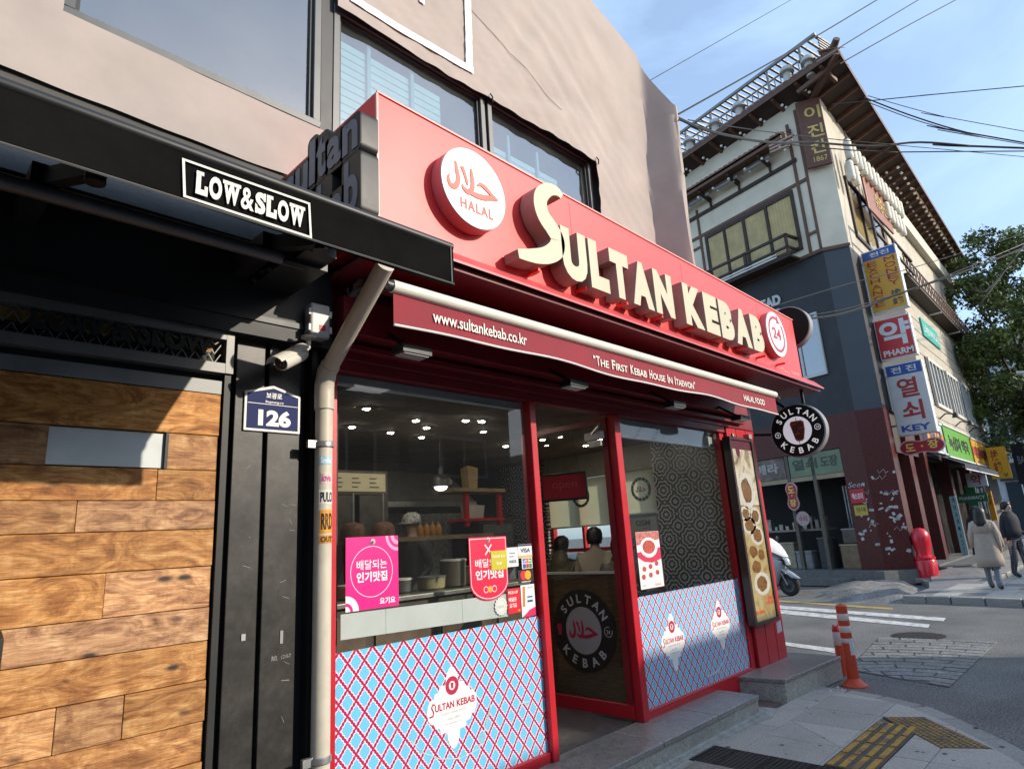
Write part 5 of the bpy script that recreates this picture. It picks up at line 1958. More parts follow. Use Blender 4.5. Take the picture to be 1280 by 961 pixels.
for (fu, fz_, ru, rz, pl) in ((0.30, 0.92, 0.12, 0.035, 0), (0.45, 0.70, 0.30, 0.085, 1), (0.25, 0.575, 0.2, 0.035, 1), (0.7, 0.56, 0.22, 0.04, 1), (0.35, 0.51, 0.26, 0.04, 1), (0.65, 0.455, 0.26, 0.045, 1), (0.35, 0.37, 0.22, 0.04, 0), (0.72, 0.35, 0.20, 0.035, 0), (0.40, 0.29, 0.26, 0.04, 0), (0.55, 0.20, 0.32, 0.05, 1)):
 cu, cv = in0 + (in1 - in0) * fu, mz0 + H_ * fz_
 if pl:
  b = MB()
  b.prism(circ(cu, cv, (in1 - in0) * ru * 1.2, 26, ry=H_ * rz * 1.2), fmn, 0.0012, 0.002)
  b.build('plate', plate_w, mb_)
 b = MB()
 rw_ = [1 + 0.22 * noise.noise(Vector((math.cos(k_ * .26) * 2 + fz_ * 9, math.sin(k_ * .26) * 2, fu * 7))) for k_ in range(24)]
 b.prism([(cu + (in1 - in0) * ru * 0.8 * rw_[k_] * math.cos(k_ * math.pi / 12), cv + H_ * rz * 0.8 * rw_[k_] * math.sin(k_ * math.pi / 12)) for k_ in range(24)], fmn, 0.0022, 0.003)
 b.build('dish', meat if fz_ < 0.9 else MATS['menu_maroon'], mb_)
b = MB()
put_text(b, 'BEEF KEBAB', fmn, in0 + 0.03, mz0 + 0.10, 0.2, 0.035, 0.003, 0.004, bold=0.02)
put_text(b, 'CHICKEN', fmn, in0 + 0.30, mz0 + 0.17, 0.2, 0.035, 0.003, 0.004, bold=0.02)
put_text(b, 'LAMB', fmn, in0 + 0.30, mz0 + 0.22, 0.16, 0.035, 0.003, 0.004, bold=0.02)
b.build('lettering', pm('menu_orange', lin('#e0643c'), 0.4, var=0.05), mb_)
b = MB()
b.box(mx0 + 0.05, mx0 + 0.09, -0.16, -0.14, mz1, mz1 + 0.03)
b.box(mx1 - 0.12, mx1 - 0.05, -0.17, -0.10, mz1, mz1 + 0.05)
b.build('top_bracket', steel, mb_)
b = MB()
b.prism([(7.14, 0.46), (7.26, 0.47), (7.26, 0.58), (7.14, 0.57)], front(-0.0555), 0, 0.001)
b.build('sticker', pm('sticker_grey', (0.55, 0.5, 0.52), 0.6, var=0.5, scale=60), sf)

# ================================================================== round blade sign and its dark twin
def blade(x, y, z, r, lab):
 t = thing('round_blade_sign', (x, y, z - r), lab, 'sign')
 f = leftf(x, y, z)
 b = MB()
 b.lathe([(r * 0.96, -0.11), (r, -0.10), (r, 0.0), (r * 0.965, 0.008)], (x, y, z), ax=(-1, 0, 0), n=56)
 b.build('drum', pm('drum_metal', (0.26, 0.25, 0.25), 0.5, metal=0.0, var=0.1), t, smooth=True)
 b = MB()
 b.prism(circ(0, 0, r * 0.955, 56), f, 0.0085, 0.011)
 fc_ = b.build('face', pm('sign_black', (0.012, 0.013, 0.012), 0.7, var=0.1, spec=0.2), t)
 return t, f, fc_
BX, BY, BZ = 7.6, (7.600, -0.459, 2.656)[1], (7.600, -0.459, 2.656)[2]
br_ = ((7.600, -0.494, 2.976)[2] - (7.600, -0.434, 2.343)[2]) / 2
t, f, fc_ = blade(BX, BY, BZ, br_, 'round black and white blade sign with a kebab spit at the shop corner')
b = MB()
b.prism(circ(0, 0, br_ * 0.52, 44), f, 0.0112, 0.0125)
b.build('inner_disc', pm('disc_lilac_glow', (0.60, 0.60, 0.66), 0.4, var=0.03, emit=0.35), fc_)  # slight glow added to lift the disc out of the shade
sgw = pm('sign_white', (0.72, 0.72, 0.70), 0.4, var=0.03)
sgl = pm('sign_white_glow', (0.72, 0.72, 0.70), 0.4, var=0.03, emit=0.3)  # white with an added glow, keeps the shaded letters bright
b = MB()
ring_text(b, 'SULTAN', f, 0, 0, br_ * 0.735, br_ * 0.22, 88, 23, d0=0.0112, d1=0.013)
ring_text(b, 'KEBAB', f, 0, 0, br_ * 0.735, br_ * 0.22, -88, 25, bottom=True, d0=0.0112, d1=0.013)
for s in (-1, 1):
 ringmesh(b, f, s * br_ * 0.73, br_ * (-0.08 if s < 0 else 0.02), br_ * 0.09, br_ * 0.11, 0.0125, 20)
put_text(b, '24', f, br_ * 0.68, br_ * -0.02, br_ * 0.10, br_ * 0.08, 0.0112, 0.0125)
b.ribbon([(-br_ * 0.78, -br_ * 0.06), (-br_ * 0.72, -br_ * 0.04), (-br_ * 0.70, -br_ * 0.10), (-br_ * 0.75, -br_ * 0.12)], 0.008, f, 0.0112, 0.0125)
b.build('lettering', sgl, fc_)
spit = [(-0.26, 0.30), (-0.20, 0.40), (0.18, 0.40), (0.26, 0.32), (0.26, 0.0), (0.18, -0.38), (0.10, -0.45), (-0.08, -0.45), (-0.14, -0.36)]
b = MB()
b.prism([(p[0] * br_ + br_ * 0.02, p[1] * br_ * 0.9) for p in spit][::-1], f, 0.0127, 0.0137)
b.build('spit_outline', pm('spit_orange', lin('#b35a2e'), 0.5, var=0.05), fc_)
b = MB()
b.prism([(p[0] * br_ * 0.84 + br_ * 0.02, p[1] * br_ * 0.78) for p in spit][::-1], f, 0.0139, 0.0147)
b.build('spit', pm('spit_brown', lin('#4a2c24'), 0.5, var=0.1), fc_)
b = MB()
for (u, v, l_) in ((-0.2, 0.22, 0.2), (0.05, 0.06, 0.2), (-0.1, -0.14, 0.18)):
 b.ribbon([(u * br_, v * br_), ((u + l_) * br_, (v + 0.03) * br_)], br_ * 0.025, f, 0.0149, 0.0155)
b.ribbon([(0.02 * br_, 0.36 * br_), (0.02 * br_, 0.47 * br_)], br_ * 0.025, f, 0.0149, 0.0155)
b.ribbon([(0.02 * br_, -0.4 * br_), (0.02 * br_, -0.5 * br_)], br_ * 0.025, f, 0.0149, 0.0155)
b.build('spit_detail', MATS['spit_orange'], fc_)
b = MB()
b.bar((BX + 0.05, BY + 0.12, BZ + br_ - 0.02), (BX + 0.05, BY + 0.30, 3.13), 0.03, 0.03)
b.bar((BX + 0.05, BY - 0.10, BZ + br_ - 0.01), (BX + 0.05, BY - 0.10, 3.13), 0.03, 0.03)
b.bar((BX + 0.05, BY + br_ - 0.02, BZ), (BX + 0.05, 0.2, BZ + 0.05), 0.03, 0.03)
b.build('bracket', bsteel, t)
DX = 7.85
DY, DZ = (7.850, -0.462, 4.017)[1], (7.850, -0.525, 3.977)[2]
t, f, fc_ = blade(DX, DY, DZ, 0.27, 'dark round blade sign half hidden behind the right end of the red sign')
b = MB()
b.bar((DX + 0.05, DY + 0.2, DZ), (DX + 0.05, 0.3, DZ), 0.03, 0.03)
b.bar((DX + 0.05, 0.3, DZ), (SX1 - 0.02, 0.25, DZ), 0.03, 0.03)
b.build('bracket', bsteel, t)

# ================================================================== drainpipe
pvc = pm('pipe_cream', (0.56, 0.51, 0.41), 0.45, var=0.08, scale=4, dirt=0.45, dirtcol=(0.36, 0.31, 0.23), dscale=5)
PXc, PYc, PR = 1.710, -0.10, 0.046
pz = 2.452
dp = thing('drainpipe', (PXc, PYc, 0), 'cream plastic drainpipe with stickers between black column and red post', 'pipe')
b = MB()
b.tube([(PXc, PYc, 0.0), (PXc, PYc, pz)], PR, 18)
b.build('pipe', pvc, dp, smooth=True)
e0 = Vector((PXc, PYc, pz + 0.10))
top = Vector((1.645, -0.800, 2.949))
b = MB()
b.tube([(PXc, PYc, pz - 0.09), (PXc, PYc, pz + 0.0), (PXc, PYc, pz + 0.045), e0.lerp(top, 0.05), e0.lerp(top, 0.11)], [PR + 0.007] * 5, 18)
b.build('elbow', pvc, dp, smooth=True)
b = MB()
b.tube([e0, e0.lerp(top, 0.5), top], PR, 18)
b.build('slanting_pipe', pvc, dp, smooth=True)
for zc in (2.167, 0.636):
 b = MB()
 b.lathe([(PR + 0.004, -0.016), (PR + 0.008, -0.012), (PR + 0.008, 0.012), (PR + 0.004, 0.016)], (PXc, PYc, zc), n=20)
 b.box(PXc - PR - 0.05, PXc - PR, PYc - 0.012, PYc + 0.012, zc - 0.02, zc + 0.02)
 b.box(PXc - 0.012, PXc + 0.012, PYc + PR, 0.03, zc - 0.012, zc + 0.012)
 b.build('clamp', steel, dp, smooth=True)
def wrap_sticker(z0, z1, a0, a1, col, nm='sticker', txt=None, ink=None):
 b = MB()
 vs, fs = [], []
 n = 8
 for i in range(n + 1):
  a = R(a0 + (a1 - a0) * i / n)
  for z in (z0, z1):
   vs.append((PXc + (PR + 0.001) * math.cos(a), PYc + (PR + 0.001) * math.sin(a), z))
 for i in range(n):
  fs.append((2 * i, 2 * i + 2, 2 * i + 3, 2 * i + 1))
 b.add(vs, fs)
 o = b.build(nm, pm('pipe_sticker_%d' % int(z0 * 1000), col, 0.5, var=0.25, scale=60), dp)
 if txt:
  b = MB()
  amid = R((a0 + a1) / 2)
  vs_, fs_, be = text_poly(txt, 0.03)
  u0_, u1_ = min(p[0] for p in vs_), max(p[0] for p in vs_)
  v0_, v1_ = min(p[1] for p in vs_), max(p[1] for p in vs_)
  W_ = abs(R(a1 - a0)) * PR * 0.8
  V = []
  for (x, y) in vs_:
   s_ = ((x - u0_) / (u1_ - u0_) - 0.5) * W_ / PR
   V.append((PXc + (PR + 0.002) * math.cos(amid + s_), PYc + (PR + 0.002) * math.sin(amid + s_), z0 + (z1 - z0) * (0.15 + 0.7 * (y - v0_) / (v1_ - v0_))))
  b.add(V, fs_)
  b.build('sticker_print', pm('pipe_ink_%d' % int(z0 * 1000), ink, 0.5, var=0.05), o)
q = lambda y: atz_pipe(y)
PIPEZ = {570: 2.100, 580: 2.057, 590: 2.015, 598: 1.981, 604: 1.956, 612: 1.923, 614: 1.914, 630: 1.848, 637: 1.819, 666: 1.701, 669: 1.689, 679: 1.649}
wrap_sticker(PIPEZ[580], PIPEZ[570], 215, 300, lin('#8fc3d8'), txt='Smile', ink=lin('#eef4f6'))
wrap_sticker(PIPEZ[604], PIPEZ[590], 225, 300, lin('#c8c4b8'), txt='love', ink=lin('#c8488a'))
wrap_sticker(PIPEZ[630], PIPEZ[612], 215, 320, lin('#d8d4c8'), txt='PULO', ink=lin('#141414'))
wrap_sticker(PIPEZ[666], PIPEZ[637], 222, 320, lin('#d8962a'), txt='RRD', ink=lin('#40200c'))
wrap_sticker(PIPEZ[679], PIPEZ[669], 220, 320, lin('#c8841e'), txt='OUT', ink=lin('#40200c'))

# ================================================================== house number plate
navy = pm('plate_navy', lin('#232c5c'), 0.65, var=0.06, spec=0.2)
plw = pm('plate_white', (0.76, 0.75, 0.71), 0.45, var=0.04)
pts = [(1.303, 2.228), (1.610, 2.232), (1.610, 2.444), (1.452, 2.482), (1.301, 2.430)]
zl = (pts[0][1] + pts[1][1]) / 2
xl, xr = pts[0][0], pts[1][0]
zs_ = (pts[4][1] + pts[2][1]) / 2
za_ = pts[3][1]
outer = [(xl, zl), (xr, zl), (xr, zs_), ((xl + xr) / 2, za_), (xl, zs_)]
npl = thing('house_number_plate', ((xl + xr) / 2, -0.02, zl), 'navy house number plate 126 with a white rim on the black column', 'plate')
def pent(x0, x1, z0, zs, za, g):
 return [(x0 + g, z0 + g), (x1 - g, z0 + g), (x1 - g, zs - g * 0.7), ((x0 + x1) / 2, za - g * 1.15), (x0 + g, zs - g * 0.7)]
fp = front(-0.0165)
b = MB()
b.prism(outer, fp, 0.0, 0.008)
b.build('rim', plw, npl, bevel=0.006, seg=2)
b = MB()
b.prism(pent(xl, xr, zl, zs_, za_, 0.014), fp, 0.008, 0.0095)
nb_ = b.build('field', navy, npl)
W_ = xr - xl
b = MB()
put_text(b, '126', fp, xl + W_ * 0.24, zl + 0.030, W_ * 0.58, 0.088, 0.0095, 0.011, bold=0.05)
put_text(b, '보광로', fp, xl + W_ * 0.37, zs_ - 0.028, W_ * 0.28, 0.032, 0.0095, 0.011, bold=0.02)
put_text(b, 'Bogwang-ro', fp, xl + W_ * 0.36, zs_ - 0.056, W_ * 0.32, 0.016, 0.0095, 0.011, bold=0.01)
zl2 = zl + 0.145
b.prism([(xl + 0.016, zl2), (xr - 0.016, zl2), (xr - 0.016, zl2 + 0.003), (xl + 0.016, zl2 + 0.003)], fp, 0.0095, 0.0105)
b.build('lettering', plw, nb_)

# ================================================================== CCTV camera and junction box
cw = pm('camera_white', (0.66, 0.63, 0.56), 0.35, var=0.06, dirt=0.3, dirtcol=(0.4, 0.37, 0.32), dscale=8)
cv = thing('security_camera', (1.585, -0.1, 2.6), 'white bullet security camera pointing left above the number plate', 'camera')
tail = Vector((1.550, -0.160, 2.651))
nose = Vector((1.390, -0.240, 2.543))
d = (nose - tail).normalized()
b = MB()
b.lathe([(0.030, 0.0), (0.040, 0.012), (0.042, 0.03), (0.042, (nose - tail).length - 0.01), (0.038, (nose - tail).length)], tail, ax=d, n=22)
body = b.build('body', cw, cv, smooth=True)
b = MB()
b.lathe([(0.034, 0.0), (0.034, 0.004), (0.028, 0.005)], nose, ax=d, n=22)
b.build('lens_ring', pm('lens_black', (0.01, 0.01, 0.012), 0.2, var=0.05), body)
b = MB()
up = Vector((0, 0, 1))
sd = d.cross(up).normalized()
u2 = sd.cross(d)
vs, fs = [], []
Lh = (nose - tail).length + 0.05
for i in range(2):
 for k in range(9):
  a = R(20 + 140 * k / 8)
  for rr in (0.047, 0.051):
   vs.append(tail + d * (0.0 + Lh * i) + sd * math.cos(a) * rr + u2 * math.sin(a) * rr)
for k in range(8):
 fs.append((2 * k + 1, 2 * k + 3, 18 + 2 * k + 3, 18 + 2 * k + 1))
 fs.append((2 * k, 18 + 2 * k, 18 + 2 * k + 2, 2 * k + 2))
 fs.append((18 + 2 * k, 18 + 2 * k + 1, 18 + 2 * k + 3, 18 + 2 * k + 2))
b.add(vs, fs)
b.build('sunshade', cw, cv, smooth=True)
b = MB()
for k in range(8):
 a = 2 * math.pi * k / 8
 c = nose + d * 0.006 + (sd * math.cos(a) + u2 * math.sin(a)) * 0.022
 b.sphere(c, 0.005, 6, 4)
b.sphere(nose + d * 0.004, 0.012, 10, 6)
b.build('lens', pm('lens_glass', (0.03, 0.028, 0.03), 0.08, var=0.05), body)
b = MB()
b.tube([tail - d * 0.01, tail - d * 0.03 + Vector((0.012, 0, 0.02)), Vector((tail.x + 0.035, tail.y + 0.01, tail.z + 0.085))], 0.014, 10)
b.lathe([(0.04, 0), (0.04, 0.012), (0.02, 0.016)], (tail.x + 0.035, tail.y + 0.01, tail.z + 0.085), n=18)
b.build('mount_arm', cw, cv, smooth=True)
b = MB()
c = tail.lerp(nose, 0.35) + u2 * 0.0515
b.box(c.x - 0.012, c.x + 0.012, c.y - 0.012, c.y + 0.004, c.z - 0.004, c.z + 0.002)
b.build('red_label', pm('label_red', lin('#c02a30'), 0.5, var=0.1), body)
jx0, jx1 = 1.590, 1.701
jz0, jz1 = 2.751, 2.943
jb = thing('junction_box', ((jx0 + jx1) / 2, -0.1, jz0), 'pale grey junction box with a red label above the camera', 'box')
b = MB()
b.box(jx0, jx1, -0.135, -0.03, jz0, jz1)
b.build('case', pm('box_grey', (0.40, 0.39, 0.37), 0.5, var=0.08), jb, bevel=0.012, seg=3)
b = MB()
b.box(jx0 - 0.003, jx1 + 0.003, -0.17, -0.136, jz0 - 0.003, jz1 + 0.003)
b.build('lid', pm('box_pale', (0.56, 0.55, 0.52), 0.45, var=0.06, dirt=0.2), jb, bevel=0.014, seg=3)
b = MB()
for zz in (jz0 + 0.05, jz1 - 0.05):
 b.box(jx1 - 0.004, jx1 + 0.012, -0.172, -0.12, zz - 0.018, zz + 0.018)
 b.box(jx0 - 0.012, jx0 + 0.004, -0.165, -0.13, zz - 0.018, zz + 0.018)
b.build('latch', WP, jb)
b = MB()
b.box((jx0 + jx1) / 2 - 0.01, (jx0 + jx1) / 2 + 0.03, -0.1715, -0.170, jz0 + 0.04, jz0 + 0.07)
b.build('red_label', MATS['label_red'], jb)
# bundle of cables and a wrapped hose beside the pipe
hose = pm('grey_hose', (0.22, 0.2, 0.18), 0.7, var=0.2)
hb = thing('cable_bundle', (1.855, -0.2, 2.7), 'twisted grey cables hanging behind the slanting drainpipe', 'cable')
for k in range(3):
 b = MB()
 pp = []
 for i in range(10):
  t_ = i / 9
  p = Vector((1.969, -0.160, 3.345)).lerp(Vector((1.847, -0.160, 3.024)), t_)
  pp.append(p + Vector((0.025 * math.sin(t_ * 9 + k * 2.1), 0.02 * math.cos(t_ * 9 + k * 2.1) - 0.02 * k, 0)))
 b.tube(pp, 0.016, 8)
 b.build('cable', hose, hb, smooth=True)
b = MB()
b.tube([Vector((1.841, -0.080, 3.275)), Vector((1.869, -0.070, 3.172)), Vector((1.883, -0.065, 3.033)), Vector((1.860, -0.060, 2.938))], 0.005, 6)
b.build('thin_wire', WP, hb)

# ================================================================== bollards
ora = pm('bollard_orange', (0.56, 0.062, 0.018), 0.5, var=0.1, scale=6, dirt=0.4, dirtcol=(0.30, 0.05, 0.02), dscale=5)
refl = pm('bollard_band', (0.62, 0.58, 0.54), 0.4, var=0.12, scale=10, dirt=0.3, dirtcol=(0.35, 0.3, 0.27))
def bollard(x, y, z, hgt, r, lab, dented=False):
 t = thing('traffic_bollard', (x, y, z), lab, 'bollard', 'orange traffic bollards at the shop corner')
 b = MB()
 b.lathe([(r * 2.3, 0.0), (r * 2.3, 0.012), (r * 1.9, 0.022), (r * 1.25, 0.06), (r, 0.075), (r, hgt - 0.02)] if not dented else [(r * 1.3, 0), (r, 0.03), (r, hgt - 0.08), (r * 0.95, hgt - 0.06)], (x, y, z), n=26)
 b.build('post', ora, t, smooth=True)
 if dented:
  b = MB()
  b.add([(x - r * .9, y - r * .6, z + hgt - 0.07), (x + r * .9, y - r * .7, z + hgt - 0.07), (x + r * .9, y + r * .7, z + hgt - 0.07), (x - r * .8, y + r * .7, z + hgt - 0.07), (x - r * .9, y - r * .3, z + hgt - 0.01), (x + r * .3, y - r * .5, z + hgt + 0.02), (x + r * .9, y + r * .3, z + hgt - 0.03), (x - r * .4, y + r * .6, z + hgt)], [(0, 1, 5, 4), (1, 2, 6, 5), (2, 3, 7, 6), (3, 0, 4, 7), (4, 5, 6, 7)])
  b.build('crushed_top', pm('bollard_red', (0.6, 0.03, 0.03), 0.5, var=0.15), t)
  bands = ((hgt * 0.60, hgt * 0.86),)
 else:
  b = MB()
  b.lathe([(r, hgt - 0.02), (r * 1.0, hgt - 0.005), (r * 0.75, hgt + 0.008), (r * 0.25, hgt + 0.012), (r * 0.2, hgt + 0.02)], (x, y, z), n=26)
  b.build('cap', ora, t, smooth=True)
  bands = ((hgt * 0.815, hgt * 0.90), (hgt * 0.665, hgt * 0.745), (hgt * 0.535, hgt * 0.59))
 for (z0, z1) in bands:
  b = MB()
  b.lathe([(r + 0.001, z0), (r + 0.0022, z0 + 0.002), (r + 0.0022, z1 - 0.002), (r + 0.001, z1)], (x, y, z), n=26)
  b.build('reflective_band', refl, t, smooth=True)
 return t
bx, by = (7.306, -0.696)
t = bollard(bx, by, -0.03, 0.775, 0.055, 'tall orange bollard with white bands and a pasted notice')
b = MB()
vs, fs = [], []
for i in range(9):
 a = R(215 + 75 * i / 8)
 for z in (0.30, 0.46):
  vs.append((bx + 0.0575 * math.cos(a), by + 0.0575 * math.sin(a), z - 0.03))
for i in range(8):
 fs.append((2 * i, 2 * i + 2, 2 * i + 3, 2 * i + 1))
b.add(vs, fs)
b.build('notice', pm('notice_paper', (0.58, 0.57, 0.56), 0.7, var=0.35, scale=55), t)
bx2, by2 = (7.517, -0.538)
bollard(7.75, -0.455, -0.03, 0.52, 0.052, 'short crushed orange bollard behind the tall bollard', True)

# ================================================================== glass door, swung inwards
dr = thing('glass_door', (4.5, 0.5, 0.17), 'red glass door of the kebab shop standing open inwards', 'door')
DXa = 4.485
b = MB()
b.box(DXa, DXa + 0.04, 0.03, 1.06, 0.18, 0.285)
b.build('bottom_rail', red, dr, bevel=0.003, seg=1)
b = MB()
b.box(DXa, DXa + 0.04, 0.03, 1.06, 2.57, 2.61)
b.build('top_rail', dred, dr)
for (y0, y1) in ((0.03, 0.085), (1.005, 1.06)):
 b = MB()
 b.box(DXa, DXa + 0.04, y0, y1, 0.285, 2.57)
 b.build('stile', dred, dr)
b = MB()
b.box(DXa + 0.016, DXa + 0.024, 0.085, 1.005, 0.285, 2.57)
b.build('pane', pane_m, dr)
film = pm('wood_film', (0.085, 0.045, 0.022), 0.25, var=0.5, scale=7, stretch=(1, 1.2, 9))
b = MB()
b.box(DXa + 0.0245, DXa + 0.030, 0.086, 1.004, 0.286, 1.285)
b.build('wood_film', film, dr)
b = MB()
b.box(DXa + 0.006, DXa + 0.034, 0.085, 1.005, 1.286, 1.305)
b.build('mid_bar', pm('pale_bar', (0.45, 0.43, 0.36), 0.5, var=0.1), dr)
fd = leftf(DXa + 0.0155, 0.48, 0.82)
b = MB()
b.prism(circ(0, 0, 0.338, 56), fd, 0.0, 0.0015)
stk = b.build('logo_disc', pm('logo_black', (0.010, 0.010, 0.011), 0.45, var=0.08), dr)
b = MB()
b.prism(circ(0.0, 0.0, 0.193, 48), fd, 0.0018, 0.0026)
b.build('inner_disc', pm('logo_grey', (0.33, 0.31, 0.31), 0.5, var=0.04), stk)
b = MB()
ring_text(b, 'SULTAN', fd, 0, 0, 0.262, 0.072, 85, 22, d0=0.0018, d1=0.003, bold=0.025)
ring_text(b, 'KEBAB', fd, 0, 0, 0.262, 0.072, -92, 24, bottom=True, d0=0.0018, d1=0.003, bold=0.025)
ringmesh(b, fd, 0.265, 0.0, 0.036, 0.042, 0.003, 30, 70, 380)
put_text(b, '24', fd, 0.247, -0.016, 0.036, 0.03, 0.0018, 0.003, bold=0.02)
b.build('lettering', pm('logo_white', (0.48, 0.46, 0.44), 0.5, var=0.04), stk)
b = MB()
halal(b, fd, 0, 0.01, 0.31, 0.0028, 0.0036)
b.build('script', crim, stk)
b = MB()
b.prism([(-0.29, 0.045), (-0.245, 0.045), (-0.24, 0.02), (-0.25, -0.045), (-0.28, -0.045), (-0.295, 0.02)][::-1], fd, 0.0018, 0.003)
b.build('spit_mark', crim, stk)
b = MB()
b.box(DXa - 0.05, DXa + 0.0, 0.05, 0.24, 2.42, 2.49)
b.build('closer_body', WP, dr, bevel=0.006, seg=1)
b = MB()
b.bar((DXa - 0.02, 0.2, 2.455), (DXa - 0.10, 0.03, 2.52), 0.02, 0.015)
b.box(DXa - 0.055, DXa - 0.005, 0.06, 0.20, 2.36, 2.41)
b.build('closer_arm', steel, dr)
b = MB()
b.tube([(DXa - 0.0, 0.93, 1.1), (DXa - 0.05, 0.93, 1.1), (DXa - 0.05, 0.93, 1.5), (DXa - 0.0, 0.93, 1.5)], 0.012, 8)
b.build('handle', steel, dr, smooth=True)
# the OPEN sign
os_ = thing('open_sign', (4.46, 0.52, 1.98), 'small red open sign hanging behind the glass door', 'sign')
of = Fr((4.44, 0.52, 2.05), Vector((0.45, -0.89, 0)))
b = MB()
b.prism([(-0.215, -0.125), (0.215, -0.125), (0.215, 0.125), (-0.215, 0.125)], of, -0.02, 0.0)
b.build('frame', bsteel, os_, bevel=0.008, seg=2)
b = MB()
b.prism([(-0.195, -0.105), (0.195, -0.105), (0.195, 0.105), (-0.195, 0.105)], of, 0.0004, 0.003)
b.build('panel', pm('open_red', (0.36, 0.006, 0.014), 0.3, var=0.05), os_)
b = MB()
put_text(b, 'open', of, -0.11, -0.035, 0.23, 0.075, 0.003, 0.005, bold=-0.004)
b.build('lettering', pm('open_letters', (0.50, 0.06, 0.07), 0.5, var=0.05), os_)
b = MB()
b.tube([of.p(-0.15, 0.125, -0.01), of.p(-0.10, 0.5, -0.01)], 0.002, 4)
b.tube([of.p(0.15, 0.125, -0.01), of.p(0.10, 0.5, -0.01)], 0.002, 4)
b.build('cord', bsteel, os_)

# ================================================================== shop interior
def struct(b, nm, m_, lab, cat):
 return b.build(nm, m_, label=lab, cat=cat, kind='structure')
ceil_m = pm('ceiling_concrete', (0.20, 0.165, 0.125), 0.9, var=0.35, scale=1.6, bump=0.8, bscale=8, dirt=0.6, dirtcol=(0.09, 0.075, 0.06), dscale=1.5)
b = MB()
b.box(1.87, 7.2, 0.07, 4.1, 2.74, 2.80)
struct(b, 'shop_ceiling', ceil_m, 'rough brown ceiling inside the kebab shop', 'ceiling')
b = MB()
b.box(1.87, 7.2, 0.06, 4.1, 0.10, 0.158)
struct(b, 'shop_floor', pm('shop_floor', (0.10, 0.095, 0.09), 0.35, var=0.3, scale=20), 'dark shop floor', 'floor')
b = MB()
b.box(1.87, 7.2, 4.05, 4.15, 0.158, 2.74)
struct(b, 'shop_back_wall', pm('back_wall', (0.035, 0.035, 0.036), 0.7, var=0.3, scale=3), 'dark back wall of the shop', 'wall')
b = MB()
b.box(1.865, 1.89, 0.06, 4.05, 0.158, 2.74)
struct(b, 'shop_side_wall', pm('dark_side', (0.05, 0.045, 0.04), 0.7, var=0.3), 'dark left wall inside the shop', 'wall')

def ornament_mat():
 """black and grey ornamental tiles"""
 m_ = bpy.data.materials.new('ornament_tiles')
 m_.use_nodes = True
 n = m_.node_tree.nodes
 l = m_.node_tree.links
 bs = n['Principled BSDF']
 bs.inputs['Roughness'].default_value = 0.3
 tc = n.new('ShaderNodeTexCoord')
 sp = n.new('ShaderNodeSeparateXYZ')
 l.new(tc.outputs['Object'], sp.inputs[0])
 def ma(op, a, c=None):
  x = n.new('ShaderNodeMath')
  x.operation = op
  for i, q in enumerate((a, c)):
   if q is None:
    continue
   if isinstance(q, (int, float)):
    x.inputs[i].default_value = q
   else:
    l.new(q, x.inputs[i])
  return x.outputs[0]
 P = 0.3
 u = ma('SUBTRACT', ma('FRACT', ma('DIVIDE', sp.outputs['Y'], P)), 0.5)
 v = ma('SUBTRACT', ma('FRACT', ma('DIVIDE', sp.outputs['Z'], P)), 0.5)
 r = ma('SQRT', ma('ADD', ma('MULTIPLY', u, u), ma('MULTIPLY', v, v)))
 an = ma('ARCTAN2', v, u)
 pet = ma('MULTIPLY', ma('COSINE', ma('MULTIPLY', an, 8.0)), 0.35)
 rings = ma('SINE', ma('ADD', ma('MULTIPLY', r, 38.0), ma('MULTIPLY', pet, 4.0)))
 cu = ma('ABSOLUTE', u)
 cv = ma('ABSOLUTE', v)
 dia = ma('SINE', ma('MULTIPLY', ma('ADD', ma('ADD', cu, cv), ma('MULTIPLY', rings, 0.05)), 30.0))
 s = ma('ADD', rings, ma('MULTIPLY', dia, 0.7))
 bw = ma('GREATER_THAN', s, 0.15)
 mx = n.new('ShaderNodeMixRGB')
 mx.inputs[1].default_value = (0.012, 0.013, 0.014, 1)
 mx.inputs[2].default_value = (0.50, 0.51, 0.49, 1)
 l.new(bw, mx.inputs[0])
 l.new(mx.outputs[0], bs.inputs['Base Color'])
 return m_
orn = ornament_mat()
b = MB()
b.box(7.10, 7.3, 0.10, 1.24, 0.158, 2.74)
struct(b, 'tiled_pier', orn, 'black and grey patterned tile pier inside the right window', 'wall')
b = MB()
b.box(7.10, 7.3, 3.12, 4.05, 0.158, 2.74)
struct(b, 'tiled_rear_pier', orn, 'patterned tile pier at the back of the shop', 'wall')
b = MB()
b.box(7.12, 7.3, 1.24, 3.12, 2.42, 2.74)
struct(b, 'side_lintel', pm('pale_lintel', (0.34, 0.32, 0.27), 0.8, var=0.15), 'pale lintel above the side windows', 'wall')
b = MB()
b.box(7.12, 7.3, 1.24, 3.12, 0.158, 0.95)
struct(b, 'side_dado', pm('dado_red', (0.16, 0.012, 0.018), 0.5, var=0.2), 'dark red dado under the side windows', 'wall')
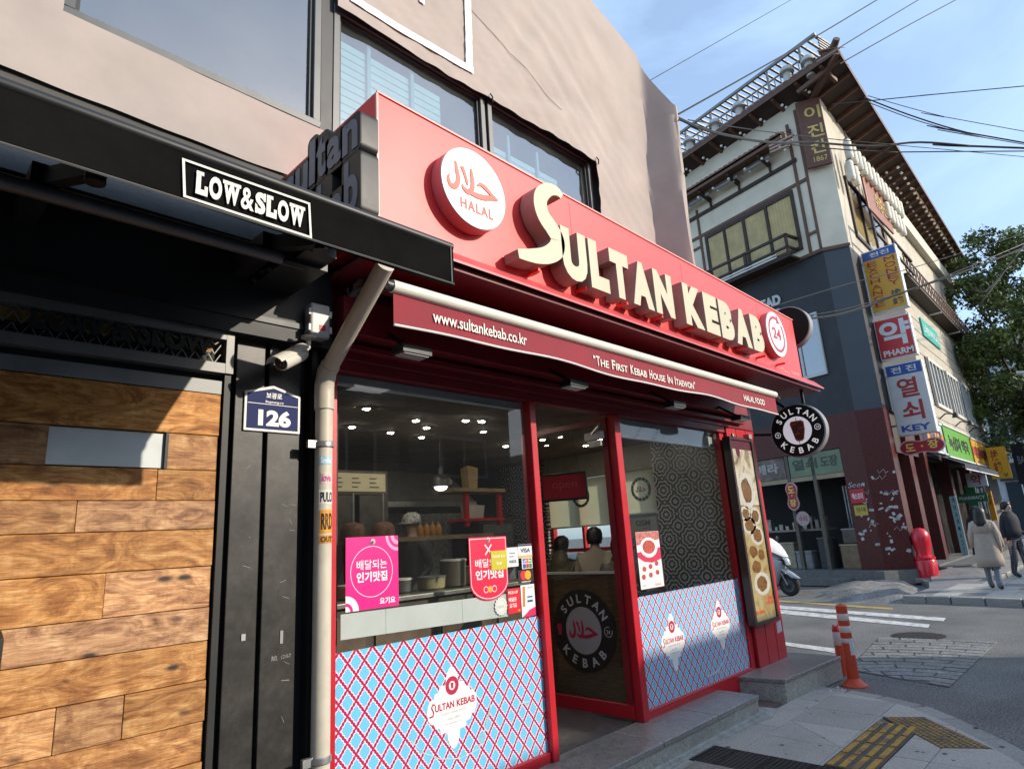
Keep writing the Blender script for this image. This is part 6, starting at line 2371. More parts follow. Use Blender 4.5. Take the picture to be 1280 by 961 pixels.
# side windows with cream blinds
sw = thing('side_window', (7.2, 2.2, 0.95), 'red framed side windows at the far end of the shop', 'window')
for (y0, y1) in ((1.24, 1.29), (1.95, 2.0), (2.5, 2.54), (3.07, 3.12)):
 b = MB()
 b.box(7.17, 7.25, y0, y1, 0.95, 2.42)
 b.build('frame', red, sw)
for z in (0.955, 1.40):
 b = MB()
 b.box(7.175, 7.245, 1.29, 3.07, z, z + 0.05)
 b.build('crossbar', red, sw)
b = MB()
b.box(7.20, 7.208, 1.29, 3.07, 0.96, 2.42)
b.build('pane', pane_m, sw)
def transl(nm, col):
 m_ = bpy.data.materials.new(nm)
 m_.use_nodes = True
 n = m_.node_tree.nodes
 l = m_.node_tree.links
 n.remove(n['Principled BSDF'])
 d_ = n.new('ShaderNodeBsdfDiffuse')
 t_ = n.new('ShaderNodeBsdfTranslucent')
 d_.inputs[0].default_value = (*col, 1)
 t_.inputs[0].default_value = (*col, 1)
 no = n.new('ShaderNodeTexNoise')
 no.inputs['Scale'].default_value = 2
 vm = n.new('ShaderNodeMixRGB')
 vm.inputs[1].default_value = (*col, 1)
 vm.inputs[2].default_value = (col[0] * .8, col[1] * .8, col[2] * .78, 1)
 l.new(no.outputs['Fac'], vm.inputs[0])
 l.new(vm.outputs[0], t_.inputs[0])
 mx = n.new('ShaderNodeMixShader')
 mx.inputs[0].default_value = 0.8
 l.new(d_.outputs[0], mx.inputs[1])
 l.new(t_.outputs[0], mx.inputs[2])
 l.new(mx.outputs[0], n['Material Output'].inputs['Surface'])
 return m_
bl_c = transl('cream_blind', (0.88, 0.86, 0.72))
lgm = pm('blind_logo', (0.10, 0.095, 0.08), 0.7, var=0.05)
for (y0, y1, z0, lb) in ((1.26, 1.96, 1.85, 'right-hand'), (1.99, 3.10, 1.745, 'left-hand')):
 t = thing('window_blind', (7.14, (y0 + y1) / 2, z0), 'cream %s blind with a round logo at the end of the shop' % lb, 'blind', 'cream blinds in the side windows')
 b = MB()
 b.box(7.145, 7.149, y0, y1, z0, 2.40)
 b.build('fabric', bl_c, t)
 f = leftf(7.144)
 cy = -(y0 + 0.33 if y0 < 1.5 else y0 + 0.5)
 if y0 < 1.5:
  cy = -(y0 + 0.22)
 b = MB()
 ringmesh(b, f, cy, 2.16, 0.115, 0.155, 0.0, 40)
 b.build('logo_ring', lgm, t)
 b = MB()
 ring_text(b, 'SULTAN', f, cy, 2.16, 0.135, 0.03, 90, 24, d0=0.0005, d1=0.0012)
 ring_text(b, 'KEBAB', f, cy, 2.16, 0.135, 0.03, -90, 24, bottom=True, d0=0.0005, d1=0.0012)
 b.build('logo_letters', bl_c, t)
 b = MB()
 halal(b, f, cy, 2.165, 0.16, 0, 0.0008)
 b.build('logo_script', pm('blind_script', (0.30, 0.12, 0.05), 0.7, var=0.05), t)
 b = MB()
 b.tube([(7.14, y0, z0), (7.14, y1, z0)], 0.012, 8)
 b.build('bottom_bar', WP, t)
# notice board seen beneath the blind
t = thing('shop_notice', (7.16, 1.6, 1.5), 'grey phone shop notice under the right-hand blind', 'sign')
b = MB()
b.box(7.150, 7.156, 1.30, 1.94, 1.55, 1.80)
b.build('board', pm('notice_grey', (0.32, 0.34, 0.35), 0.6, var=0.1), t)
b = MB()
put_text(b, 'GSM', leftf(7.1495), -1.62, 1.69, 0.22, 0.075, 0, 0.001, bold=0.03)
put_text(b, 'MOBILE', leftf(7.1495), -1.52, 1.645, 0.12, 0.025, 0, 0.001)
b.build('lettering', lgm, t)
# ceiling lights: small lit spots
lamp_on = pm('spot_on', (1.0, 0.9, 0.72), 0.5, var=0, emit=110.0)
spots = [(2.807, 1.197), (3.787, 1.667), (3.477, 1.420), (4.468, 1.583), (4.061, 1.162), (3.894, 1.204), (4.085, 2.136), (3.621, 2.039), (3.128, 1.947), (5.421, 2.216), (5.125, 1.269), (5.493, 1.673), (6.149, 1.316), (6.388, 1.739), (7.135, 1.351), (7.829, 1.673)]
ORD = 'first second third fourth fifth sixth seventh eighth ninth tenth eleventh twelfth thirteenth fourteenth fifteenth sixteenth'.split()
nsp = 0
first = None
spots.sort(key=lambda p: math.atan2(p[0], p[1] + 3.2))
for i, (x, y) in enumerate(spots):
 if not (1.95 < x < 7.05 and 0.1 < y < 4.0):
  continue
 if first is None:
  first = thing('ceiling_spot', (x, y, 2.725), 'small lit ceiling spot inside the shop, leftmost of all', 'lamp', 'lit ceiling spots in the shop')
  b = MB()
  b.lathe([(0.042, 0.010), (0.042, 0.0), (0.03, -0.001)], (x, y, 2.728), n=16)
  b.build('rim', WP, first)
  b = MB()
  b.lathe([(0.026, 0.0), (0.026, -0.004)], (x, y, 2.727), n=16)
  b.build('bulb', lamp_on, first)
 else:
  copy_tree(first, None, (x, y, 2.725), 'small lit ceiling spot inside the shop, %s from the left' % ORD[nsp])
 nsp += 1
# serving counter
ct = thing('serving_counter', (3.9, 1.8, 0.16), 'dark serving counter behind the left shop window', 'counter')
b = MB()
b.box(2.2, 5.1, 1.55, 2.05, 0.158, 1.16)
b.build('cabinet', pm('counter_brown', (0.055, 0.04, 0.03), 0.4, var=0.3, scale=5), ct, bevel=0.01)
b = MB()
b.box(2.15, 5.15, 1.5, 2.1, 1.162, 1.20)
b.build('worktop', pm('counter_steel', (0.30, 0.29, 0.27), 0.3, metal=0.6, var=0.15), ct, bevel=0.006)
for xx in (2.7, 3.4, 4.1, 4.8):
 b = MB()
 b.box(xx - 0.3, xx + 0.3, 1.53, 1.549, 0.25, 1.08)
 b.build('door_panel', pm('counter_panel', (0.10, 0.065, 0.04), 0.4, var=0.3, scale=6), ct)
sh = thing('glass_sneeze_guard', (3.4, 2.0, 1.4), 'wooden topped shelf rail over the counter', 'shelf')
b = MB()
b.box(3.0, 4.7, 1.75, 1.95, 1.66, 1.70)
b.build('top', pm('shelf_wood', (0.26, 0.18, 0.09), 0.5, var=0.3, scale=6, stretch=(1, 6, 1)), sh)
for xx in (3.05, 4.65):
 b = MB()
 b.box(xx - 0.015, xx + 0.015, 1.83, 1.86, 1.20, 1.66)
 b.build('leg', steel, sh)
# orange bottles and cups on the counter
bx0 = 3.822
for i in range(4):
 x = bx0 + i * 0.075
 t = thing('sauce_bottle', (x, 1.85, 1.70), 'orange sauce bottle on the shelf rail, number %s from the left' % ('one', 'two', 'three', 'four')[i], 'bottle', 'orange sauce bottles on the shelf rail')
 b = MB()
 b.lathe([(0.028, 0), (0.030, 0.01), (0.030, 0.075), (0.02, 0.10), (0.009, 0.105)], (x, 1.85, 1.70), n=12)
 b.build('bottle', pm('bottle_orange', (0.34, 0.15, 0.015), 0.4, var=0.15), t, smooth=True)
 b = MB()
 b.lathe([(0.009, 0.105), (0.006, 0.125), (0.002, 0.14)], (x, 1.85, 1.70), n=8)
 b.build('nozzle', pm('bottle_cap', (0.4, 0.2, 0.03), 0.4, var=0.1), t, smooth=True)
# stacked tubs and boxes on the worktop
random.seed(9)
for i in range(9):
 x = 2.45 + i * 0.28 + random.uniform(-.04, .04)
 w, h = random.uniform(.08, .13), random.uniform(.10, .26)
 c = random.choice(((0.30, 0.29, 0.27), (0.10, 0.08, 0.06), (0.24, 0.05, 0.05), (0.32, 0.26, 0.14), (0.05, 0.05, 0.055)))
 t = thing('food_tub', (x, 1.78, 1.2), 'small kitchen tub on the serving counter, %s from the left' % ORD[i], 'tub', 'tubs on the serving counter')
 b = MB()
 b.lathe([(w * .8, 0), (w, 0.02), (w * 1.05, h)], (x, 1.78, 1.2), n=14)
 b.build('body', pm('tub_%d' % i, c, 0.45, var=0.2), t, smooth=True)
 b = MB()
 b.lathe([(w * 1.1, h), (w * 1.1, h + 0.015), (w * .9, h + 0.02)], (x, 1.78, 1.2), n=14)
 b.build('lid', pm('tub_lid_%d' % (i % 2), ((0.4, 0.39, 0.36), (0.12, 0.12, 0.12))[i % 2], 0.4, var=0.1), t, smooth=True)
# illuminated menu board
mbx = thing('menu_board', (3.3, 2.6, 2.2), 'cream menu board high on the left inside the shop', 'sign')
A0, A1 = Vector((3.331, 2.600, 2.415)), Vector((3.961, 2.600, 2.437))
mz = (2.417, 2.169)
b = MB()
b.box(A0.x - 0.1, A1.x, 2.6, 2.66, mz[1], mz[0])
b.build('frame', pm('menu_frame', (0.10, 0.07, 0.05), 0.4, var=0.1), mbx)
b = MB()
b.box(A0.x - 0.08, A1.x - 0.03, 2.594, 2.60, mz[1] + 0.03, mz[0] - 0.03)
b.build('panel', pm('menu_cream', (0.50, 0.43, 0.27), 0.5, var=0.1, emit=0.12), mbx)
b = MB()
random.seed(11)
for col in range(3):
 for row in range(5):
  u = A0.x - 0.02 + col * (A1.x - A0.x) / 3
  v = mz[0] - 0.09 - row * 0.045
  if v > mz[1] + 0.05:
   b.prism([(u, v), (u + random.uniform(.06, .12), v), (u + random.uniform(.06, .12), v + 0.014), (u, v + 0.014)], front(2.5935), 0, 0.001)
b.build('menu_lines', lgm, mbx)
# hanging lamp, shelf and small wares above the counter
hl = thing('pendant_lamp', tuple((4.375, 2.200, 2.222)), 'black dome pendant lamp glowing above the counter', 'lamp')
P = Vector((4.375, 2.200, 2.222))
b = MB()
b.lathe([(0.13, 0.0), (0.125, 0.05), (0.09, 0.10), (0.03, 0.13), (0.02, 0.2)], P, n=24)
b.build('shade', bsteel, hl, smooth=True)
b = MB()
b.lathe([(0.075, -0.004), (0.06, -0.03), (0.03, -0.045)], P, n=20)
b.build('bulb', pm('pendant_on', (0.95, 0.97, 1.0), 0.5, var=0, emit=2.0), hl, smooth=True)
b = MB()
b.tube([(P.x, P.y, P.z + 0.19), (P.x, P.y, 2.74)], 0.006, 6)
b.build('cord', bsteel, hl)
ws = thing('wall_shelf', tuple((5.004, 2.400, 2.215)), 'wooden wall shelf on red brackets inside the shop', 'shelf')
P = Vector((5.004, 2.400, 2.215))
b = MB()
b.box(P.x - 0.35, P.x + 0.45, 2.3, 2.7, P.z - 0.03, P.z + 0.01)
b.build('board', MATS['shelf_wood'], ws)
for dx in (-0.15, 0.38):
 b = MB()
 b.box(P.x + dx, P.x + dx + 0.05, 2.35, 2.4, P.z - 0.42, P.z - 0.03)
 b.build('bracket', red, ws)
b = MB()
b.box(P.x - 0.2, P.x + 0.45, 2.34, 2.62, P.z - 0.36, P.z - 0.33)
b.build('lower_board', red, ws)
for (dx, w_, h_, c_, nm, lb) in ((0.02, 0.13, 0.27, (0.34, 0.24, 0.10), 'paper_bag', 'brown paper bag standing on the wall shelf'), (0.05, 0.22, 0.16, (0.55, 0.54, 0.50), 'white_basin', 'white basin on the lower red shelf')):
 t_ = thing(nm, (P.x + dx, 2.45, P.z), lb, nm.split('_')[1])
 b = MB()
 z0 = P.z + 0.012 if nm == 'paper_bag' else P.z - 0.328
 b.add([(P.x + dx - w_ / 2, 2.40, z0), (P.x + dx + w_ / 2, 2.40, z0), (P.x + dx + w_ / 2, 2.52, z0), (P.x + dx - w_ / 2, 2.52, z0), (P.x + dx - w_ * .65, 2.39, z0 + h_), (P.x + dx + w_ * .55, 2.38, z0 + h_ * .9), (P.x + dx + w_ * .6, 2.53, z0 + h_), (P.x + dx - w_ * .6, 2.53, z0 + h_ * .92)], [(0, 1, 5, 4), (1, 2, 6, 5), (2, 3, 7, 6), (3, 0, 4, 7), (0, 3, 2, 1)])
 b.build('body', pm(nm + '_m', c_, 0.7, var=0.15), t_)
# kebab spits
for i, (px_, lb) in enumerate(((3.352, 'left-hand'), (3.698, 'right-hand'))):
 t = thing('kebab_spit', (px_, 2.3, 1.2), 'upright roasting kebab spit, %s of the pair behind the counter' % lb, 'kebab spit', 'kebab spits behind the counter')
 b = MB()
 b.lathe([(0.05, 1.25), (0.075, 1.3), (0.09, 1.4), (0.085, 1.45), (0.105, 1.55), (0.10, 1.6), (0.125, 1.7), (0.115, 1.76), (0.12, 1.8), (0.09, 1.85), (0.03, 1.87)], (px_, 2.3, 0), n=16)
 b.build('meat', pm('kebab_meat', (0.16, 0.07, 0.035), 0.6, var=0.5, scale=18, bump=1.0, bscale=20), t, smooth=True)
 b = MB()
 b.tube([(px_, 2.3, 1.2), (px_, 2.3, 2.15)], 0.012, 8)
 b.build('rod', steel, t)
 b = MB()
 b.box(px_ - 0.2, px_ + 0.2, 2.5, 2.55, 1.2, 2.15)
 b.build('burner_plate', pm('burner', (0.12, 0.11, 0.10), 0.4, metal=0.6, var=0.3), t)
# extractor hood and fridge shapes at the back
t = thing('extractor_hood', (4.6, 3.2, 2.0), 'steel extractor hood at the back of the kitchen', 'hood')
b = MB()
b.add([(3.7, 2.9, 2.12), (5.5, 2.9, 2.12), (5.5, 3.9, 2.12), (3.7, 3.9, 2.12), (3.9, 3.2, 2.5), (5.3, 3.2, 2.5), (5.3, 3.9, 2.5), (3.9, 3.9, 2.5)], [(0, 1, 5, 4), (1, 2, 6, 5), (2, 3, 7, 6), (3, 0, 4, 7), (4, 5, 6, 7), (0, 3, 2, 1)])
b.build('canopy', pm('hood_steel', (0.20, 0.195, 0.185), 0.35, metal=0.6, var=0.2), t)
b = MB()
b.box(3.7, 5.5, 2.88, 2.9, 2.06, 2.12)
b.build('rim', steel, t)
t = thing('kitchen_tiles', (4.9, 4.03, 1.2), 'pale patterned tile panel behind the cook', 'tiles')
b = MB()
b.box(4.2, 6.6, 4.03, 4.045, 1.2, 2.05)
b.build('panel', pm('tile_pale', (0.40, 0.42, 0.43), 0.3, var=0.5, scale=16), t)
t = thing('fridge', (6.35, 3.7, 0.16), 'tall dark drinks fridge at the back of the shop', 'fridge')
b = MB()
b.box(6.0, 6.7, 3.4, 4.0, 0.16, 1.95)
b.build('case', bsteel, t, bevel=0.02)
b = MB()
b.box(6.06, 6.64, 3.385, 3.398, 0.5, 1.85)
b.build('glass_front', pm('fridge_glass', (0.12, 0.14, 0.15), 0.15, var=0.3, scale=14), t)
# dining table
t = thing('dining_table', (6.7, 2.2, 0.16), 'small dining table by the side windows', 'table')
b = MB()
b.box(6.62, 7.08, 1.3, 3.0, 0.88, 0.92)
b.build('top', MATS['shelf_wood'], t)
for yy in (1.6, 2.7):
 b = MB()
 b.box(6.83, 6.88, yy, yy + 0.05, 0.16, 0.88)
 b.build('leg', bsteel, t)
# red chair-back in the doorway
t = thing('red_chair', (5.4, 1.6, 0.16), 'red chair just inside the open door', 'chair')
b = MB()
b.box(5.2, 5.6, 1.42, 1.82, 0.58, 0.62)
b.build('seat', red, t, bevel=0.01)
b = MB()
b.box(5.2, 5.6, 1.80, 1.83, 0.7, 1.0)
b.build('backrest', red, t, bevel=0.01)
for (xx, yy, z1) in ((5.22, 1.44, 0.58), (5.56, 1.44, 0.58), (5.22, 1.80, 0.95), (5.56, 1.80, 0.95)):
 b = MB()
 b.box(xx, xx + 0.03, yy - 0.02, yy + 0.01 - 0.012, 0.16, z1)
 b.build('leg', red, t)

# ================================================================== corner building across the side street
lv = Vector((0.213, 0.977, 0)).normalized()
nv = Vector((-0.977, 0.213, 0)).normalized()
Bv = Vector((18.25, 2.4, 0))
def LP(u, z, off=0.0):
 p = Bv + lv * u + nv * off
 return Vector((p.x, p.y, z))
V0 = LP(-0.61, 0)
R0 = Vector((18.38, 1.197, 0))
rdir = Vector((1, 0.0244, 0)).normalized()
rn = Vector((0.0244, -1, 0)).normalized()
def RP(s, z, off=0.0):
 p = R0 + rdir * s + rn * off
 return Vector((p.x, p.y, z))
def lbox(b, u0, u1, z0, z1, o0, o1):
 vs = [LP(u0, z0, o1), LP(u1, z0, o1), LP(u1, z0, o0), LP(u0, z0, o0), LP(u0, z1, o1), LP(u1, z1, o1), LP(u1, z1, o0), LP(u0, z1, o0)]
 return b.add(vs, [(0, 3, 2, 1), (4, 5, 6, 7), (0, 1, 5, 4), (1, 2, 6, 5), (2, 3, 7, 6), (3, 0, 4, 7)])
def rbox(b, s0, s1, z0, z1, o0, o1):
 vs = [RP(s0, z0, o1), RP(s1, z0, o1), RP(s1, z0, o0), RP(s0, z0, o0), RP(s0, z1, o1), RP(s1, z1, o1), RP(s1, z1, o0), RP(s0, z1, o0)]
 return b.add(vs, [(0, 3, 2, 1), (4, 5, 6, 7), (0, 1, 5, 4), (1, 2, 6, 5), (2, 3, 7, 6), (3, 0, 4, 7)])
cb = thing('corner_building', (19.5, 3.0, 0), 'three-storey corner building with a tiled roof, white upper walls and navy middle storey', 'building')
white_w = pm('white_plaster', (0.70, 0.63, 0.50), 0.85, var=0.10, scale=1.5, dirt=0.3, dirtcol=(0.42, 0.39, 0.34), dscale=1.2, bump=0.05)
navy_w = pm('navy_wall', (0.017, 0.019, 0.023), 0.6, var=0.2, scale=1.5, dirt=0.3, dirtcol=(0.06, 0.065, 0.075))
navy_l = pm('navy_chamfer', (0.048, 0.057, 0.070), 0.55, var=0.15, scale=1.5)
maroon = pm('maroon_granite', (0.085, 0.020, 0.017), 0.4, var=0.3, scale=24, spec=0.25, dirt=0.2)
timber = pm('brown_timber', (0.12, 0.055, 0.032), 0.6, var=0.25, scale=5)
timber_d = pm('dark_timber', (0.040, 0.021, 0.014), 0.65, var=0.3, scale=4)
siding = pm('beige_siding', (0.42, 0.38, 0.31), 0.8, var=0.12, scale=2, dirt=0.3, dirtcol=(0.3, 0.26, 0.2))
# solid core so nothing shows through
def walls(z0, z1, name, mat, chmat, U=9.0, S=19.0, hole_l=None, inset=0.0):
 b = MB()
 b.add([LP(-0.61, z0), LP(U, z0), LP(U, z1), LP(-0.61, z1), LP(-0.61, z0, -0.25), LP(U, z0, -0.25), LP(U, z1, -0.25), LP(-0.61, z1, -0.25)], [(0, 1, 2, 3), (7, 6, 5, 4), (3, 2, 6, 7), (0, 4, 5, 1), (1, 5, 6, 2)])
 b.build(name + '_side_wall', mat, cb)
 b = MB()
 b.add([Vector((*LP(-0.61, z0).xy, z0)), Vector((*R0.xy, z0)), Vector((*R0.xy, z1)), Vector((*LP(-0.61, z0).xy, z1))], [(0, 1, 2, 3)])
 b.build(name + '_chamfer', chmat, cb)
walls(9.0, 14.2, 'upper', white_w, white_w)
walls(4.4, 9.0, 'middle', navy_w, navy_l)
b = MB()
rbox(b, 0, 19.2, 9.0, 14.2, -0.25, 0.0)
b.build('upper_street_wall', pm('street_plaster', (0.48, 0.44, 0.36), 0.85, var=0.12, scale=1.5, dirt=0.4, dirtcol=(0.3, 0.27, 0.22)), cb)
b = MB()
rbox(b, 0, 6.0, 4.4, 9.0, -0.25, 0.0)
b.build('middle_street_wall', navy_w, cb)
b = MB()
rbox(b, 6.0, 19.2, 4.6, 9.0, -0.25, 0.0)
b.build('siding_wall', siding, cb)
for k in range(9):
 b = MB()
 rbox(b, 6.0, 19.2, 4.85 + k * 0.45, 4.865 + k * 0.45, 0.0, 0.012)
 b.build('siding_joint', pm('siding_joint', (0.22, 0.19, 0.15), 0.8, var=0.1), cb)
b = MB()
b.add([LP(9.0, 0), RP(19.2, 0), RP(19.2, 14), LP(9.0, 14)], [(0, 1, 2, 3)])
b.build('rear_wall', conc, cb)
# timber framing on the white storey
def lbar(u0, u1, z0, z1, nm='timber_beam', d=0.035, m_=None):
 b = MB()
 lbox(b, u0, u1, z0, z1, 0.0, d)
 b.build(nm, m_ or timber, cb)
lbar(-0.61, 6.0, 11.26, 11.36)
lbar(-0.30, -0.22, 9.10, 13.3, 'timber_post', 0.04)
lbar(-0.61, -0.54, 9.10, 13.6, 'timber_post', 0.04)
lbar(3.38, 3.46, 9.10, 12.3, 'timber_post', 0.04)
lbar(-0.54, -0.30, 9.60, 9.68)
lbar(3.46, 6.0, 10.9, 10.98)
lbar(-0.61, 6.0, 8.98, 9.08, 'timber_sill', 0.06)
b = MB()
b.add([LP(-0.61, 8.98, 0.05), Vector((R0.x - 0.03, R0.y - 0.04, 8.98)), Vector((R0.x - 0.03, R0.y - 0.04, 9.08)), LP(-0.61, 9.08, 0.05)], [(0, 1, 2, 3)])
b.build('chamfer_sill', timber, cb)
# four-light window with a wooden balcony
wn_ = MB()
for (u0, u1, z0, z1) in ((-0.06, 3.24, 11.10, 11.22), (-0.06, 3.24, 9.30, 9.42), (-0.06, 0.04, 9.42, 11.10), (3.14, 3.24, 9.42, 11.10), (0.84, 0.93, 9.42, 11.10), (1.66, 1.76, 9.42, 11.10), (2.42, 2.50, 9.42, 11.10)):
 lbox(wn_, u0, u1, z0, z1, 0.0, 0.05)
wf = wn_.build('balcony_window', timber_d, cb)
cglass = glass_mat('corner_glass', (0.92, 0.88, 0.74), 1.45, haze=0.03, boost=0.0)
for (u0, u1) in ((0.04, 0.84), (0.93, 1.66), (1.76, 2.42), (2.50, 3.14)):
 b = MB()
 lbox(b, u0, u1, 9.42, 11.10, 0.012, 0.02)
 b.build('pane', cglass, wf)
b = MB()
for k in range(30):  # added slats; their cream stands in for a lit building mirrored in the panes
 u = 0.05 + k * 0.104
 lbox(b, u, u + 0.075, 9.42, 11.10, 0.002, 0.006)
b.build('reflection_slats', pm('reflected_cream', (0.74, 0.64, 0.47), 0.7, var=0.25, scale=3), wf)['kind'] = 'stuff'
bal = MB()
for (u0, u1, z0, z1, o0, o1) in ((0.06, 3.5, 9.66, 9.74, 0.52, 0.58), (0.06, 3.5, 9.30, 9.36, 0.52, 0.58), (0.06, 0.13, 9.05, 9.74, 0.52, 0.58), (1.45, 1.55, 9.05, 9.74, 0.52, 0.58), (2.95, 3.05, 9.05, 9.74, 0.52, 0.58), (0.06, 0.12, 9.66, 9.74, 0.0, 0.52), (0.06, 0.12, 9.30, 9.36, 0.0, 0.52)):
 lbox(bal, u0, u1, z0, z1, o0, o1)
bal.build('balcony_railing', timber_d, cb)
b = MB()
lbox(b, 0.06, 3.5, 9.02, 9.08, 0.0, 0.56)
b.build('balcony_floor', timber_d, cb)
for (z_) in (9.20, 9.12):
 b = MB()
 lbox(b, 0.45, 2.6, z_, z_ + 0.035, 0.585, 0.61)
 b.build('pale_rail', WP, cb)
# middle storey: side window, sign letters
b = MB()
for q in ((-0.10, 0.60, 5.54, 5.62), (-0.10, 0.60, 7.27, 7.35), (-0.10, -0.03, 5.62, 7.27), (0.53, 0.60, 5.62, 7.27)):
 lbox(b, *q, 0.0, 0.06)
w2 = b.build('side_window', pm('pale_frame', (0.55, 0.55, 0.54), 0.5, var=0.08), cb)
b = MB()
lbox(b, -0.03, 0.53, 5.62, 7.27, 0.01, 0.02)
b.build('pane', glass_mat('side_glass', (0.3, 0.33, 0.34), 1.55, haze=0.2, boost=0.25), w2)
fl_ = Fr(LP(0, 0, 0.0), -lv)
b = MB()
put_text(b, 'BREAD', fl_, -1.95, 7.95, 1.05, 0.32, 0.01, 0.05, bold=0.05)
put_text(b, 'SALAD', fl_, -1.95, 7.52, 1.05, 0.32, 0.01, 0.05, bold=0.05)
b.build('wall_lettering', pm('letter_white', (0.55, 0.55, 0.54), 0.5, var=0.05), cb)
# ground floor: plinth, maroon piers, dark key shop
plinth = pm('plinth_granite', (0.14, 0.14, 0.135), 0.7, var=0.25, scale=14, dirt=0.4)
b = MB()
b.add([LP(9, 0.0, 0.35), LP(-0.75, 0.0, 0.35), Vector((18.5, 0.98, 0)), RP(8, 0, 0.3), LP(9, 0.34, 0.35), LP(-0.75, 0.34, 0.35), Vector((18.5, 0.98, 0.34)), RP(8, 0.34, 0.3), RP(8, 0, -3), RP(8, 0.34, -3)], [(0, 1, 5, 4), (1, 2, 6, 5), (2, 3, 7, 6), (4, 5, 6, 7, 9), (3, 8, 9, 7)])
b.build('plinth', plinth, cb)
b = MB()
lbox(b, 0.02, 9, 0.0, 0.17, 0.35, 0.72)
b.build('door_step', plinth, cb)
b = MB()
b.add([LP(-0.02, 0.34), LP(-0.61, 0.34), LP(-0.61, 4.4), LP(-0.02, 4.4), LP(-0.02, 0.34, -0.5), LP(-0.02, 4.4, -0.5)], [(0, 1, 2, 3), (0, 3, 5, 4)])
b.build('granite_panel', maroon, cb)
b = MB()
b.add([Vector((*LP(-0.61, 0).xy, 0.34)), Vector((*R0.xy, 0.34)), Vector((*R0.xy, 4.4)), Vector((*LP(-0.61, 0).xy, 4.4))], [(0, 1, 2, 3)])
b.build('granite_panel', maroon, cb)
b = MB()
b.add([Vector((*R0.xy, 0.1)), RP(0.55, 0.1), RP(0.55, 4.5), Vector((*R0.xy, 4.5)), RP(0.55, 0.1, -0.6), RP(0.55, 4.5, -0.6)], [(0, 1, 2, 3), (1, 4, 5, 2)])
b.build('granite_panel', maroon, cb)
b = MB()
lbox(b, -0.02, 9.0, 3.5, 4.4, -0.25, 0.0)
b.build('granite_lintel', maroon, cb)
for (s0, s1) in ((1.75, 2.25), (3.7, 4.15), (7.2, 7.6), (11.5, 12.0)):
 b = MB()
 rbox(b, s0, s1, 0.1, 4.4, -0.4, 0.02)
 b.build('granite_pier', maroon, cb)
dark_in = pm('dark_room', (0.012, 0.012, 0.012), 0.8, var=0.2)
b = MB()
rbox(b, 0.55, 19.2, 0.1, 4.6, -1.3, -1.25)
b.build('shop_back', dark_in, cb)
dglass = glass_mat('dark_shop_glass', (0.30, 0.33, 0.33), 1.5, haze=0.10, boost=0.05)
for (s0, s1) in ((0.55, 1.75), (2.25, 3.7), (4.15, 7.2), (7.6, 11.5), (12.0, 19.2)):
 b = MB()
 rbox(b, s0, s1, 0.15, 3.3, -0.32, -0.30)
 b.build('shop_pane', dglass, cb)
 b = MB()
 rbox(b, s0, s1, 3.3, 4.4, -0.35, -0.1)
 b.build('shop_transom', timber_d, cb)
 b = MB()
 rbox(b, s0, s1, 0.05, 0.15, -0.36, -0.26)
 b.build('shop_sill', plinth, cb)
# key shop opening on the side
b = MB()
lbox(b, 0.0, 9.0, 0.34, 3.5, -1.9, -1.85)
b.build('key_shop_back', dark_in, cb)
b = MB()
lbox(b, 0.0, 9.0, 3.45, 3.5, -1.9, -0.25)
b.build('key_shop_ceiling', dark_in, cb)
frame_b = pm('key_frame', (0.10, 0.085, 0.065), 0.6, var=0.2)
for (u0, u1) in ((0.80, 0.90), (1.58, 1.68), (4.2, 4.3)):
 b = MB()
 lbox(b, u0, u1, 0.34, 3.5, -0.12, -0.02)
 b.build('key_shop_post', frame_b, cb)
b = MB()
lbox(b, -0.02, 4.3, 2.74, 2.86, -0.15, -0.03)
b.build('key_shop_beam', pm('tan_beam', (0.33, 0.26, 0.17), 0.7, var=0.15), cb)
t = thing('key_shop_sign', tuple(LP(0.7, 2.9)), 'faded green and cream signboard over the dark key shop door', 'sign')
b = MB()
lbox(b, 0.0, 1.55, 2.87, 3.48, -0.08, -0.02)
b.build('board', pm('sign_sage', (0.16, 0.21, 0.13), 0.6, var=0.2, scale=3), t)
b = MB()
put_text(b, '열쇠', Fr(LP(0, 0, -0.02), -lv), -1.45, 3.05, 0.75, 0.3, 0.002, 0.008, bold=0.03)
put_text(b, '도장', Fr(LP(0, 0, -0.02), -lv), -0.6, 3.05, 0.5, 0.3, 0.002, 0.008, bold=0.03)
b.build('lettering', pm('sage_dark', (0.05, 0.07, 0.05), 0.6, var=0.1), t)
t = thing('shop_signboard', tuple(LP(2.4, 2.9)), 'grimy dark signboard left of the green key shop sign', 'sign')
b = MB()
lbox(b, 1.7, 4.15, 2.87, 3.48, -0.08, -0.02)
b.build('board', pm('sign_grime', (0.16, 0.12, 0.10), 0.6, var=0.6, scale=4), t)
b = MB()
put_text(b, 'KEY 카메라', Fr(LP(0, 0, -0.02), -lv), -3.9, 3.05, 2.0, 0.3, 0.002, 0.008, bold=0.04)
b.build('lettering', pm('grime_pale', (0.4, 0.36, 0.33), 0.6, var=0.2), t)
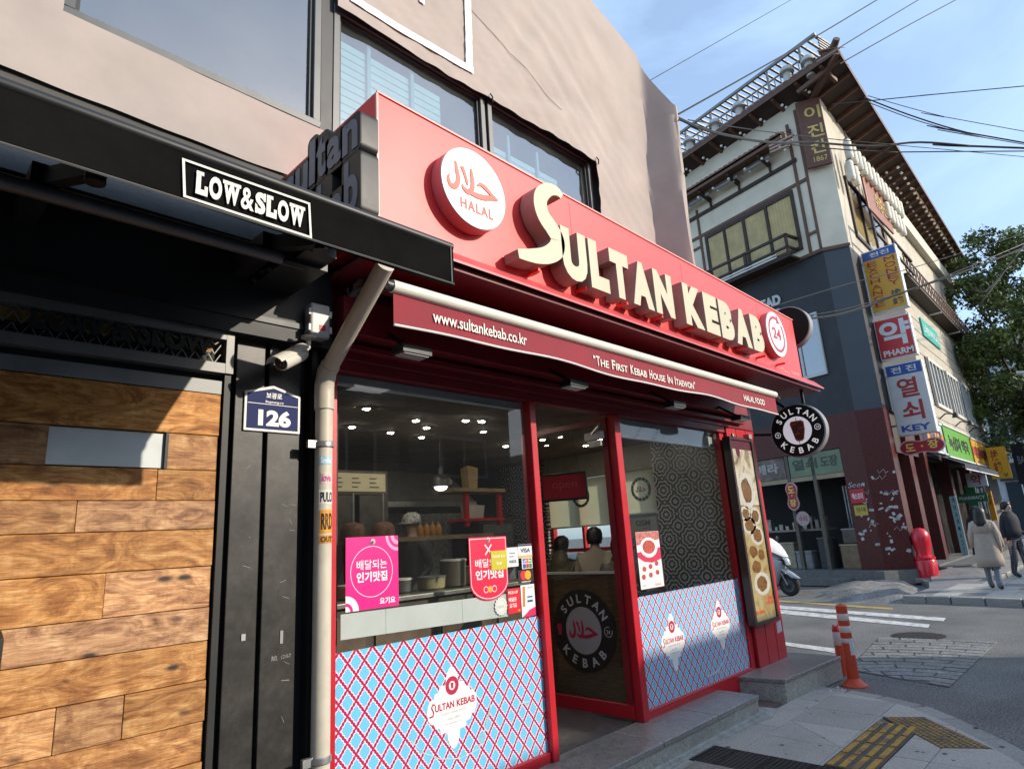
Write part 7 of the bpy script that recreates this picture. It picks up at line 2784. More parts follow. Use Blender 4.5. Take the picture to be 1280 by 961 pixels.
# wares in the key shop
random.seed(21)
wares = [((0.12, 0.10, 0.085), 'dark grey'), ((0.30, 0.25, 0.17), 'tan'), ((0.20, 0.20, 0.20), 'grey'), ((0.05, 0.05, 0.055), 'black'), ((0.25, 0.17, 0.10), 'brown')]
for i, (u, z, w, h) in enumerate(((2.9, 0.34, 0.5, 0.55), (2.3, 0.34, 0.45, 0.7), (1.8, 0.34, 0.5, 0.45), (1.15, 0.34, 0.35, 0.8), (0.45, 0.34, 0.5, 0.6), (0.35, 1.0, 0.45, 0.35))):
 col, cn = wares[i % 5]
 t = thing('storage_crate', tuple(LP(u, z, -0.5)), '%s crate in the key shop, %s from the corner' % (cn, ('sixth', 'fifth', 'fourth', 'third', 'nearest', 'upper one')[i]), 'crate')
 b = MB()
 lbox(b, u - w / 2, u + w / 2, z, z + h, -0.8, -0.4)
 b.build('body', pm('crate_%d' % i, col, 0.6, var=0.3), t, bevel=0.02)
 b = MB()
 lbox(b, u - w / 2 - 0.01, u + w / 2 + 0.01, z + h, z + h + 0.04, -0.81, -0.39)
 b.build('lid', pm('crate_lid_%d' % (i % 3), [c * 1.4 for c in col], 0.6, var=0.2), t)
t = thing('key_shop_counter', tuple(LP(2.0, 0.34, -0.5)), 'low work bench with metal wares in the key shop window', 'counter')
b = MB()
lbox(b, 0.95, 4.1, 1.38, 1.43, -0.9, -0.2)
b.build('top', pm('bench_top', (0.22, 0.19, 0.14), 0.6, var=0.2), t)
b = MB()
for i in range(16):
 u = 1.0 + i * 0.19
 lbox(b, u, u + random.uniform(.05, .14), 1.432, 1.44 + random.uniform(.08, .4), -0.6, -0.4)
b.build('wares', pm('bench_wares', (0.24, 0.22, 0.19), 0.4, metal=0.4, var=0.6, scale=6), t)['kind'] = 'stuff'
b = MB()
lbox(b, 0.95, 1.0, 0.34, 1.38, -0.5, -0.3)
lbox(b, 4.0, 4.05, 0.34, 1.38, -0.5, -0.3)
b.build('leg', frame_b, t)
b = MB()
for i in range(8):
 lbox(b, 0.06 + i * 0.08, 0.10 + i * 0.08, 1.3 + 0.1 * (i % 3), 2.55, -1.0, -0.97)
b.build('hanging_keys', pm('key_strips', (0.30, 0.31, 0.33), 0.4, metal=0.5, var=0.5, scale=9), t)['kind'] = 'stuff'
# small hanging signs of the key shop
redsg = pm('seal_red', lin('#a3182c'), 0.45, var=0.06)
yel = pm('seal_yellow', lin('#e2c45a'), 0.5, var=0.05)
def peanut(fr, w, h, nm, lab, texts, back=0.04, vertical=True):
 """the double-lobed red sign"""
 t = thing(nm, tuple(fr.p(0, -h / 2)), lab, 'sign')
 def shape(g):
  pts = []
  a_, b_ = w / 2 + g, h / 2 + g
  ro = min(a_, b_)
  if vertical:
   for i in range(13):
    an = R(i * 15)
    pts.append((a_ * math.cos(an), b_ * 0.5 + b_ * 0.5 * math.sin(an)))
   pts += [(-a_ * 0.72, 0.0)]
   for i in range(13):
    an = R(180 + i * 15)
    pts.append((a_ * math.cos(an), -b_ * 0.5 + b_ * 0.5 * math.sin(an)))
   pts += [(a_ * 0.72, 0.0)]
  else:
   for i in range(13):
    an = R(-90 + i * 15)
    pts.append((a_ * 0.5 + a_ * 0.5 * math.cos(an), b_ * math.sin(an)))
   pts += [(0.0, b_ * 0.72)]
   for i in range(13):
    an = R(90 + i * 15)
    pts.append((-a_ * 0.55 + a_ * 0.45 * math.cos(an), b_ * math.sin(an)))
   pts += [(0.0, -b_ * 0.72)]
  return pts
 b = MB()
 b.prism(shape(0.03), fr, -back, 0.0)
 b.build('backing', pm('seal_pale', (0.55, 0.38, 0.38), 0.5, var=0.05), t)
 b = MB()
 b.prism(shape(0.0), fr, 0.0, 0.01)
 f_ = b.build('face', redsg, t)
 for (s_, u, v, tw, th) in texts:
  b = MB()
  put_text(b, s_, fr, u, v, tw, th, 0.01, 0.014, bold=0.03)
  b.build('letter', yel, f_)
 return t
fk = Fr(LP(1.52, 2.35, 0.12), -lv)
peanut(fk, 0.30, 0.72, 'seal_shop_sign', 'small upright red double-lobed sign at the key shop window', [('도', -0.10, 0.09, 0.2, 0.2), ('장', -0.10, -0.28, 0.2, 0.2), ('·', -0.02, 0.0, 0.04, 0.04)])
t = thing('round_notice', tuple(LP(1.35, 1.6, 0.1)), 'round pinkish notice under the small red sign', 'sign')
b = MB()
fk2 = Fr(LP(1.32, 1.72, 0.10), -lv)
b.prism(circ(0, 0, 0.20, 30), fk2, -0.02, 0.0)
b.build('disc', pm('round_pink', (0.42, 0.30, 0.30), 0.6, var=0.1), t)
b = MB()
put_text(b, '수리', fk2, -0.12, -0.08, 0.24, 0.16, 0.001, 0.004, bold=0.01)
b.build('lettering', pm('round_red', (0.25, 0.08, 0.09), 0.6, var=0.1), t)

# ---- the two roofs
tile_m = pm('roof_tile', (0.11, 0.075, 0.060), 0.75, var=0.3, scale=3, rnd=0.15)
tile_l = pm('eave_tile', (0.20, 0.10, 0.065), 0.75, var=0.3, scale=3, rnd=0.2)
EC = Vector((17.18, 0.22, 14.10))
EL = LP(7.0, 14.02, 0.6)
ER = Vector((39.3, 0.81, 14.02))
WL, WC, WR = LP(7.0, 13.75), Vector((18.35, 1.5, 13.75)), RP(20.2, 13.75)
b = MB()
b.add([EL, EC, WC, WL], [(0, 1, 2, 3)])
b.build('soffit', timber_d, cb)
b = MB()
b.add([EC, ER, WR, WC], [(0, 1, 2, 3)])
b.build('soffit', timber_d, cb)
b = MB()
apx = [Vector((21.5, 4.5, 16.2)), Vector((21.9, 8.0, 16.2)), Vector((38.0, 5.0, 16.2))]
up = Vector((0, 0, 0.14))
b.add([EL + up, EC + up, ER + up, apx[0], apx[1], apx[2], EL, EC, ER], [(0, 1, 3, 4), (1, 2, 5, 3), (6, 7, 1, 0), (7, 8, 2, 1)])
b.build('roof', tile_m, cb)
# eave tiles, one by one
tl = MB()
def eave_tiles(P, Q, n, inward, par):
 d_ = (Q - P) / n
 me = None
 for i in range(n):
  c = P + d_ * (i + 0.5) + up * 0.6
  if me is None:
   b = MB()
   w = d_.length * 0.46
   ax_ = inward
   pts = []
   vs, fs = [], []
   for k2 in range(2):
    for j in range(7):
     an = R(180 * j / 6)
     vs.append(d_.normalized() * (w * math.cos(an)) + Vector((0, 0, w * 0.9 * math.sin(an))) + ax_ * (0.5 * k2) + Vector((0, 0, 0.2 * k2)))
   for j in range(6):
    fs.append((j, j + 1, 7 + j + 1, 7 + j))
   fs.append(tuple(range(7)))
   b.add(vs, fs)
   o = b.build('eave_tile', tile_l, par)
   me = o.data
   base = root_loc(par)
   o.location = c
   for v_ in me.vertices:
    v_.co += base
   o.location = c - base
  else:
   o2 = o.copy()
   COL.objects.link(o2)
   o2.parent = par
   o2.location = c - root_loc(par)
eave_tiles(EL, EC, 38, -nv, cb)
eave_tiles(EC, ER, 110, -rn, cb)
b = MB()
b.tube([EC + Vector((0.5, 0.45, 0.42)), EC + Vector((0.1, 0.1, 0.22)), EC + Vector((-0.06, -0.05, 0.30))], [0.10, 0.11, 0.09], 10)
b.build('ridge_end', tile_m, cb, smooth=True)
def board(P, Q, h, nm, m_):
 b = MB()
 b.add([P, Q, Q + Vector((0, 0, h)), P + Vector((0, 0, h))], [(0, 1, 2, 3)])
 b.build(nm, m_, cb)
board(EL + nv * 0.01 - Vector((0, 0, .05)), EC + Vector((-.01, -.01, -.05)), 0.16, 'fascia', timber)
board(EC + Vector((-.01, -.012, -.05)), ER + rn * 0.01 - Vector((0, 0, .05)), 0.12, 'fascia', timber)
# rafters
for i in range(27):
 t_ = (i + 0.4) / 27
 p = EC.lerp(ER, t_)
 q = WC.lerp(WR, t_)
 b = MB()
 b.bar(p + Vector((0, 0.04, -0.06)), Vector((p.x, q.y, q.z - 0.06)), 0.09, 0.12)
 b.build('rafter', timber, cb)
for i in range(12):
 t_ = (i + 0.3) / 12
 p = EL.lerp(EC, t_)
 b = MB()
 b.bar(p + nv * -0.04 + Vector((0, 0, -0.06)), p - nv * 0.75 + Vector((0, 0, -0.3)), 0.09, 0.12)
 b.build('rafter', timber, cb)
b = MB()
b.bar(EC + Vector((0.02, 0.02, -0.05)), WC + Vector((0, 0, -0.05)), 0.14, 0.16)
b.build('hip_rafter', timber, cb)
# pent roof on the side
PE0, PE1 = LP(6.5, 12.72, 0.62), LP(-0.35, 12.68, 0.62)
PW0, PW1 = LP(6.5, 13.15, 0.0), LP(-0.35, 13.12, 0.0)
b = MB()
b.add([PE0, PE1, PW1, PW0, PE0 - Vector((0, 0, .09)), PE1 - Vector((0, 0, .09)), PW1 - Vector((0, 0, .35)), PW0 - Vector((0, 0, .35))], [(0, 1, 2, 3), (7, 6, 5, 4), (0, 4, 5, 1), (1, 5, 6, 2)])
b.build('pent_roof', timber, cb)
eave_tiles(PE0, PE1, 36, -nv, cb)
for i in range(5):
 u = 0.5 + i * 1.15
 b = MB()
 b.bar(LP(u, 12.35, 0.02), LP(u, 12.55, 0.56), 0.10, 0.12)
 b.bar(LP(u, 12.0, 0.03), LP(u, 12.35, 0.03), 0.10, 0.06)
 b.build('pent_bracket', timber_d, cb)
b = MB()
lbox(b, -0.35, 6.5, 12.0, 12.12, 0.0, 0.05)
b.build('pent_beam', timber_d, cb)
# gutters glimpsed as pale tubes
for i in range(4):
 b = MB()
 b.tube([LP(0.3 + i * 1.15, 12.45, 0.3), LP(1.2 + i * 1.15, 12.45, 0.3)], 0.05, 8)
 b.build('pale_tube', pm('tube_grey', (0.3, 0.31, 0.33), 0.5, var=0.1), cb, smooth=True)
# string lights under the eaves
bulb = pm('bulb_white', (0.75, 0.74, 0.70), 0.3, var=0.03)
b = MB()
for i in range(26):
 t_ = (i + 0.5) / 26
 p = EC.lerp(ER, 0.33 + 0.62 * t_)
 for k in (0.25, 0.62):
  b.sphere((p.x, p.y + k, p.z - 0.22 - 0.05 * k), 0.055, 6, 4)
for i in range(8):
 for o_ in (0.25, 0.5):
  q = LP(-0.2 + i * 0.62, 12.40, o_)
  b.sphere(q, 0.045, 6, 4)
  q = LP(-1.2 + i * 0.75, 13.72, o_ * 0.8)
  b.sphere(q, 0.045, 6, 4)
b.build('string_bulbs', bulb, cb, kind='stuff')
# amber tube painted as the eave edge catching the sun
b = MB()
p, q = EC.lerp(ER, 0.45) + Vector((0, 0.22, -0.10)), EC.lerp(ER, 0.88) + Vector((0, 0.22, -0.10))
b.tube([p, q], 0.035, 6)
b.build('sunlit_edge', pm('sunlit_amber', (0.55, 0.36, 0.16), 0.5, var=0.2), cb)
# pergola and globes on the roof
perg = pm('pergola_grey', (0.24, 0.235, 0.22), 0.5, metal=0.2, var=0.15)
pg = thing('roof_pergola', tuple(LP(1, 14.2, 0.3)), 'grey slatted pergola and railing along the roof edge of the corner building', 'pergola')
for o_ in (0.32, -0.75):
 b = MB()
 b.bar(LP(-1.75, 15.25, o_), LP(6.0, 15.25, o_), 0.07, 0.09)
 b.build('rail', perg, pg)
for i in range(36):
 u = -1.7 + i * 0.21
 b = MB()
 b.bar(LP(u, 15.22, 0.32), LP(u, 15.22, -0.75), 0.06, 0.05)
 b.build('slat', perg, pg)
for i in range(7):
 b = MB()
 b.bar(LP(-1.2 + i * 1.1, 14.1, 0.30), LP(-1.2 + i * 1.1, 15.2, 0.30), 0.06, 0.06)
 b.build('post', perg, pg)
for z_ in (14.35, 14.80):
 b = MB()
 b.bar(LP(-1.3, z_, 0.30), LP(6.0, z_, 0.30), 0.04, 0.04)
 b.build('rail', perg, pg)
for i in range(34):
 b = MB()
 b.bar(LP(-1.1 + i * 0.2, 14.35, 0.30), LP(-1.1 + i * 0.2, 14.80, 0.30), 0.025, 0.025)
 b.build('baluster', perg, pg)
for i in range(9):
 b = MB()
 z_ = 14.35 + i * 0.1
 b.bar(LP(-1.78 + 0.06 * i * 0, z_, 0.30), LP(-1.78, z_, -0.75), 0.04, 0.045)
 b.build('end_slat', perg, pg)
for i, (u, z_) in enumerate(((-1.45, 14.62), (-0.78, 14.76), (0.95, 14.72), (1.9, 14.72), (3.0, 14.74))):
 t = thing('roof_vent', tuple(LP(u, z_ - 0.3, 0.42)), 'pale domed roof vent, %s along the roof edge' % ('nearest the corner', 'second', 'third', 'fourth', 'farthest')[i], 'vent', 'pale roof vents by the pergola')
 c = LP(u, z_ - 0.18, 0.42)
 b = MB()
 b.lathe([(0.12, -0.45), (0.12, -0.02), (0.19, 0.0), (0.20, 0.10), (0.16, 0.18), (0.07, 0.22)], c, n=16)
 b.build('cap', pm('vent_pale', (0.52, 0.50, 0.46), 0.5, var=0.12), t, smooth=True)
 b = MB()
 b.lathe([(0.205, 0.0), (0.21, 0.02), (0.205, 0.04)], c, n=16)
 b.build('band', perg, t, smooth=True)

# ---- upper street face: window, board, lanterns
b = MB()
for q in ((1.0, 5.0, 9.6, 9.7), (1.0, 5.0, 11.5, 11.6), (1.0, 1.1, 9.7, 11.5), (2.3, 2.4, 9.7, 11.5), (3.6, 3.7, 9.7, 11.5), (4.9, 5.0, 9.7, 11.5)):
 rbox(b, *q, 0.0, 0.06)
ow = b.build('street_window', timber_d, cb)
b = MB()
rbox(b, 1.1, 4.9, 9.7, 11.5, 0.01, 0.02)
b.build('pane', cglass, ow)
b = MB()
for q in ((0.6, 5.6, 9.95, 10.02, 0.52, 0.58), (0.6, 5.6, 9.45, 9.52, 0.52, 0.58), (0.6, 0.68, 9.2, 10.02, 0.52, 0.58), (3.0, 3.08, 9.2, 10.02, 0.52, 0.58)):
 rbox(b, *q)
b.build('balcony_railing', timber_d, cb)
gold = pm('gold_paint', (0.60, 0.44, 0.13), 0.4, metal=0.3, var=0.15)
rust = pm('board_brown', (0.24, 0.075, 0.035), 0.5, var=0.2, scale=4, stretch=(1, 1, 6))
hb_ = thing('hanging_board', (21.5, 0.8, 10.8), 'reddish brown wooden board with gold script under the lanterns', 'sign')
fb = Fr((0, 0.88, 0), (1, 0.0, 0))
bd = [(19.101, 10.773), (22.807, 10.534), (23.049, 11.645), (20.127, 11.983)]
zlo, zhi = (bd[0][1] + bd[1][1]) / 2, (bd[2][1] + bd[3][1]) / 2
b = MB()
b.prism([(bd[3][0], zlo), (bd[1][0], zlo), (bd[1][0], zhi), (bd[3][0], zhi)], fb, -0.06, 0.0)
b.build('board', rust, hb_, bevel=0.02)
b = MB()
put_text(b, '취중진담', fb, bd[3][0] + 0.9, zlo + 0.35, 1.7, 0.5, 0.001, 0.02, bold=0.0, shear=0.2)
b.build('lettering', gold, hb_)
b = MB()
for xx in (bd[3][0] + 0.4, bd[1][0] - 0.4):
 b.bar((xx, 0.9, zhi), (xx, 1.25, zhi + 0.5), 0.04, 0.04)
 b.bar((xx, 0.94, zlo + 0.3), (xx, 1.28, zlo + 0.3), 0.04, 0.04)
b.build('bracket', bsteel, hb_)
lant = pm('lantern_paper', (0.66, 0.62, 0.52), 0.7, var=0.12, scale=3)
L0, L1 = Vector((18.572, 0.850, 12.343)), Vector((24.464, 0.850, 11.051))
proto = None
for row in range(2):
 for i in range(13):
  p = L0.lerp(L1, (i + 0.3) / 13) + Vector((0, -0.05 + row * 0.06, -0.62 * row))
  p.z = L0.z + (L1.z - L0.z) * 0.0 - 0.66 * row - 0.05
  if row == 1 and 1 < i < 8:
   continue
  if proto is None:
   proto = thing('paper_lantern', tuple(p), 'white paper lantern under the street eave, first in the upper row', 'lantern', 'paper lanterns under the eave')
   b = MB()
   pr = []
   for k in range(9):
    pr.append((0.105 + (0.006 if k % 2 else 0.0), -0.05 - k * 0.065))
   b.lathe([(0.07, 0.0)] + pr + [(0.07, -0.62)], p, n=12)
   b.build('shade', lant, proto, smooth=True)
   b = MB()
   b.lathe([(0.075, 0.0), (0.075, 0.03), (0.02, 0.04), (0.012, 0.3)], p, n=10)
   b.build('cap', timber_d, proto)
  else:
   copy_tree(proto, None, tuple(p), 'white paper lantern under the street eave, %s in the %s row' % (ORD[i], ('upper', 'lower')[row]))
# vertical name board on the chamfer
ch_u = (R0 - Vector((*V0.xy, 0))).normalized()
vb = Fr(Vector((*V0.xy, 0)) + Vector((-0.10, -0.05, 0)), ch_u)
nb2 = thing('name_board', (18.2, 1.5, 11.5), 'tall brown name board with gold letters on the building corner', 'sign')
w_ = (R0 - Vector((*V0.xy, 0))).length
b = MB()
b.prism([(-0.02, 11.50), (w_ - 0.02, 11.50), (w_ - 0.02, 13.70), (-0.02, 13.70)], vb, 0.0, 0.10)
b.build('board', pm('name_brown', (0.13, 0.055, 0.035), 0.5, var=0.25, scale=5, stretch=(1, 1, 5)), nb2, bevel=0.02)
b = MB()
frame_rect(b, (0.05, 13.62), (w_ - 0.09, 13.62), (w_ - 0.09, 11.58), (0.05, 11.58), 0.018, vb, 0.103)
b.build('border', timber, nb2)
b = MB()
for ch, z_ in (('이', 13.02), ('진', 12.42), ('칸', 11.90)):
 put_text(b, ch, vb, 0.16, z_, 0.42, 0.42, 0.101, 0.112, bold=0.02)
put_text(b, '1867', vb, 0.18, 11.64, 0.36, 0.16, 0.101, 0.112, bold=0.0)
b.build('lettering', gold, nb2)

# ---- terrace over the shops
b = MB()
b.add([RP(5.0, 9.35, 0.45), RP(20.5, 9.35, 0.45), RP(20.5, 9.35, 0.0), RP(5.0, 9.35, 0.0), RP(5.0, 9.45, 0.45), RP(20.5, 9.45, 0.45), RP(20.5, 9.45, 0.0), RP(5.0, 9.45, 0.0)], [(0, 3, 2, 1), (4, 5, 6, 7), (0, 1, 5, 4), (1, 2, 6, 5), (3, 0, 4, 7)])
b.build('terrace_slab', timber_d, cb)
for i in range(4):
 b = MB()
 rbox(b, 6.5 + i * 4, 6.6 + i * 4, 9.30, 9.345, 0.02, 0.44)
 b.build('terrace_strip', WP, cb)
b = MB()
rbox(b, 5.0, 20.5, 10.1, 10.16, 0.42, 0.46)
rbox(b, 5.0, 20.5, 9.5, 9.55, 0.42, 0.46)
for i in range(32):
 s_ = 5.0 + i * 0.5
 b.bar(RP(s_, 9.55, 0.44), RP(s_, 10.1, 0.44), 0.05, 0.03)
 b.bar(RP(s_, 9.55, 0.44), RP(s_ + 0.5, 10.1, 0.44), 0.03, 0.03)
b.build('terrace_railing', pm('terrace_brown', (0.13, 0.07, 0.05), 0.6, var=0.2), cb)
b = MB()
rbox(b, 5.5, 19.0, 12.4, 13.0, 0.0, 0.25)
b.build('pale_cornice', pm('cornice', (0.55, 0.52, 0.44), 0.8, var=0.1), cb)
# second-storey windows in the siding
for (s0, s1) in ((7.75, 10.4), (11.1, 13.6), (14.3, 16.8)):
 b = MB()
 for q in ((s0, s1, 5.30, 5.42), (s0, s1, 6.98, 7.10), (s0, s0 + 0.1, 5.42, 6.98), (s1 - 0.1, s1, 5.42, 6.98)):
  rbox(b, *q, 0.0, 0.08)
 for k in range(1, 4):
  rbox(b, s0 + (s1 - s0) * k / 4 - 0.05, s0 + (s1 - s0) * k / 4 + 0.05, 5.42, 6.98, 0.0, 0.07)
 o = b.build('siding_window', pm('frame_cream', (0.62, 0.60, 0.54), 0.5, var=0.05), cb)
 b = MB()
 rbox(b, s0 + 0.1, s1 - 0.1, 5.42, 6.98, 0.005, 0.015)
 b.build('pane', MATS['side_glass'], o)
 b = MB()
 rbox(b, s0 - 0.25, s0 - 0.05, 5.3, 7.1, 0.0, 0.03)
 b.build('shutter_strip', navy_w, o)
t = thing('teal_sign', tuple((28.323, 1.486, 7.857)), 'small teal sign board on the siding below the terrace', 'sign')
b = MB()
rbox(b, 8.2, 11.2, 8.0, 8.7, 0.01, 0.06)
b.build('board', pm('teal', (0.02, 0.36, 0.30), 0.5, var=0.15), t)
b = MB()
put_text(b, '노래방 KARAOKE', Fr(RP(0, 0, 0.062), rdir), 8.35, 8.15, 2.7, 0.38, 0, 0.006, bold=0.02)
b.build('lettering', pm('teal_white', (0.55, 0.70, 0.66), 0.5, var=0.05), t)
# small lamps on arms above the fascia
for i in range(4):
 s_ = 7.8 + i * 3.0
 t = thing('sign_lamp', tuple(RP(s_, 4.7, 0.1)), 'black swan-neck sign lamp above the shop fascia, %s from the corner' % ('first', 'second', 'third', 'fourth')[i], 'lamp', 'sign lamps over the fascia')
 b = MB()
 b.tube([RP(s_, 4.85, 0.0), RP(s_, 5.0, 0.2), RP(s_, 4.95, 0.45)], 0.025, 6)
 b.build('arm', bsteel, t)
 b = MB()
 b.lathe([(0.11, -0.1), (0.08, 0.02), (0.03, 0.08)], RP(s_, 4.92, 0.48), n=12)
 b.build('shade', bsteel, t, smooth=True)
# fascia signs
fr_r = Fr(RP(0, 0, 0.12), rdir)
def fascia(s0, s1, z0, z1, col, lab, txt, ink, nm='fascia_sign', band=None):
 t = thing(nm, tuple(RP((s0 + s1) / 2, z0, 0.1)), lab, 'sign')
 b = MB()
 rbox(b, s0, s1, z0, z1, 0.0, 0.12)
 b.build('box', pm('fascia_%d' % int(s0 * 10), col, 0.45, var=0.08), t)
 b = MB()
 rbox(b, s0 - 0.03, s1 + 0.03, z1, z1 + 0.05, 0.0, 0.16)
 rbox(b, s0 - 0.03, s1 + 0.03, z0 - 0.05, z0, 0.0, 0.16)
 b.build('trim', WP, t)
 if band:
  b = MB()
  rbox(b, s0 + 0.02, s1 - 0.02, z0 + (z1 - z0) * 0.35, z0 + (z1 - z0) * 0.68, 0.121, 0.126)
  b.build('band', pm('fband_%d' % int(s0 * 10), band, 0.45, var=0.06), t)
 b = MB()
 put_text(b, txt, fr_r, s0 + (s1 - s0) * 0.12, z0 + (z1 - z0) * 0.25, (s1 - s0) * 0.76, (z1 - z0) * 0.5, 0.008, 0.014, bold=0.03)
 b.build('lettering', pm('fink_%d' % int(s0 * 10), ink, 0.5, var=0.05), t)
fascia(4.3, 6.9, 3.55, 4.5, lin('#b8c4c8'), 'white and orange fascia sign next to the corner piers', '열쇠 도장', lin('#3a4a58'), band=lin('#d88a3a'))
fascia(7.2, 12.4, 3.5, 4.55, lin('#5f9e3a'), 'green fascia sign with dark lettering over the shops', '녹십자 약국', lin('#20301c'))
fascia(12.8, 17.6, 3.5, 4.5, lin('#c9962e'), 'amber fascia sign at the far end of the corner building', '환전 MONEY', lin('#6a2418'), band=lin('#b0483a'))

# ---- blade signs, one above the other
def lightbox(y0, y1, z0, z1, lab, nm, col):
 t = thing(nm, (19.3, (y0 + y1) / 2, z0), lab, 'sign')
 b = MB()
 b.box(19.2, 19.45, y0, y1, z0, z1)
 b.build('case', pm('lightbox_white', (0.66, 0.66, 0.63), 0.5, var=0.08, dirt=0.2), t, bevel=0.015)
 b = MB()
 b.prism([(-y1 + 0.03, z0 + 0.03), (-y0 - 0.03, z0 + 0.03), (-y0 - 0.03, z1 - 0.03), (-y1 + 0.03, z1 - 0.03)], leftf(19.2), 0.001, 0.006)
 o = b.build('face', pm('blade_%d' % int(z0 * 10), col, 0.4, var=0.05), t)
 b = MB()
 b.bar((19.32, y1, z0 + 0.3), (19.32, y1 + 0.25, z0 + 0.3), 0.05, 0.05)
 b.bar((19.32, y1, z1 - 0.3), (19.32, y1 + 0.25, z1 - 0.3), 0.05, 0.05)
 b.build('bracket', steel, t)
 return t, o, leftf(19.193)
def put(o, mat, items, f):
 for (s_, u, v, w, h, bo) in items:
  b = MB()
  put_text(b, s_, f, u, v, w, h, 0, 0.006, bold=bo)
  b.build('letter' if len(s_) == 1 else 'lettering', mat, o)
t, o, f = lightbox(0.28, 1.16, 7.13, 8.98, 'tall yellow money exchange blade sign with red letters, topmost of the stack', 'exchange_sign', lin('#d39a1c'))
b = MB()
b.prism([(-1.13, 8.70), (-0.31, 8.70), (-0.31, 8.95), (-1.13, 8.95)], leftf(19.2), 0.0065, 0.009)
b.build('blue_band', pm('band_blue', lin('#27549c'), 0.4, var=0.05), o)
rd = pm('exchange_red', lin('#a52a2c'), 0.5, var=0.05)
it = []
for i, c in enumerate('EXCHANGE'):
 it.append((c, -1.05, 8.50 - i * 0.172, 0.24, 0.135, 0.0))
for i, c in enumerate('MONEY'):
 it.append((c, -0.62, 8.52 - i * 0.175, 0.26, 0.14, 0.0))
put(o, rd, it, f)
put(o, WP, [('전진', -0.95, 8.76, 0.5, 0.13, 0.02)], leftf(19.19))
b = MB()
put_text(b, '換', f, -0.62, 7.48, 0.26, 0.2, 0, 0.006, bold=0.02)
put_text(b, '錢', f, -0.62, 7.24, 0.26, 0.2, 0, 0.006, bold=0.02)
b.build('hanja', lgm, o)
t, o, f = lightbox(0.32, 1.20, 5.78, 6.93, 'square red pharmacy blade sign in the middle of the stack', 'pharmacy_sign', lin('#c92a2c'))
put(o, sgw, [('약', -1.10, 6.12, 0.74, 0.72, 0.03), ('PHARM', -1.10, 5.86, 0.72, 0.17, 0.035)], f)
t, o, f = lightbox(0.27, 1.16, 3.68, 5.62, 'tall white key blade sign with red letters, lowest of the stack', 'key_sign', lin('#c8c6c2'))
b = MB()
b.prism([(-1.13, 5.30), (-0.30, 5.30), (-0.30, 5.59), (-1.13, 5.59)], leftf(19.2), 0.0065, 0.009)
b.build('blue_band', pm('key_blue', lin('#2b4a94'), 0.4, var=0.05), o)
put(o, rd, [('열', -0.95, 4.68, 0.48, 0.52, 0.022), ('쇠', -0.95, 4.06, 0.50, 0.52, 0.022)], f)
put(o, MATS['key_blue'], [('KEY', -1.05, 3.77, 0.68, 0.17, 0.035)], f)
put(o, WP, [('전 진', -1.02, 5.36, 0.60, 0.17, 0.02)], leftf(19.189))
fpn = leftf(19.3, 0.70, 3.36)
peanut(fpn, 0.98, 0.34, 'seal_sign', 'red double-lobed sign with yellow letters hanging under the key sign', [('도', -0.38, -0.10, 0.22, 0.2), ('장', 0.14, -0.08, 0.24, 0.22), ('·', -0.02, -0.02, 0.05, 0.05)], vertical=False)

# ================================================================== far pavement, mound, kerbs
b = MB()
FP = [(14.55, 0.55), (14.5, -0.2), (14.25, -1.3), (14.2, -2.0), (90, -2.0), (90, 3.0), (18.9, 1.4), (17.6, 0.8), (16.2, 0.5)]
b.prism(FP, GZ, -0.05, 0.098)
fpv = b.build('far_pavement', pm('far_paving', (0.20, 0.20, 0.195), 0.85, var=0.2, scale=5, bump=0.3, dirt=0.5, dirtcol=(0.12, 0.118, 0.112), dscale=1.2), kind='structure', label='grey pavement along the corner building', cat='pavement')
ek = [(14.55, 0.62), (14.46, -0.2), (14.21, -1.3), (14.15, -2.05)]
for i in range(3):
 a, c = Vector(ek[i]), Vector(ek[i + 1])
 n = 2
 for k in range(n):
  p, q = a.lerp(c, k / n + 0.01), a.lerp(c, (k + 1) / n - 0.01)
  b = MB()
  b.prism([tuple(p), tuple(q), (q.x + 0.16, q.y), (p.x + 0.16, p.y)][::-1], GZ, -0.05, 0.105)
  b.build('kerb_stone', kerb_m, fpv, bevel=0.012, seg=1)
for i in range(10):
 b = MB()
 b.box(14.2 + i * 1.0, 15.19 + i * 1.0, -2.16, -2.0, -0.05, 0.105)
 b.build('kerb_stone', kerb_m, fpv, bevel=0.012, seg=1)
for i in range(14):
 for j in range(5):
  if (i * 5 + j) % 7 == 3:
   continue
  x0, y0 = 14.7 + i * 0.62, -1.95 + j * 0.42
  b = MB()
  b.box(x0 + 0.005, x0 + 0.612, y0 + 0.005, y0 + 0.412, 0.09, 0.102)
  b.build('slab', granite_g, fpv)
for (px0, k) in ((15.9, 0), (16.25, 1), (16.75, 2), (17.1, 3)):
 b = MB()
 x0, y0 = px0, -1.05 - 0.05 * k
 b.mi = 0
 b.box(x0, x0 + 0.3, y0 - 0.3, y0, 0.09, 0.105)
 for q in range(4):
  b.mi = 1
  b.box(x0 + 0.02, x0 + 0.28, y0 - 0.05 - q * 0.07, y0 - 0.02 - q * 0.07, 0.105, 0.11)
 b.build('tactile_tile', [pm('tactile_tan', (0.30, 0.19, 0.10), 0.8, var=0.2), pm('tactile_tan_bar', (0.38, 0.25, 0.12), 0.8, var=0.2)], fpv)
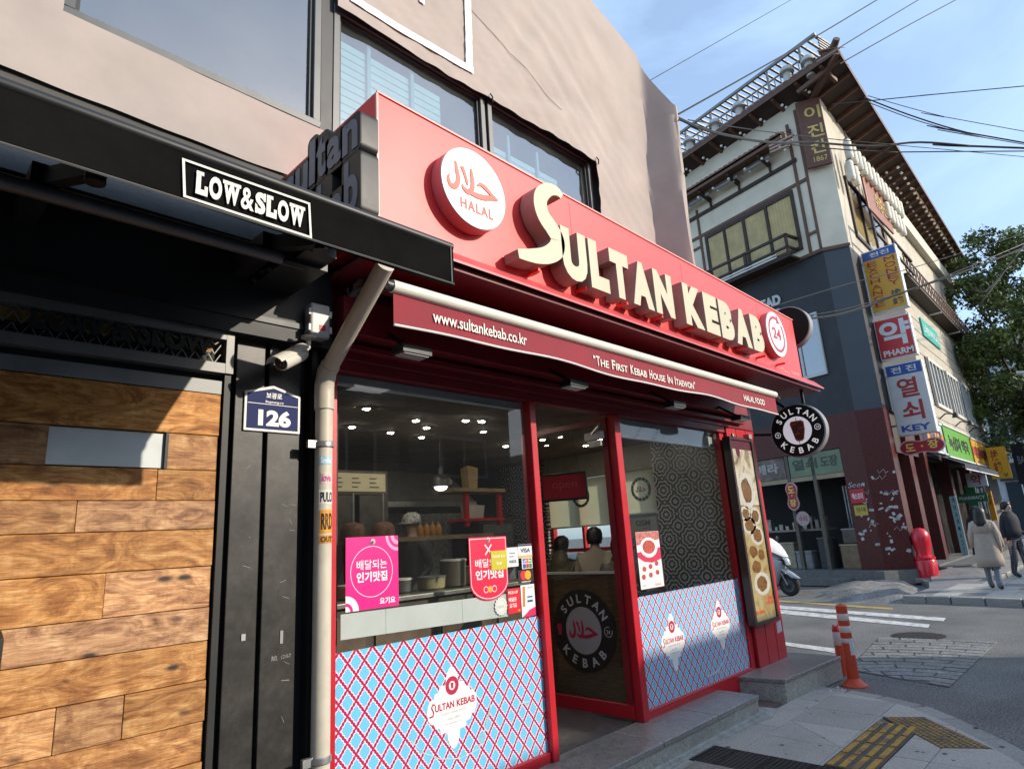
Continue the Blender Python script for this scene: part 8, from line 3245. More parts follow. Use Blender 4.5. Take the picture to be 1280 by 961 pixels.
# step and ramp beside the corner building
b = MB()
b.prism([(20.2, 0.35), (34, 0.7), (34, 2.0), (19.6, 1.35), (19.4, 0.75)], GZ, 0.05, 0.30)
b.build('shop_step', plinth, cb)
b = MB()
b.add([(17.6, 0.75, 0.1), (18.0, -0.35, 0.1), (24, -0.2, 0.1), (24.0, 0.46, 0.30), (20.2, 0.36, 0.28), (19.5, 0.72, 0.28), (18.8, 1.0, 0.22)], [(0, 1, 4, 5, 6), (1, 2, 3, 4)])
b.build('ramp', pm('ramp_concrete', (0.19, 0.19, 0.185), 0.8, var=0.25, scale=4, bump=0.4), fpv)
b = MB()
for i in range(6):
 b.box(17.9 + i * 0.7, 18.55 + i * 0.7, -0.55, -0.33, 0.09, 0.22)
b.build('kerb_row', kerb_m, fpv, bevel=0.01, seg=1, kind='stuff')
# concrete mound at the corner
vs, fs = [], []
NX, NY = 26, 20
for i in range(NX + 1):
 for j in range(NY + 1):
  x = 14.35 + 3.9 * i / NX
  y = 0.15 + 2.3 * j / NY + 0.25 * (x - 14.3)
  e = min(1, 5 * i / NX) * min(1, 3.5 * (1 - i / NX) + 0.5) * min(1, 5 * j / NY) * min(1, 2.5 * (1 - j / NY))
  h = -0.06 + e * (0.20 + 0.10 * noise.noise(Vector((x * 0.9, y * 1.1, 3)))) + 0.035 * noise.noise(Vector((x * 4, y * 4, 1)))
  vs.append((x, y, h))
for i in range(NX):
 for j in range(NY):
  a = i * (NY + 1) + j
  fs.append((a, a + NY + 1, a + NY + 2, a + 1))
b = MB()
b.add(vs, fs)
b.build('concrete_mound', pm('mound_concrete', (0.19, 0.185, 0.175), 0.9, var=0.35, scale=2.5, bump=0.8, bscale=18, dirt=1.0, dirtcol=(0.06, 0.058, 0.054), dscale=2.4, fine=0.4, fscale=30), road, smooth=True)

# ================================================================== graffiti and stickers on the maroon pier
ft_l = Fr(LP(0, 0, 0.004), -lv)
ft_c = Fr(Vector((*V0.xy, 0)) + Vector((-0.004, -0.003, 0)), ch_u)
scrap = pm('sticker_scrap', (0.42, 0.41, 0.40), 0.7, var=0.5, scale=6)
random.seed(5)
b = MB()
for i in range(48):
 f = ft_c if random.random() < 0.62 else ft_l
 u = random.uniform(0.06, 0.62) if f is ft_c else random.uniform(0.05, 0.55)
 v = random.gauss(1.75, 0.42)
 if v < 0.6 or v > 3.0:
  continue
 w, h, a = random.uniform(.015, .07), random.uniform(.015, .05), random.uniform(-.6, .6)
 f2 = f.rot(a, u, v)
 b.prism([(-w, -h), (w, -h * .8), (w * .9, h), (-w * .8, h * .9)], f2, 0, 0.002)
b.build('sticker_scraps', scrap, cb, kind='stuff')
b = MB()
for k in range(7):
 u, v = random.uniform(.05, .45), random.uniform(1.2, 2.9)
 f = ft_l if k % 2 else ft_c
 b.ribbon([(u + 0.05 * i + random.uniform(-.02, .02), v + 0.06 * math.sin(i * 2.1 + k)) for i in range(6)], 0.012, f, 0, 0.002)
put_text(b, 'Seen', ft_l, 0.06, 2.42, 0.45, 0.14, 0, 0.002, shear=0.3)
b.build('graffiti', scrap, cb, kind='stuff')
for (u0, u1, v0, v1, col, ink, tx_, lab, nm) in ((0.08, 0.46, 2.02, 2.38, lin('#b3202c'), WHT, '택스프리', 'square red notice on the maroon granite pier', 'pier_notice'), (0.12, 0.46, 1.70, 1.96, lin('#b8a23c'), lin('#5a4a1c'), '임대', 'yellow notice under the red one on the granite pier', 'pier_notice')):
 t = thing(nm, tuple(ft_l.p((u0 + u1) / 2, v0)), lab, 'notice')
 b = MB()
 b.prism([(u0, v0), (u1, v0), (u1, v1), (u0, v1)], ft_l, 0.003, 0.01)
 b.build('sheet', pm('notice_%d' % int(v0 * 100), col, 0.5, var=0.1), t)
 b = MB()
 put_text(b, tx_, ft_l, u0 + 0.05, v0 + 0.09, u1 - u0 - 0.1, (v1 - v0) * 0.45, 0.0105, 0.013, bold=0.02)
 b.build('lettering', pm('notice_ink_%d' % int(v0 * 100), ink, 0.5, var=0.05), t)

# ================================================================== red post (hydrant-like bollard)
hx, hy, hz = (18.519, 0.996, 0.120)
t = thing('red_bollard', (hx, hy, 0.1), 'domed bright red bollard at the foot of the granite pier', 'bollard')
b = MB()
b.box(hx - 0.26, hx + 0.26, hy - 0.26, hy + 0.26, 0.02, 0.13)
b.build('footing', kerb_m, t, bevel=0.02)
hred = pm('hydrant_red', (0.60, 0.012, 0.03), 0.3, var=0.08, scale=5, coat=0.3)
b = MB()
b.lathe([(0.235, 0.13), (0.235, 0.52), (0.22, 0.55)], (hx, hy, 0), n=26)
b.build('base', hred, t, smooth=True)
b = MB()
b.lathe([(0.21, 0.55), (0.235, 0.57), (0.235, 0.61), (0.17, 0.64), (0.16, 0.70), (0.20, 0.95), (0.205, 1.08), (0.18, 1.2), (0.12, 1.28), (0.04, 1.31)], (hx, hy, 0), n=26)
b.build('head', hred, t, smooth=True)

# ================================================================== pharmacy front details
t = thing('pharmacy_awning', tuple(RP(6.0, 3.2, 0.4)), 'dark blue awning over the pharmacy window', 'awning')
b = MB()
b.add([RP(4.2, 3.45, 0.05), RP(11.2, 3.45, 0.05), RP(11.2, 3.0, 0.9), RP(4.2, 3.0, 0.9), RP(4.2, 2.85, 0.9), RP(11.2, 2.85, 0.9)], [(0, 1, 2, 3), (3, 2, 5, 4)])
b.build('canvas', pm('awning_navy', (0.03, 0.035, 0.06), 0.8, var=0.15), t)
b = MB()
b.bar(RP(4.2, 2.85, 0.91), RP(11.2, 2.85, 0.91), 0.03, 0.03)
b.bar(RP(11.2, 3.45, 0.05), RP(11.2, 3.0, 0.9), 0.03, 0.03)
b.build('frame', WP, t)
def blade2(X, Y0, Y1, Z0, Z1, col, nm, lab, items, cat='sign', thick=0.15):
 t = thing(nm, (X, (Y0 + Y1) / 2, Z0), lab, cat)
 b = MB()
 b.box(X, X + thick, Y0, Y1, Z0, Z1)
 b.build('case', pm(nm + '_case_%d' % int(X * 10), [c * 0.8 for c in col], 0.5, var=0.08), t)
 b = MB()
 b.prism([(-Y1 + 0.02, Z0 + 0.02), (-Y0 - 0.02, Z0 + 0.02), (-Y0 - 0.02, Z1 - 0.02), (-Y1 + 0.02, Z1 - 0.02)], leftf(X), 0.001, 0.006)
 o = b.build('face', pm(nm + '_face_%d' % int(X * 10), col, 0.5, var=0.06), t)
 for i, (ink, lst) in enumerate(items):
  b = MB()
  for (s_, u, v, w, h) in lst:
   put_text(b, s_, leftf(X - 0.0065), -Y1 + u * (Y1 - Y0), Z0 + v * (Z1 - Z0), w * (Y1 - Y0), h * (Z1 - Z0), 0, 0.005, bold=0.02)
  b.build('lettering', pm(nm + '_ink_%d_%d' % (int(X * 10), i), ink, 0.5, var=0.05), o)
 return t
P0, P1 = (26.500, 1.078, 2.904), (26.500, 0.515, 2.436)
blade2(26.5, P1[1], P0[1], P1[2], P0[2], (0.50, 0.52, 0.54), 'hanging_sign', 'white blade sign with one red Korean syllable under the navy awning', [(lin('#a8243c'), [('약', 0.25, 0.14, 0.5, 0.72)])])
P0, P1 = (24.200, 1.196, 2.140), (24.200, 1.141, 0.469)
t = blade2(24.2, P1[1] + 0.1, P0[1] - 0.1, 0.35, P0[2], (0.30, 0.50, 0.52), 'upright_sign', 'upright pale teal panel with vertical dark letters at the pharmacy door', [(lin('#2a5a60'), [(c, 0.3, 0.88 - i * 0.12, 0.4, 0.085) for i, c in enumerate('PHARMACY')])])
P0 = (27.500, 1.193, 2.103)
t = thing('green_cross', tuple(P0), 'green cross sign on the pharmacy window', 'sign')
b = MB()
b.box(27.5, 27.56, P0[1] - 0.45, P0[1] + 0.45, P0[2] - 0.15, P0[2] + 0.15)
b.box(27.499, 27.561, P0[1] - 0.15, P0[1] + 0.15, P0[2] - 0.45, P0[2] + 0.45)
b.build('cross', pm('cross_green', (0.01, 0.14, 0.06), 0.5, var=0.1), t)
b = MB()
put_text(b, 'PHARMACY', leftf(27.495), -P0[1] - 0.38, P0[2] - 0.06, 0.76, 0.12, 0, 0.004, bold=0.02)
b.build('lettering', WP, t)
P0, P1 = (34.000, 1.362, 4.276), (34.000, 0.684, 2.918)
blade2(34, P1[1], P0[1], P1[2], P0[2], lin('#d6a21e'), 'hanging_sign', 'yellow blade sign with two red Chinese characters at the far end', [(lin('#9a3424'), [('換', 0.2, 0.58, 0.42, 0.34), ('錢', 0.24, 0.2, 0.42, 0.34)]), (lin('#241c10'), [('V', 0.62, 0.05, 0.26, 0.12)])], thick=0.3)
P0, P1 = (30.000, 1.146, 2.349), (30.000, 0.966, 1.262)
t = blade2(30, P1[1], P0[1], P1[2], P0[2], lin('#cf8f1e'), 'round_s_sign', 'amber upright sign with a round red emblem near the pharmacy', [(lin('#8c2420'), [('S', 0.3, 0.55, 0.4, 0.3)])])
P0, P1 = (38.000, 0.924, 4.603), (38.000, 0.635, 2.757)
blade2(38.0, P1[1] - 0.5, P0[1], P1[2], P0[2], (0.02, 0.022, 0.03), 'dark_blade', 'black blade sign with pale letters at the right edge', [((0.5, 0.52, 0.55), [('BAR', 0.2, 0.5, 0.5, 0.2)])], thick=0.3)

# ================================================================== farther buildings
def far_building(x0, x1, y0, y1, h, col, lab, rows, cols, wcol=(0.05, 0.06, 0.07), z0=4.2):
 t = thing('street_building', ((x0 + x1) / 2, (y0 + y1) / 2, 0), lab, 'building')
 b = MB()
 b.box(x0, x1, y0, y1, 0, h)
 b.build('wall', pm('far_wall_%d' % int(x0 * 10 + y0 * 7), col, 0.85, var=0.12, scale=0.8, dirt=0.3), t)
 b = MB()
 b.box(x0 - 0.15, x1 + 0.15, y0 - 0.15, y1 + 0.15, h, h + 0.3)
 b.build('parapet', pm('far_parapet', (0.3, 0.29, 0.28), 0.8, var=0.1), t)
 return t
def face_windows(t, axis, fixed, a0, a1, zs, n, w, h, sgn):
 """windows on a wall; axis 'x' = wall facing +-Y, 'y' = wall facing +-X"""
 for z in zs:
  for k in range(n):
   c = a0 + (a1 - a0) * (k + 0.5) / n
   b = MB()
   d = 0.05 * sgn
   lo, hi = sorted((fixed, fixed + d))
   if axis == 'x':
    for q in ((c - w / 2, c + w / 2, z, z + 0.08), (c - w / 2, c + w / 2, z + h - 0.08, z + h), (c - w / 2, c - w / 2 + 0.08, z + 0.08, z + h - 0.08), (c + w / 2 - 0.08, c + w / 2, z + 0.08, z + h - 0.08), (c - 0.04, c + 0.04, z + 0.08, z + h - 0.08)):
     b.box(q[0], q[1], lo, hi, q[2], q[3])
   else:
    for q in ((c - w / 2, c + w / 2, z, z + 0.08), (c - w / 2, c + w / 2, z + h - 0.08, z + h), (c - w / 2, c - w / 2 + 0.08, z + 0.08, z + h - 0.08), (c + w / 2 - 0.08, c + w / 2, z + 0.08, z + h - 0.08), (c - 0.04, c + 0.04, z + 0.08, z + h - 0.08)):
     b.box(lo, hi, q[0], q[1], q[2], q[3])
   o = b.build('window', MATS['pale_frame'], t)
   b = MB()
   lo, hi = sorted((fixed + 0.2 * d, fixed + 0.5 * d))
   if axis == 'x':
    b.box(c - w / 2 + 0.08, c + w / 2 - 0.08, lo, hi, z + 0.08, z + h - 0.08)
   else:
    b.box(lo, hi, c - w / 2 + 0.08, c + w / 2 - 0.08, z + 0.08, z + h - 0.08)
   b.build('pane', pm('far_glass', (0.035, 0.045, 0.055), 0.08, var=0.1), o)
t = far_building(47.5, 58, -0.9, 12, 11.5, (0.50, 0.52, 0.54), 'pale plain building beyond the corner building', 2, 3)
face_windows(t, 'y', 47.5, 0.3, 3.3, (5.6, 8.3), 1, 2.0, 1.6, -1)
b = MB()
b.box(47.3, 47.5, -0.6, 2.8, 3.3, 4.3)
b.build('shop_fascia', pm('fascia_dark', (0.03, 0.03, 0.035), 0.5, var=0.1), t)
b = MB()
b.box(47.42, 47.5, -0.4, 2.6, 0.3, 3.2)
b.build('shop_pane', MATS['far_glass'], t)
for i in range(12):
 b = MB()
 b.box(47.36, 47.41, -0.4 + i * 0.2, -0.34 + i * 0.2, 1.5, 3.0)
 b.build('grille_bar', WP, t)
t = far_building(62, 85, -1.5, 12, 13.0, (0.32, 0.29, 0.27), 'distant brown building at the end of the street', 3, 3)
face_windows(t, 'y', 62, -1.4, 3, (5, 8.0), 2, 1.5, 1.4, -1)
# opposite side of the street (seen only in reflections, and shading the road)
t = far_building(10.45, 14.4, -19, -11.0, 5.75, (0.18, 0.16, 0.145), 'taller brick shop on the opposite side of the street', 1, 8)  # out of view, added taller than the row to shade the right window panel
face_windows(t, 'x', -11.0, 10.6, 14.2, (3.5,), 1, 1.8, 1.2, 1)
t = far_building(-16, 10.1, -19, -11.0, 5.35, (0.16, 0.14, 0.125), 'low brick shop row on the opposite side of the street', 1, 8)
face_windows(t, 'x', -11.0, -15, 10, (3.5,), 8, 1.8, 1.2, 1)
b = MB()
for i in range(6):
 b.box(-15 + i * 4.2, -11.6 + i * 4.2, -11.0, -10.94, 0.3, 2.9)
b.build('shop_window', MATS['far_glass'], t)
t = far_building(20.4, 48, -20, -11.0, 5.0, (0.36, 0.34, 0.32), 'pale shop row farther along the opposite side', 1, 8)
face_windows(t, 'x', -11.0, 21, 47, (3.2,), 8, 1.8, 1.2, 1)
t = far_building(-30, -16.5, -6, 12, 9, (0.35, 0.33, 0.30), 'building behind the viewer on the left', 2, 3)

# ================================================================== street tree
def tree(base, ctr, rx, ry, rz, n, lab, seed, col):
 random.seed(seed)
 t = thing('street_tree', base, lab, 'tree')
 bark = pm('bark', (0.07, 0.055, 0.042), 0.9, var=0.3, scale=6, bump=0.8)
 b = MB()
 B_ = Vector(base)
 C_0 = Vector(ctr)
 b.tube([B_, B_.lerp(Vector((C_0.x, C_0.y, C_0.z)), 0.45) + Vector((0.1, 0.05, 0)), C_0], [0.30, 0.22, 0.10], 10)
 b.build('trunk', bark, t, smooth=True)
 tips = []
 for k in range(16):
  a = random.uniform(0, 2 * math.pi)
  e = random.uniform(-0.5, 0.9)
  tip = C_0 + Vector((rx * math.cos(a) * math.cos(e), ry * math.sin(a) * math.cos(e), rz * math.sin(e))) * random.uniform(0.55, 0.95)
  st = B_.lerp(C_0, random.uniform(0.45, 1.0))
  b = MB()
  b.tube([st, st.lerp(tip, 0.5) + Vector((random.uniform(-.3, .3), random.uniform(-.3, .3), 0.25)), tip], [0.09, 0.05, 0.015], 6)
  b.build('limb', bark, t, smooth=True)
  tips.append(tip)
 # clumps of leaves round the limb tips
 clumps = []
 while len(clumps) < 170:
  v = Vector((random.uniform(-1, 1), random.uniform(-1, 1), random.uniform(-1, 1)))
  if 0.15 < v.length < 1.0:
   clumps.append(C_0 + Vector((v.x * rx, v.y * ry, v.z * rz)) * random.uniform(0.85, 1.1))
 b = MB()
 per = n // len(clumps)
 for c in clumps:
  s = random.uniform(0.45, 0.95)
  b.mi = random.choice((0, 0, 1, 2))
  for k in range(per):
   d = Vector((random.gauss(0, 1), random.gauss(0, 1), random.gauss(0, 0.8)))
   if d.length > 2.2:
    d *= 2.2 / d.length
   p = c + d * s * 0.45
   nrm = Vector((random.uniform(-1, 1), random.uniform(-1, 1), random.uniform(0.0, 1.2))).normalized()
   x = nrm.orthogonal().normalized()
   y = nrm.cross(x)
   an = random.uniform(0, 6.28)
   x, y = x * math.cos(an) + y * math.sin(an), y * math.cos(an) - x * math.sin(an)
   L = random.uniform(0.08, 0.15)
   b.add([p - x * L, p - y * L * 0.45 + nrm * 0.02, p + x * L, p + y * L * 0.45 + nrm * 0.02], [(0, 1, 2, 3)])
 mats = []
 for k, f in enumerate((1.0, 0.65, 1.5)):
  nm = 'leaf_%s_%d' % (seed, k)
  m_ = pm(nm, tuple(c * f for c in col), 0.55, var=0.35, scale=1.2)
  m_.node_tree.nodes['Principled BSDF'].inputs['Subsurface Weight'].default_value = 0.0
  mats.append(m_)
 b.build('crown', mats, t)
 return t
tc_ = (36.000, -0.569, 8.870)
tree((tc_[0], tc_[1], 0.0), tc_, 3.4, 3.2, 5.6, 34000, 'tall leafy street tree at the right edge beyond the corner building', 31, (0.095, 0.135, 0.036))
tc2 = (40.000, 0.297, 6.079)
tree((tc2[0], tc2[1] - 1.0, 0.0), (tc2[0], tc2[1] - 1.0, tc2[2]), 3.0, 3.0, 2.6, 5000, 'lower darker street tree behind the tall one', 32, (0.075, 0.11, 0.032))

# ================================================================== overhead cables
cab = pm('cable_black', (0.015, 0.015, 0.016), 0.6, var=0.1)
def cable(pts, r, lab, tie=None):
 b = MB()
 b.tube(pts, r, 5)
 o = b.build('overhead_cable', cab, label=lab, cat='cable', group='overhead cables across the side street')
 return o
W = [
 ([(7.500, 0.948, 8.198), (10.000, 0.595, 10.304), (14.000, 0.041, 13.679)], 0.006, 'thin cable rising alone across the sky left of the corner building'),
 ([(7.000, 0.160, 7.002), (9.000, -0.062, 8.540), (12.000, -0.470, 10.858), (16.000, -1.405, 14.009)], 0.013, 'cable from the fabric corner passing just above the roof pergola'),
 ([(14.000, 0.057, 11.774), (17.000, -0.690, 14.071), (21.000, -1.802, 17.117)], 0.014, 'middle of the three cables slanting over the roof corner'),
 ([(15.000, -0.202, 12.132), (18.000, -1.239, 14.309), (22.000, -2.566, 17.156)], 0.014, 'lowest of the three cables slanting over the roof corner'),
 ([(15.000, 0.141, 11.208), (16.500, -1.533, 11.243), (18.000, -3.458, 11.141)], 0.012, 'nearly level cable from the roof corner to the right edge'),
 ([(15.000, -0.526, 11.005), (15.600, -1.248, 10.396), (16.200, -2.089, 9.775), (17.000, -3.161, 9.239)], 0.016, 'sagging cable falling from the eave to the right edge'),
 ([(15.000, -0.512, 10.928), (15.600, -1.366, 10.182), (16.200, -2.332, 9.521), (17.000, -3.154, 9.203)], 0.010, 'thinner cable just below the sagging one'),
 ([(15.000, -0.610, 10.998), (15.800, -1.785, 10.164), (17.000, -3.213, 9.490)], 0.008, 'thin cable above the sagging one'),
 ([(6.950, 0.165, 6.931), (8.000, 0.167, 7.203), (10.000, 0.082, 7.891), (11.500, -0.124, 8.459), (13.000, -0.833, 8.668), (14.000, -1.472, 8.867), (15.000, -2.238, 8.816), (16.000, -3.149, 8.723)], 0.022, 'thick cable bundle crossing the name board'),
 ([(6.950, 0.168, 6.908), (9.000, 0.218, 7.598), (11.500, 0.021, 8.468), (13.500, -0.988, 8.682), (16.000, -3.139, 8.672)], 0.012, 'thinner cable under the thick bundle'),
 ([(7.300, 0.178, 7.071), (10.000, 0.052, 8.076), (12.500, -0.556, 8.715), (14.500, -1.768, 8.768)], 0.008, 'thin cable above the thick bundle'),
 ([(9.000, 1.203, 4.685), (10.000, 0.576, 4.831), (12.000, 0.043, 5.219), (14.000, -0.680, 5.926), (16.000, -1.578, 6.637), (18.500, -2.684, 7.616)], 0.020, 'thick lower cable crossing the exchange sign'),
 ([(10.000, 0.572, 4.858), (12.000, 0.030, 5.292), (14.000, -0.781, 5.943), (16.000, -1.665, 6.716), (18.500, -2.708, 7.729)], 0.010, 'thin cable just above the thick lower one'),
 ([(10.000, 0.542, 5.043), (12.500, -0.059, 5.905), (14.500, -0.775, 6.528), (16.500, -1.612, 7.222), (19.000, -2.734, 8.089)], 0.008, 'uppermost thin cable across the exchange sign'),
 ([(17.500, -1.304, 6.729), (17.800, -1.393, 6.634), (18.000, -1.539, 6.655), (18.500, -1.906, 7.130), (19.000, -2.467, 7.902)], 0.018, 'hanging loop of cable in front of the tree'),
]
for pts, r_w, lab in W:
 P_ = [Vector(p) for p in pts]
 dE = (P_[-1] - P_[-2]).normalized()
 P_.append(P_[-1] + dE * 25.0)
 out_ = []
 for i in range(len(P_) - 1):
  p0, p1, p2, p3 = P_[max(0, i - 1)], P_[i], P_[i + 1], P_[min(len(P_) - 1, i + 2)]
  for j in range(5):
   t_ = j / 5
   out_.append(0.5 * ((2 * p1) + (p2 - p0) * t_ + (2 * p0 - 5 * p1 + 4 * p2 - p3) * t_ * t_ + (3 * p1 - p0 - 3 * p2 + p3) * t_ ** 3))
 out_.append(P_[-1])
 cable(out_, r_w, lab)
# bundled insulators on the eave
t = thing('cable_bracket', tuple((17.200, 1.887, 12.276)), 'pale cable bracket fixed beside the name board', 'bracket')
P0 = Vector((17.200, 1.887, 12.276))
b = MB()
for k in range(3):
 b.bar(P0 + Vector((0, -0.2 + 0.1 * k, -0.12 * k)), P0 + Vector((0, 0.55, 0.0 - 0.1 * k)), 0.05, 0.05)
b.build('arm', pm('bracket_pink', (0.42, 0.30, 0.25), 0.6, var=0.15), t)
# lamp post at the right edge
t = thing('lamp_post', tuple((26.000, -0.576, 2.493)[:2]) + (0.1,), 'pale metal lamp post at the right edge', 'lamp post')
P0 = (26.000, -1.268, 5.879)
b = MB()
b.tube([(P0[0], P0[1], 0.1), (P0[0], P0[1], P0[2])], [0.11, 0.09], 12)
b.build('post', pm('post_pale', (0.5, 0.5, 0.48), 0.5, var=0.1), t, smooth=True)
b = MB()
b.tube([(P0[0], P0[1], P0[2]), (P0[0], P0[1] + 0.25, P0[2] + 0.05)], 0.06, 10)
b.build('cap', MATS['post_pale'], t, smooth=True)

# ================================================================== scooter
so_ = Vector((*(15.492, 3.164), -0.03))
sd_ = Vector((-0.15, -0.985, 0)).normalized()
ss_ = Vector((sd_.y, -sd_.x, 0))
def SP(f, w, h):
 return so_ + sd_ * f + ss_ * w + Vector((0, 0, h))
sco = thing('scooter', tuple(so_ - sd_ * 0.6), 'white and black scooter with a cloth apron parked by the key shop', 'scooter')
tyre = pm('tyre', (0.018, 0.018, 0.018), 0.8, var=0.2)
scw = pm('scooter_white', (0.42, 0.44, 0.47), 0.3, var=0.06, coat=0.3)
scb = pm('scooter_black', (0.015, 0.015, 0.017), 0.4, var=0.1)
def wheel(f):
 b = MB()
 c = SP(f, 0, 0.255)
 prof = []
 b.lathe([(0.17, -0.045), (0.225, -0.055), (0.25, -0.03), (0.255, 0.0), (0.25, 0.03), (0.225, 0.055), (0.17, 0.045)], c, ax=ss_, n=28)
 o = b.build('wheel', tyre, sco, smooth=True)
 b = MB()
 b.lathe([(0.15, -0.05), (0.165, -0.058), (0.15, -0.052), (0.05, -0.06), (0.03, -0.07)], c, ax=ss_, n=20)
 b.lathe([(0.15, 0.05), (0.165, 0.058), (0.15, 0.052), (0.05, 0.06), (0.03, 0.07)], c, ax=ss_, n=20)
 b.build('rim', pm('rim_dark', (0.05, 0.05, 0.052), 0.4, metal=0.5, var=0.1), o, smooth=True)
 b = MB()
 for k in range(5):
  a = 2 * math.pi * k / 5
  q = sd_ * math.cos(a) + Vector((0, 0, math.sin(a)))
  b.bar(c + q * 0.04 - ss_ * 0.063, c + q * 0.15 - ss_ * 0.060, 0.03, 0.012, up=ss_)
 b.build('spokes', steel, o)
wheel(0.0)
wheel(-1.25)
b = MB()
for w in (-0.075, 0.075):
 b.tube([SP(0.0, w, 0.255), SP(-0.22, w, 0.72)], 0.02, 8)
b.build('fork', steel, sco, smooth=True)
def shell(rows, nm, m_, par=sco):
 """lofted shell from rows of (f, halfwidth, h) outlines"""
 b = MB()
 vs, fs = [], []
 n = 9
 for (f, w, h, bulge) in rows:
  for k in range(n):
   t_ = -1 + 2 * k / (n - 1)
   vs.append(SP(f + bulge * (1 - t_ * t_), w * t_, h))
 for i in range(len(rows) - 1):
  for k in range(n - 1):
   fs.append((i * n + k, i * n + k + 1, (i + 1) * n + k + 1, (i + 1) * n + k))
 m2 = len(vs)
 vs += [v - sd_ * 0.02 for v in vs]
 fs += [tuple(q + m2 for q in f_[::-1]) for f_ in fs]
 b.add(vs, fs)
 return b.build(nm, m_, par, smooth=True)
shell([(0.14, 0.05, 0.40, 0.16), (0.02, 0.10, 0.52, 0.12), (-0.10, 0.11, 0.60, 0.10), (-0.2, 0.11, 0.66, 0.10)], 'front_fender', scw)
shell([(-0.30, 0.16, 0.25, 0.05), (-0.25, 0.20, 0.45, 0.10), (-0.22, 0.24, 0.62, 0.16), (-0.20, 0.25, 0.78, 0.20), (-0.28, 0.20, 0.95, 0.16), (-0.36, 0.12, 1.05, 0.10)], 'front_shield', scw)
shell([(0.12, 0.03, 0.62, 0.02), (-0.02, 0.10, 0.72, 0.06), (-0.12, 0.16, 0.84, 0.10)], 'nose_cowl', scb)
b = MB()
b.tube([SP(-0.30, 0, 0.7), SP(-0.40, 0, 1.05)], 0.03, 8)
b.tube([SP(-0.40, -0.33, 1.06), SP(-0.38, -0.15, 1.05), SP(-0.38, 0.15, 1.05), SP(-0.40, 0.33, 1.06)], 0.018, 8)
b.build('handlebar', scb, sco, smooth=True)
for w in (-0.28, 0.28):
 b = MB()
 b.tube([SP(-0.36, w, 1.06), SP(-0.34, w * 1.15, 1.22)], 0.008, 6)
 c = SP(-0.33, w * 1.15, 1.30)
 b.lathe([(0.03, -0.012), (0.065, -0.006), (0.065, 0.006), (0.03, 0.012)], c, ax=sd_, n=14)
 b.build('mirror', scb, sco, smooth=True)
shell([(0.02, 0.10, 0.88, 0.05), (-0.16, 0.28, 1.02, 0.12), (-0.30, 0.36, 1.16, 0.14), (-0.48, 0.38, 1.30, 0.14), (-0.62, 0.30, 1.36, 0.10)], 'apron_cloth', pm('apron_white', (0.60, 0.60, 0.58), 0.8, var=0.1))
shell([(0.05, 0.09, 0.70, 0.05), (0.04, 0.10, 0.80, 0.05), (-0.02, 0.12, 0.88, 0.06)], 'headlamp', pm('lamp_clear', (0.4, 0.45, 0.48), 0.1, var=0.1))
b = MB()
for (f0, f1, w, z0, z1) in ((-0.75, -0.28, 0.16, 0.26, 0.34), (-1.45, -0.72, 0.17, 0.34, 0.72)):
 vs = [SP(f0, -w, z0), SP(f1, -w, z0), SP(f1, w, z0), SP(f0, w, z0), SP(f0, -w, z1), SP(f1, -w, z1), SP(f1, w, z1), SP(f0, w, z1)]
 b.add(vs, [(0, 3, 2, 1), (4, 5, 6, 7), (0, 1, 5, 4), (1, 2, 6, 5), (2, 3, 7, 6), (3, 0, 4, 7)])
b.build('rear_body', scw, sco, bevel=0.04, seg=2)
b = MB()
vs = [SP(-1.5, -.15, .72), SP(-.75, -.13, .70), SP(-.75, .13, .70), SP(-1.5, .15, .72), SP(-1.45, -.13, .82), SP(-.8, -.11, .78), SP(-.8, .11, .78), SP(-1.45, .13, .82)]
b.add(vs, [(0, 3, 2, 1), (4, 5, 6, 7), (0, 1, 5, 4), (1, 2, 6, 5), (2, 3, 7, 6), (3, 0, 4, 7)])
b.build('seat', scb, sco, bevel=0.03, seg=2)
b = MB()
vs = [SP(-1.85, -.22, .80), SP(-1.4, -.22, .80), SP(-1.4, .22, .80), SP(-1.85, .22, .80), SP(-1.85, -.22, 1.2), SP(-1.4, -.22, 1.2), SP(-1.4, .22, 1.2), SP(-1.85, .22, 1.2)]
b.add(vs, [(0, 3, 2, 1), (4, 5, 6, 7), (0, 1, 5, 4), (1, 2, 6, 5), (2, 3, 7, 6), (3, 0, 4, 7)])
b.build('top_box', scb, sco, bevel=0.03, seg=2)

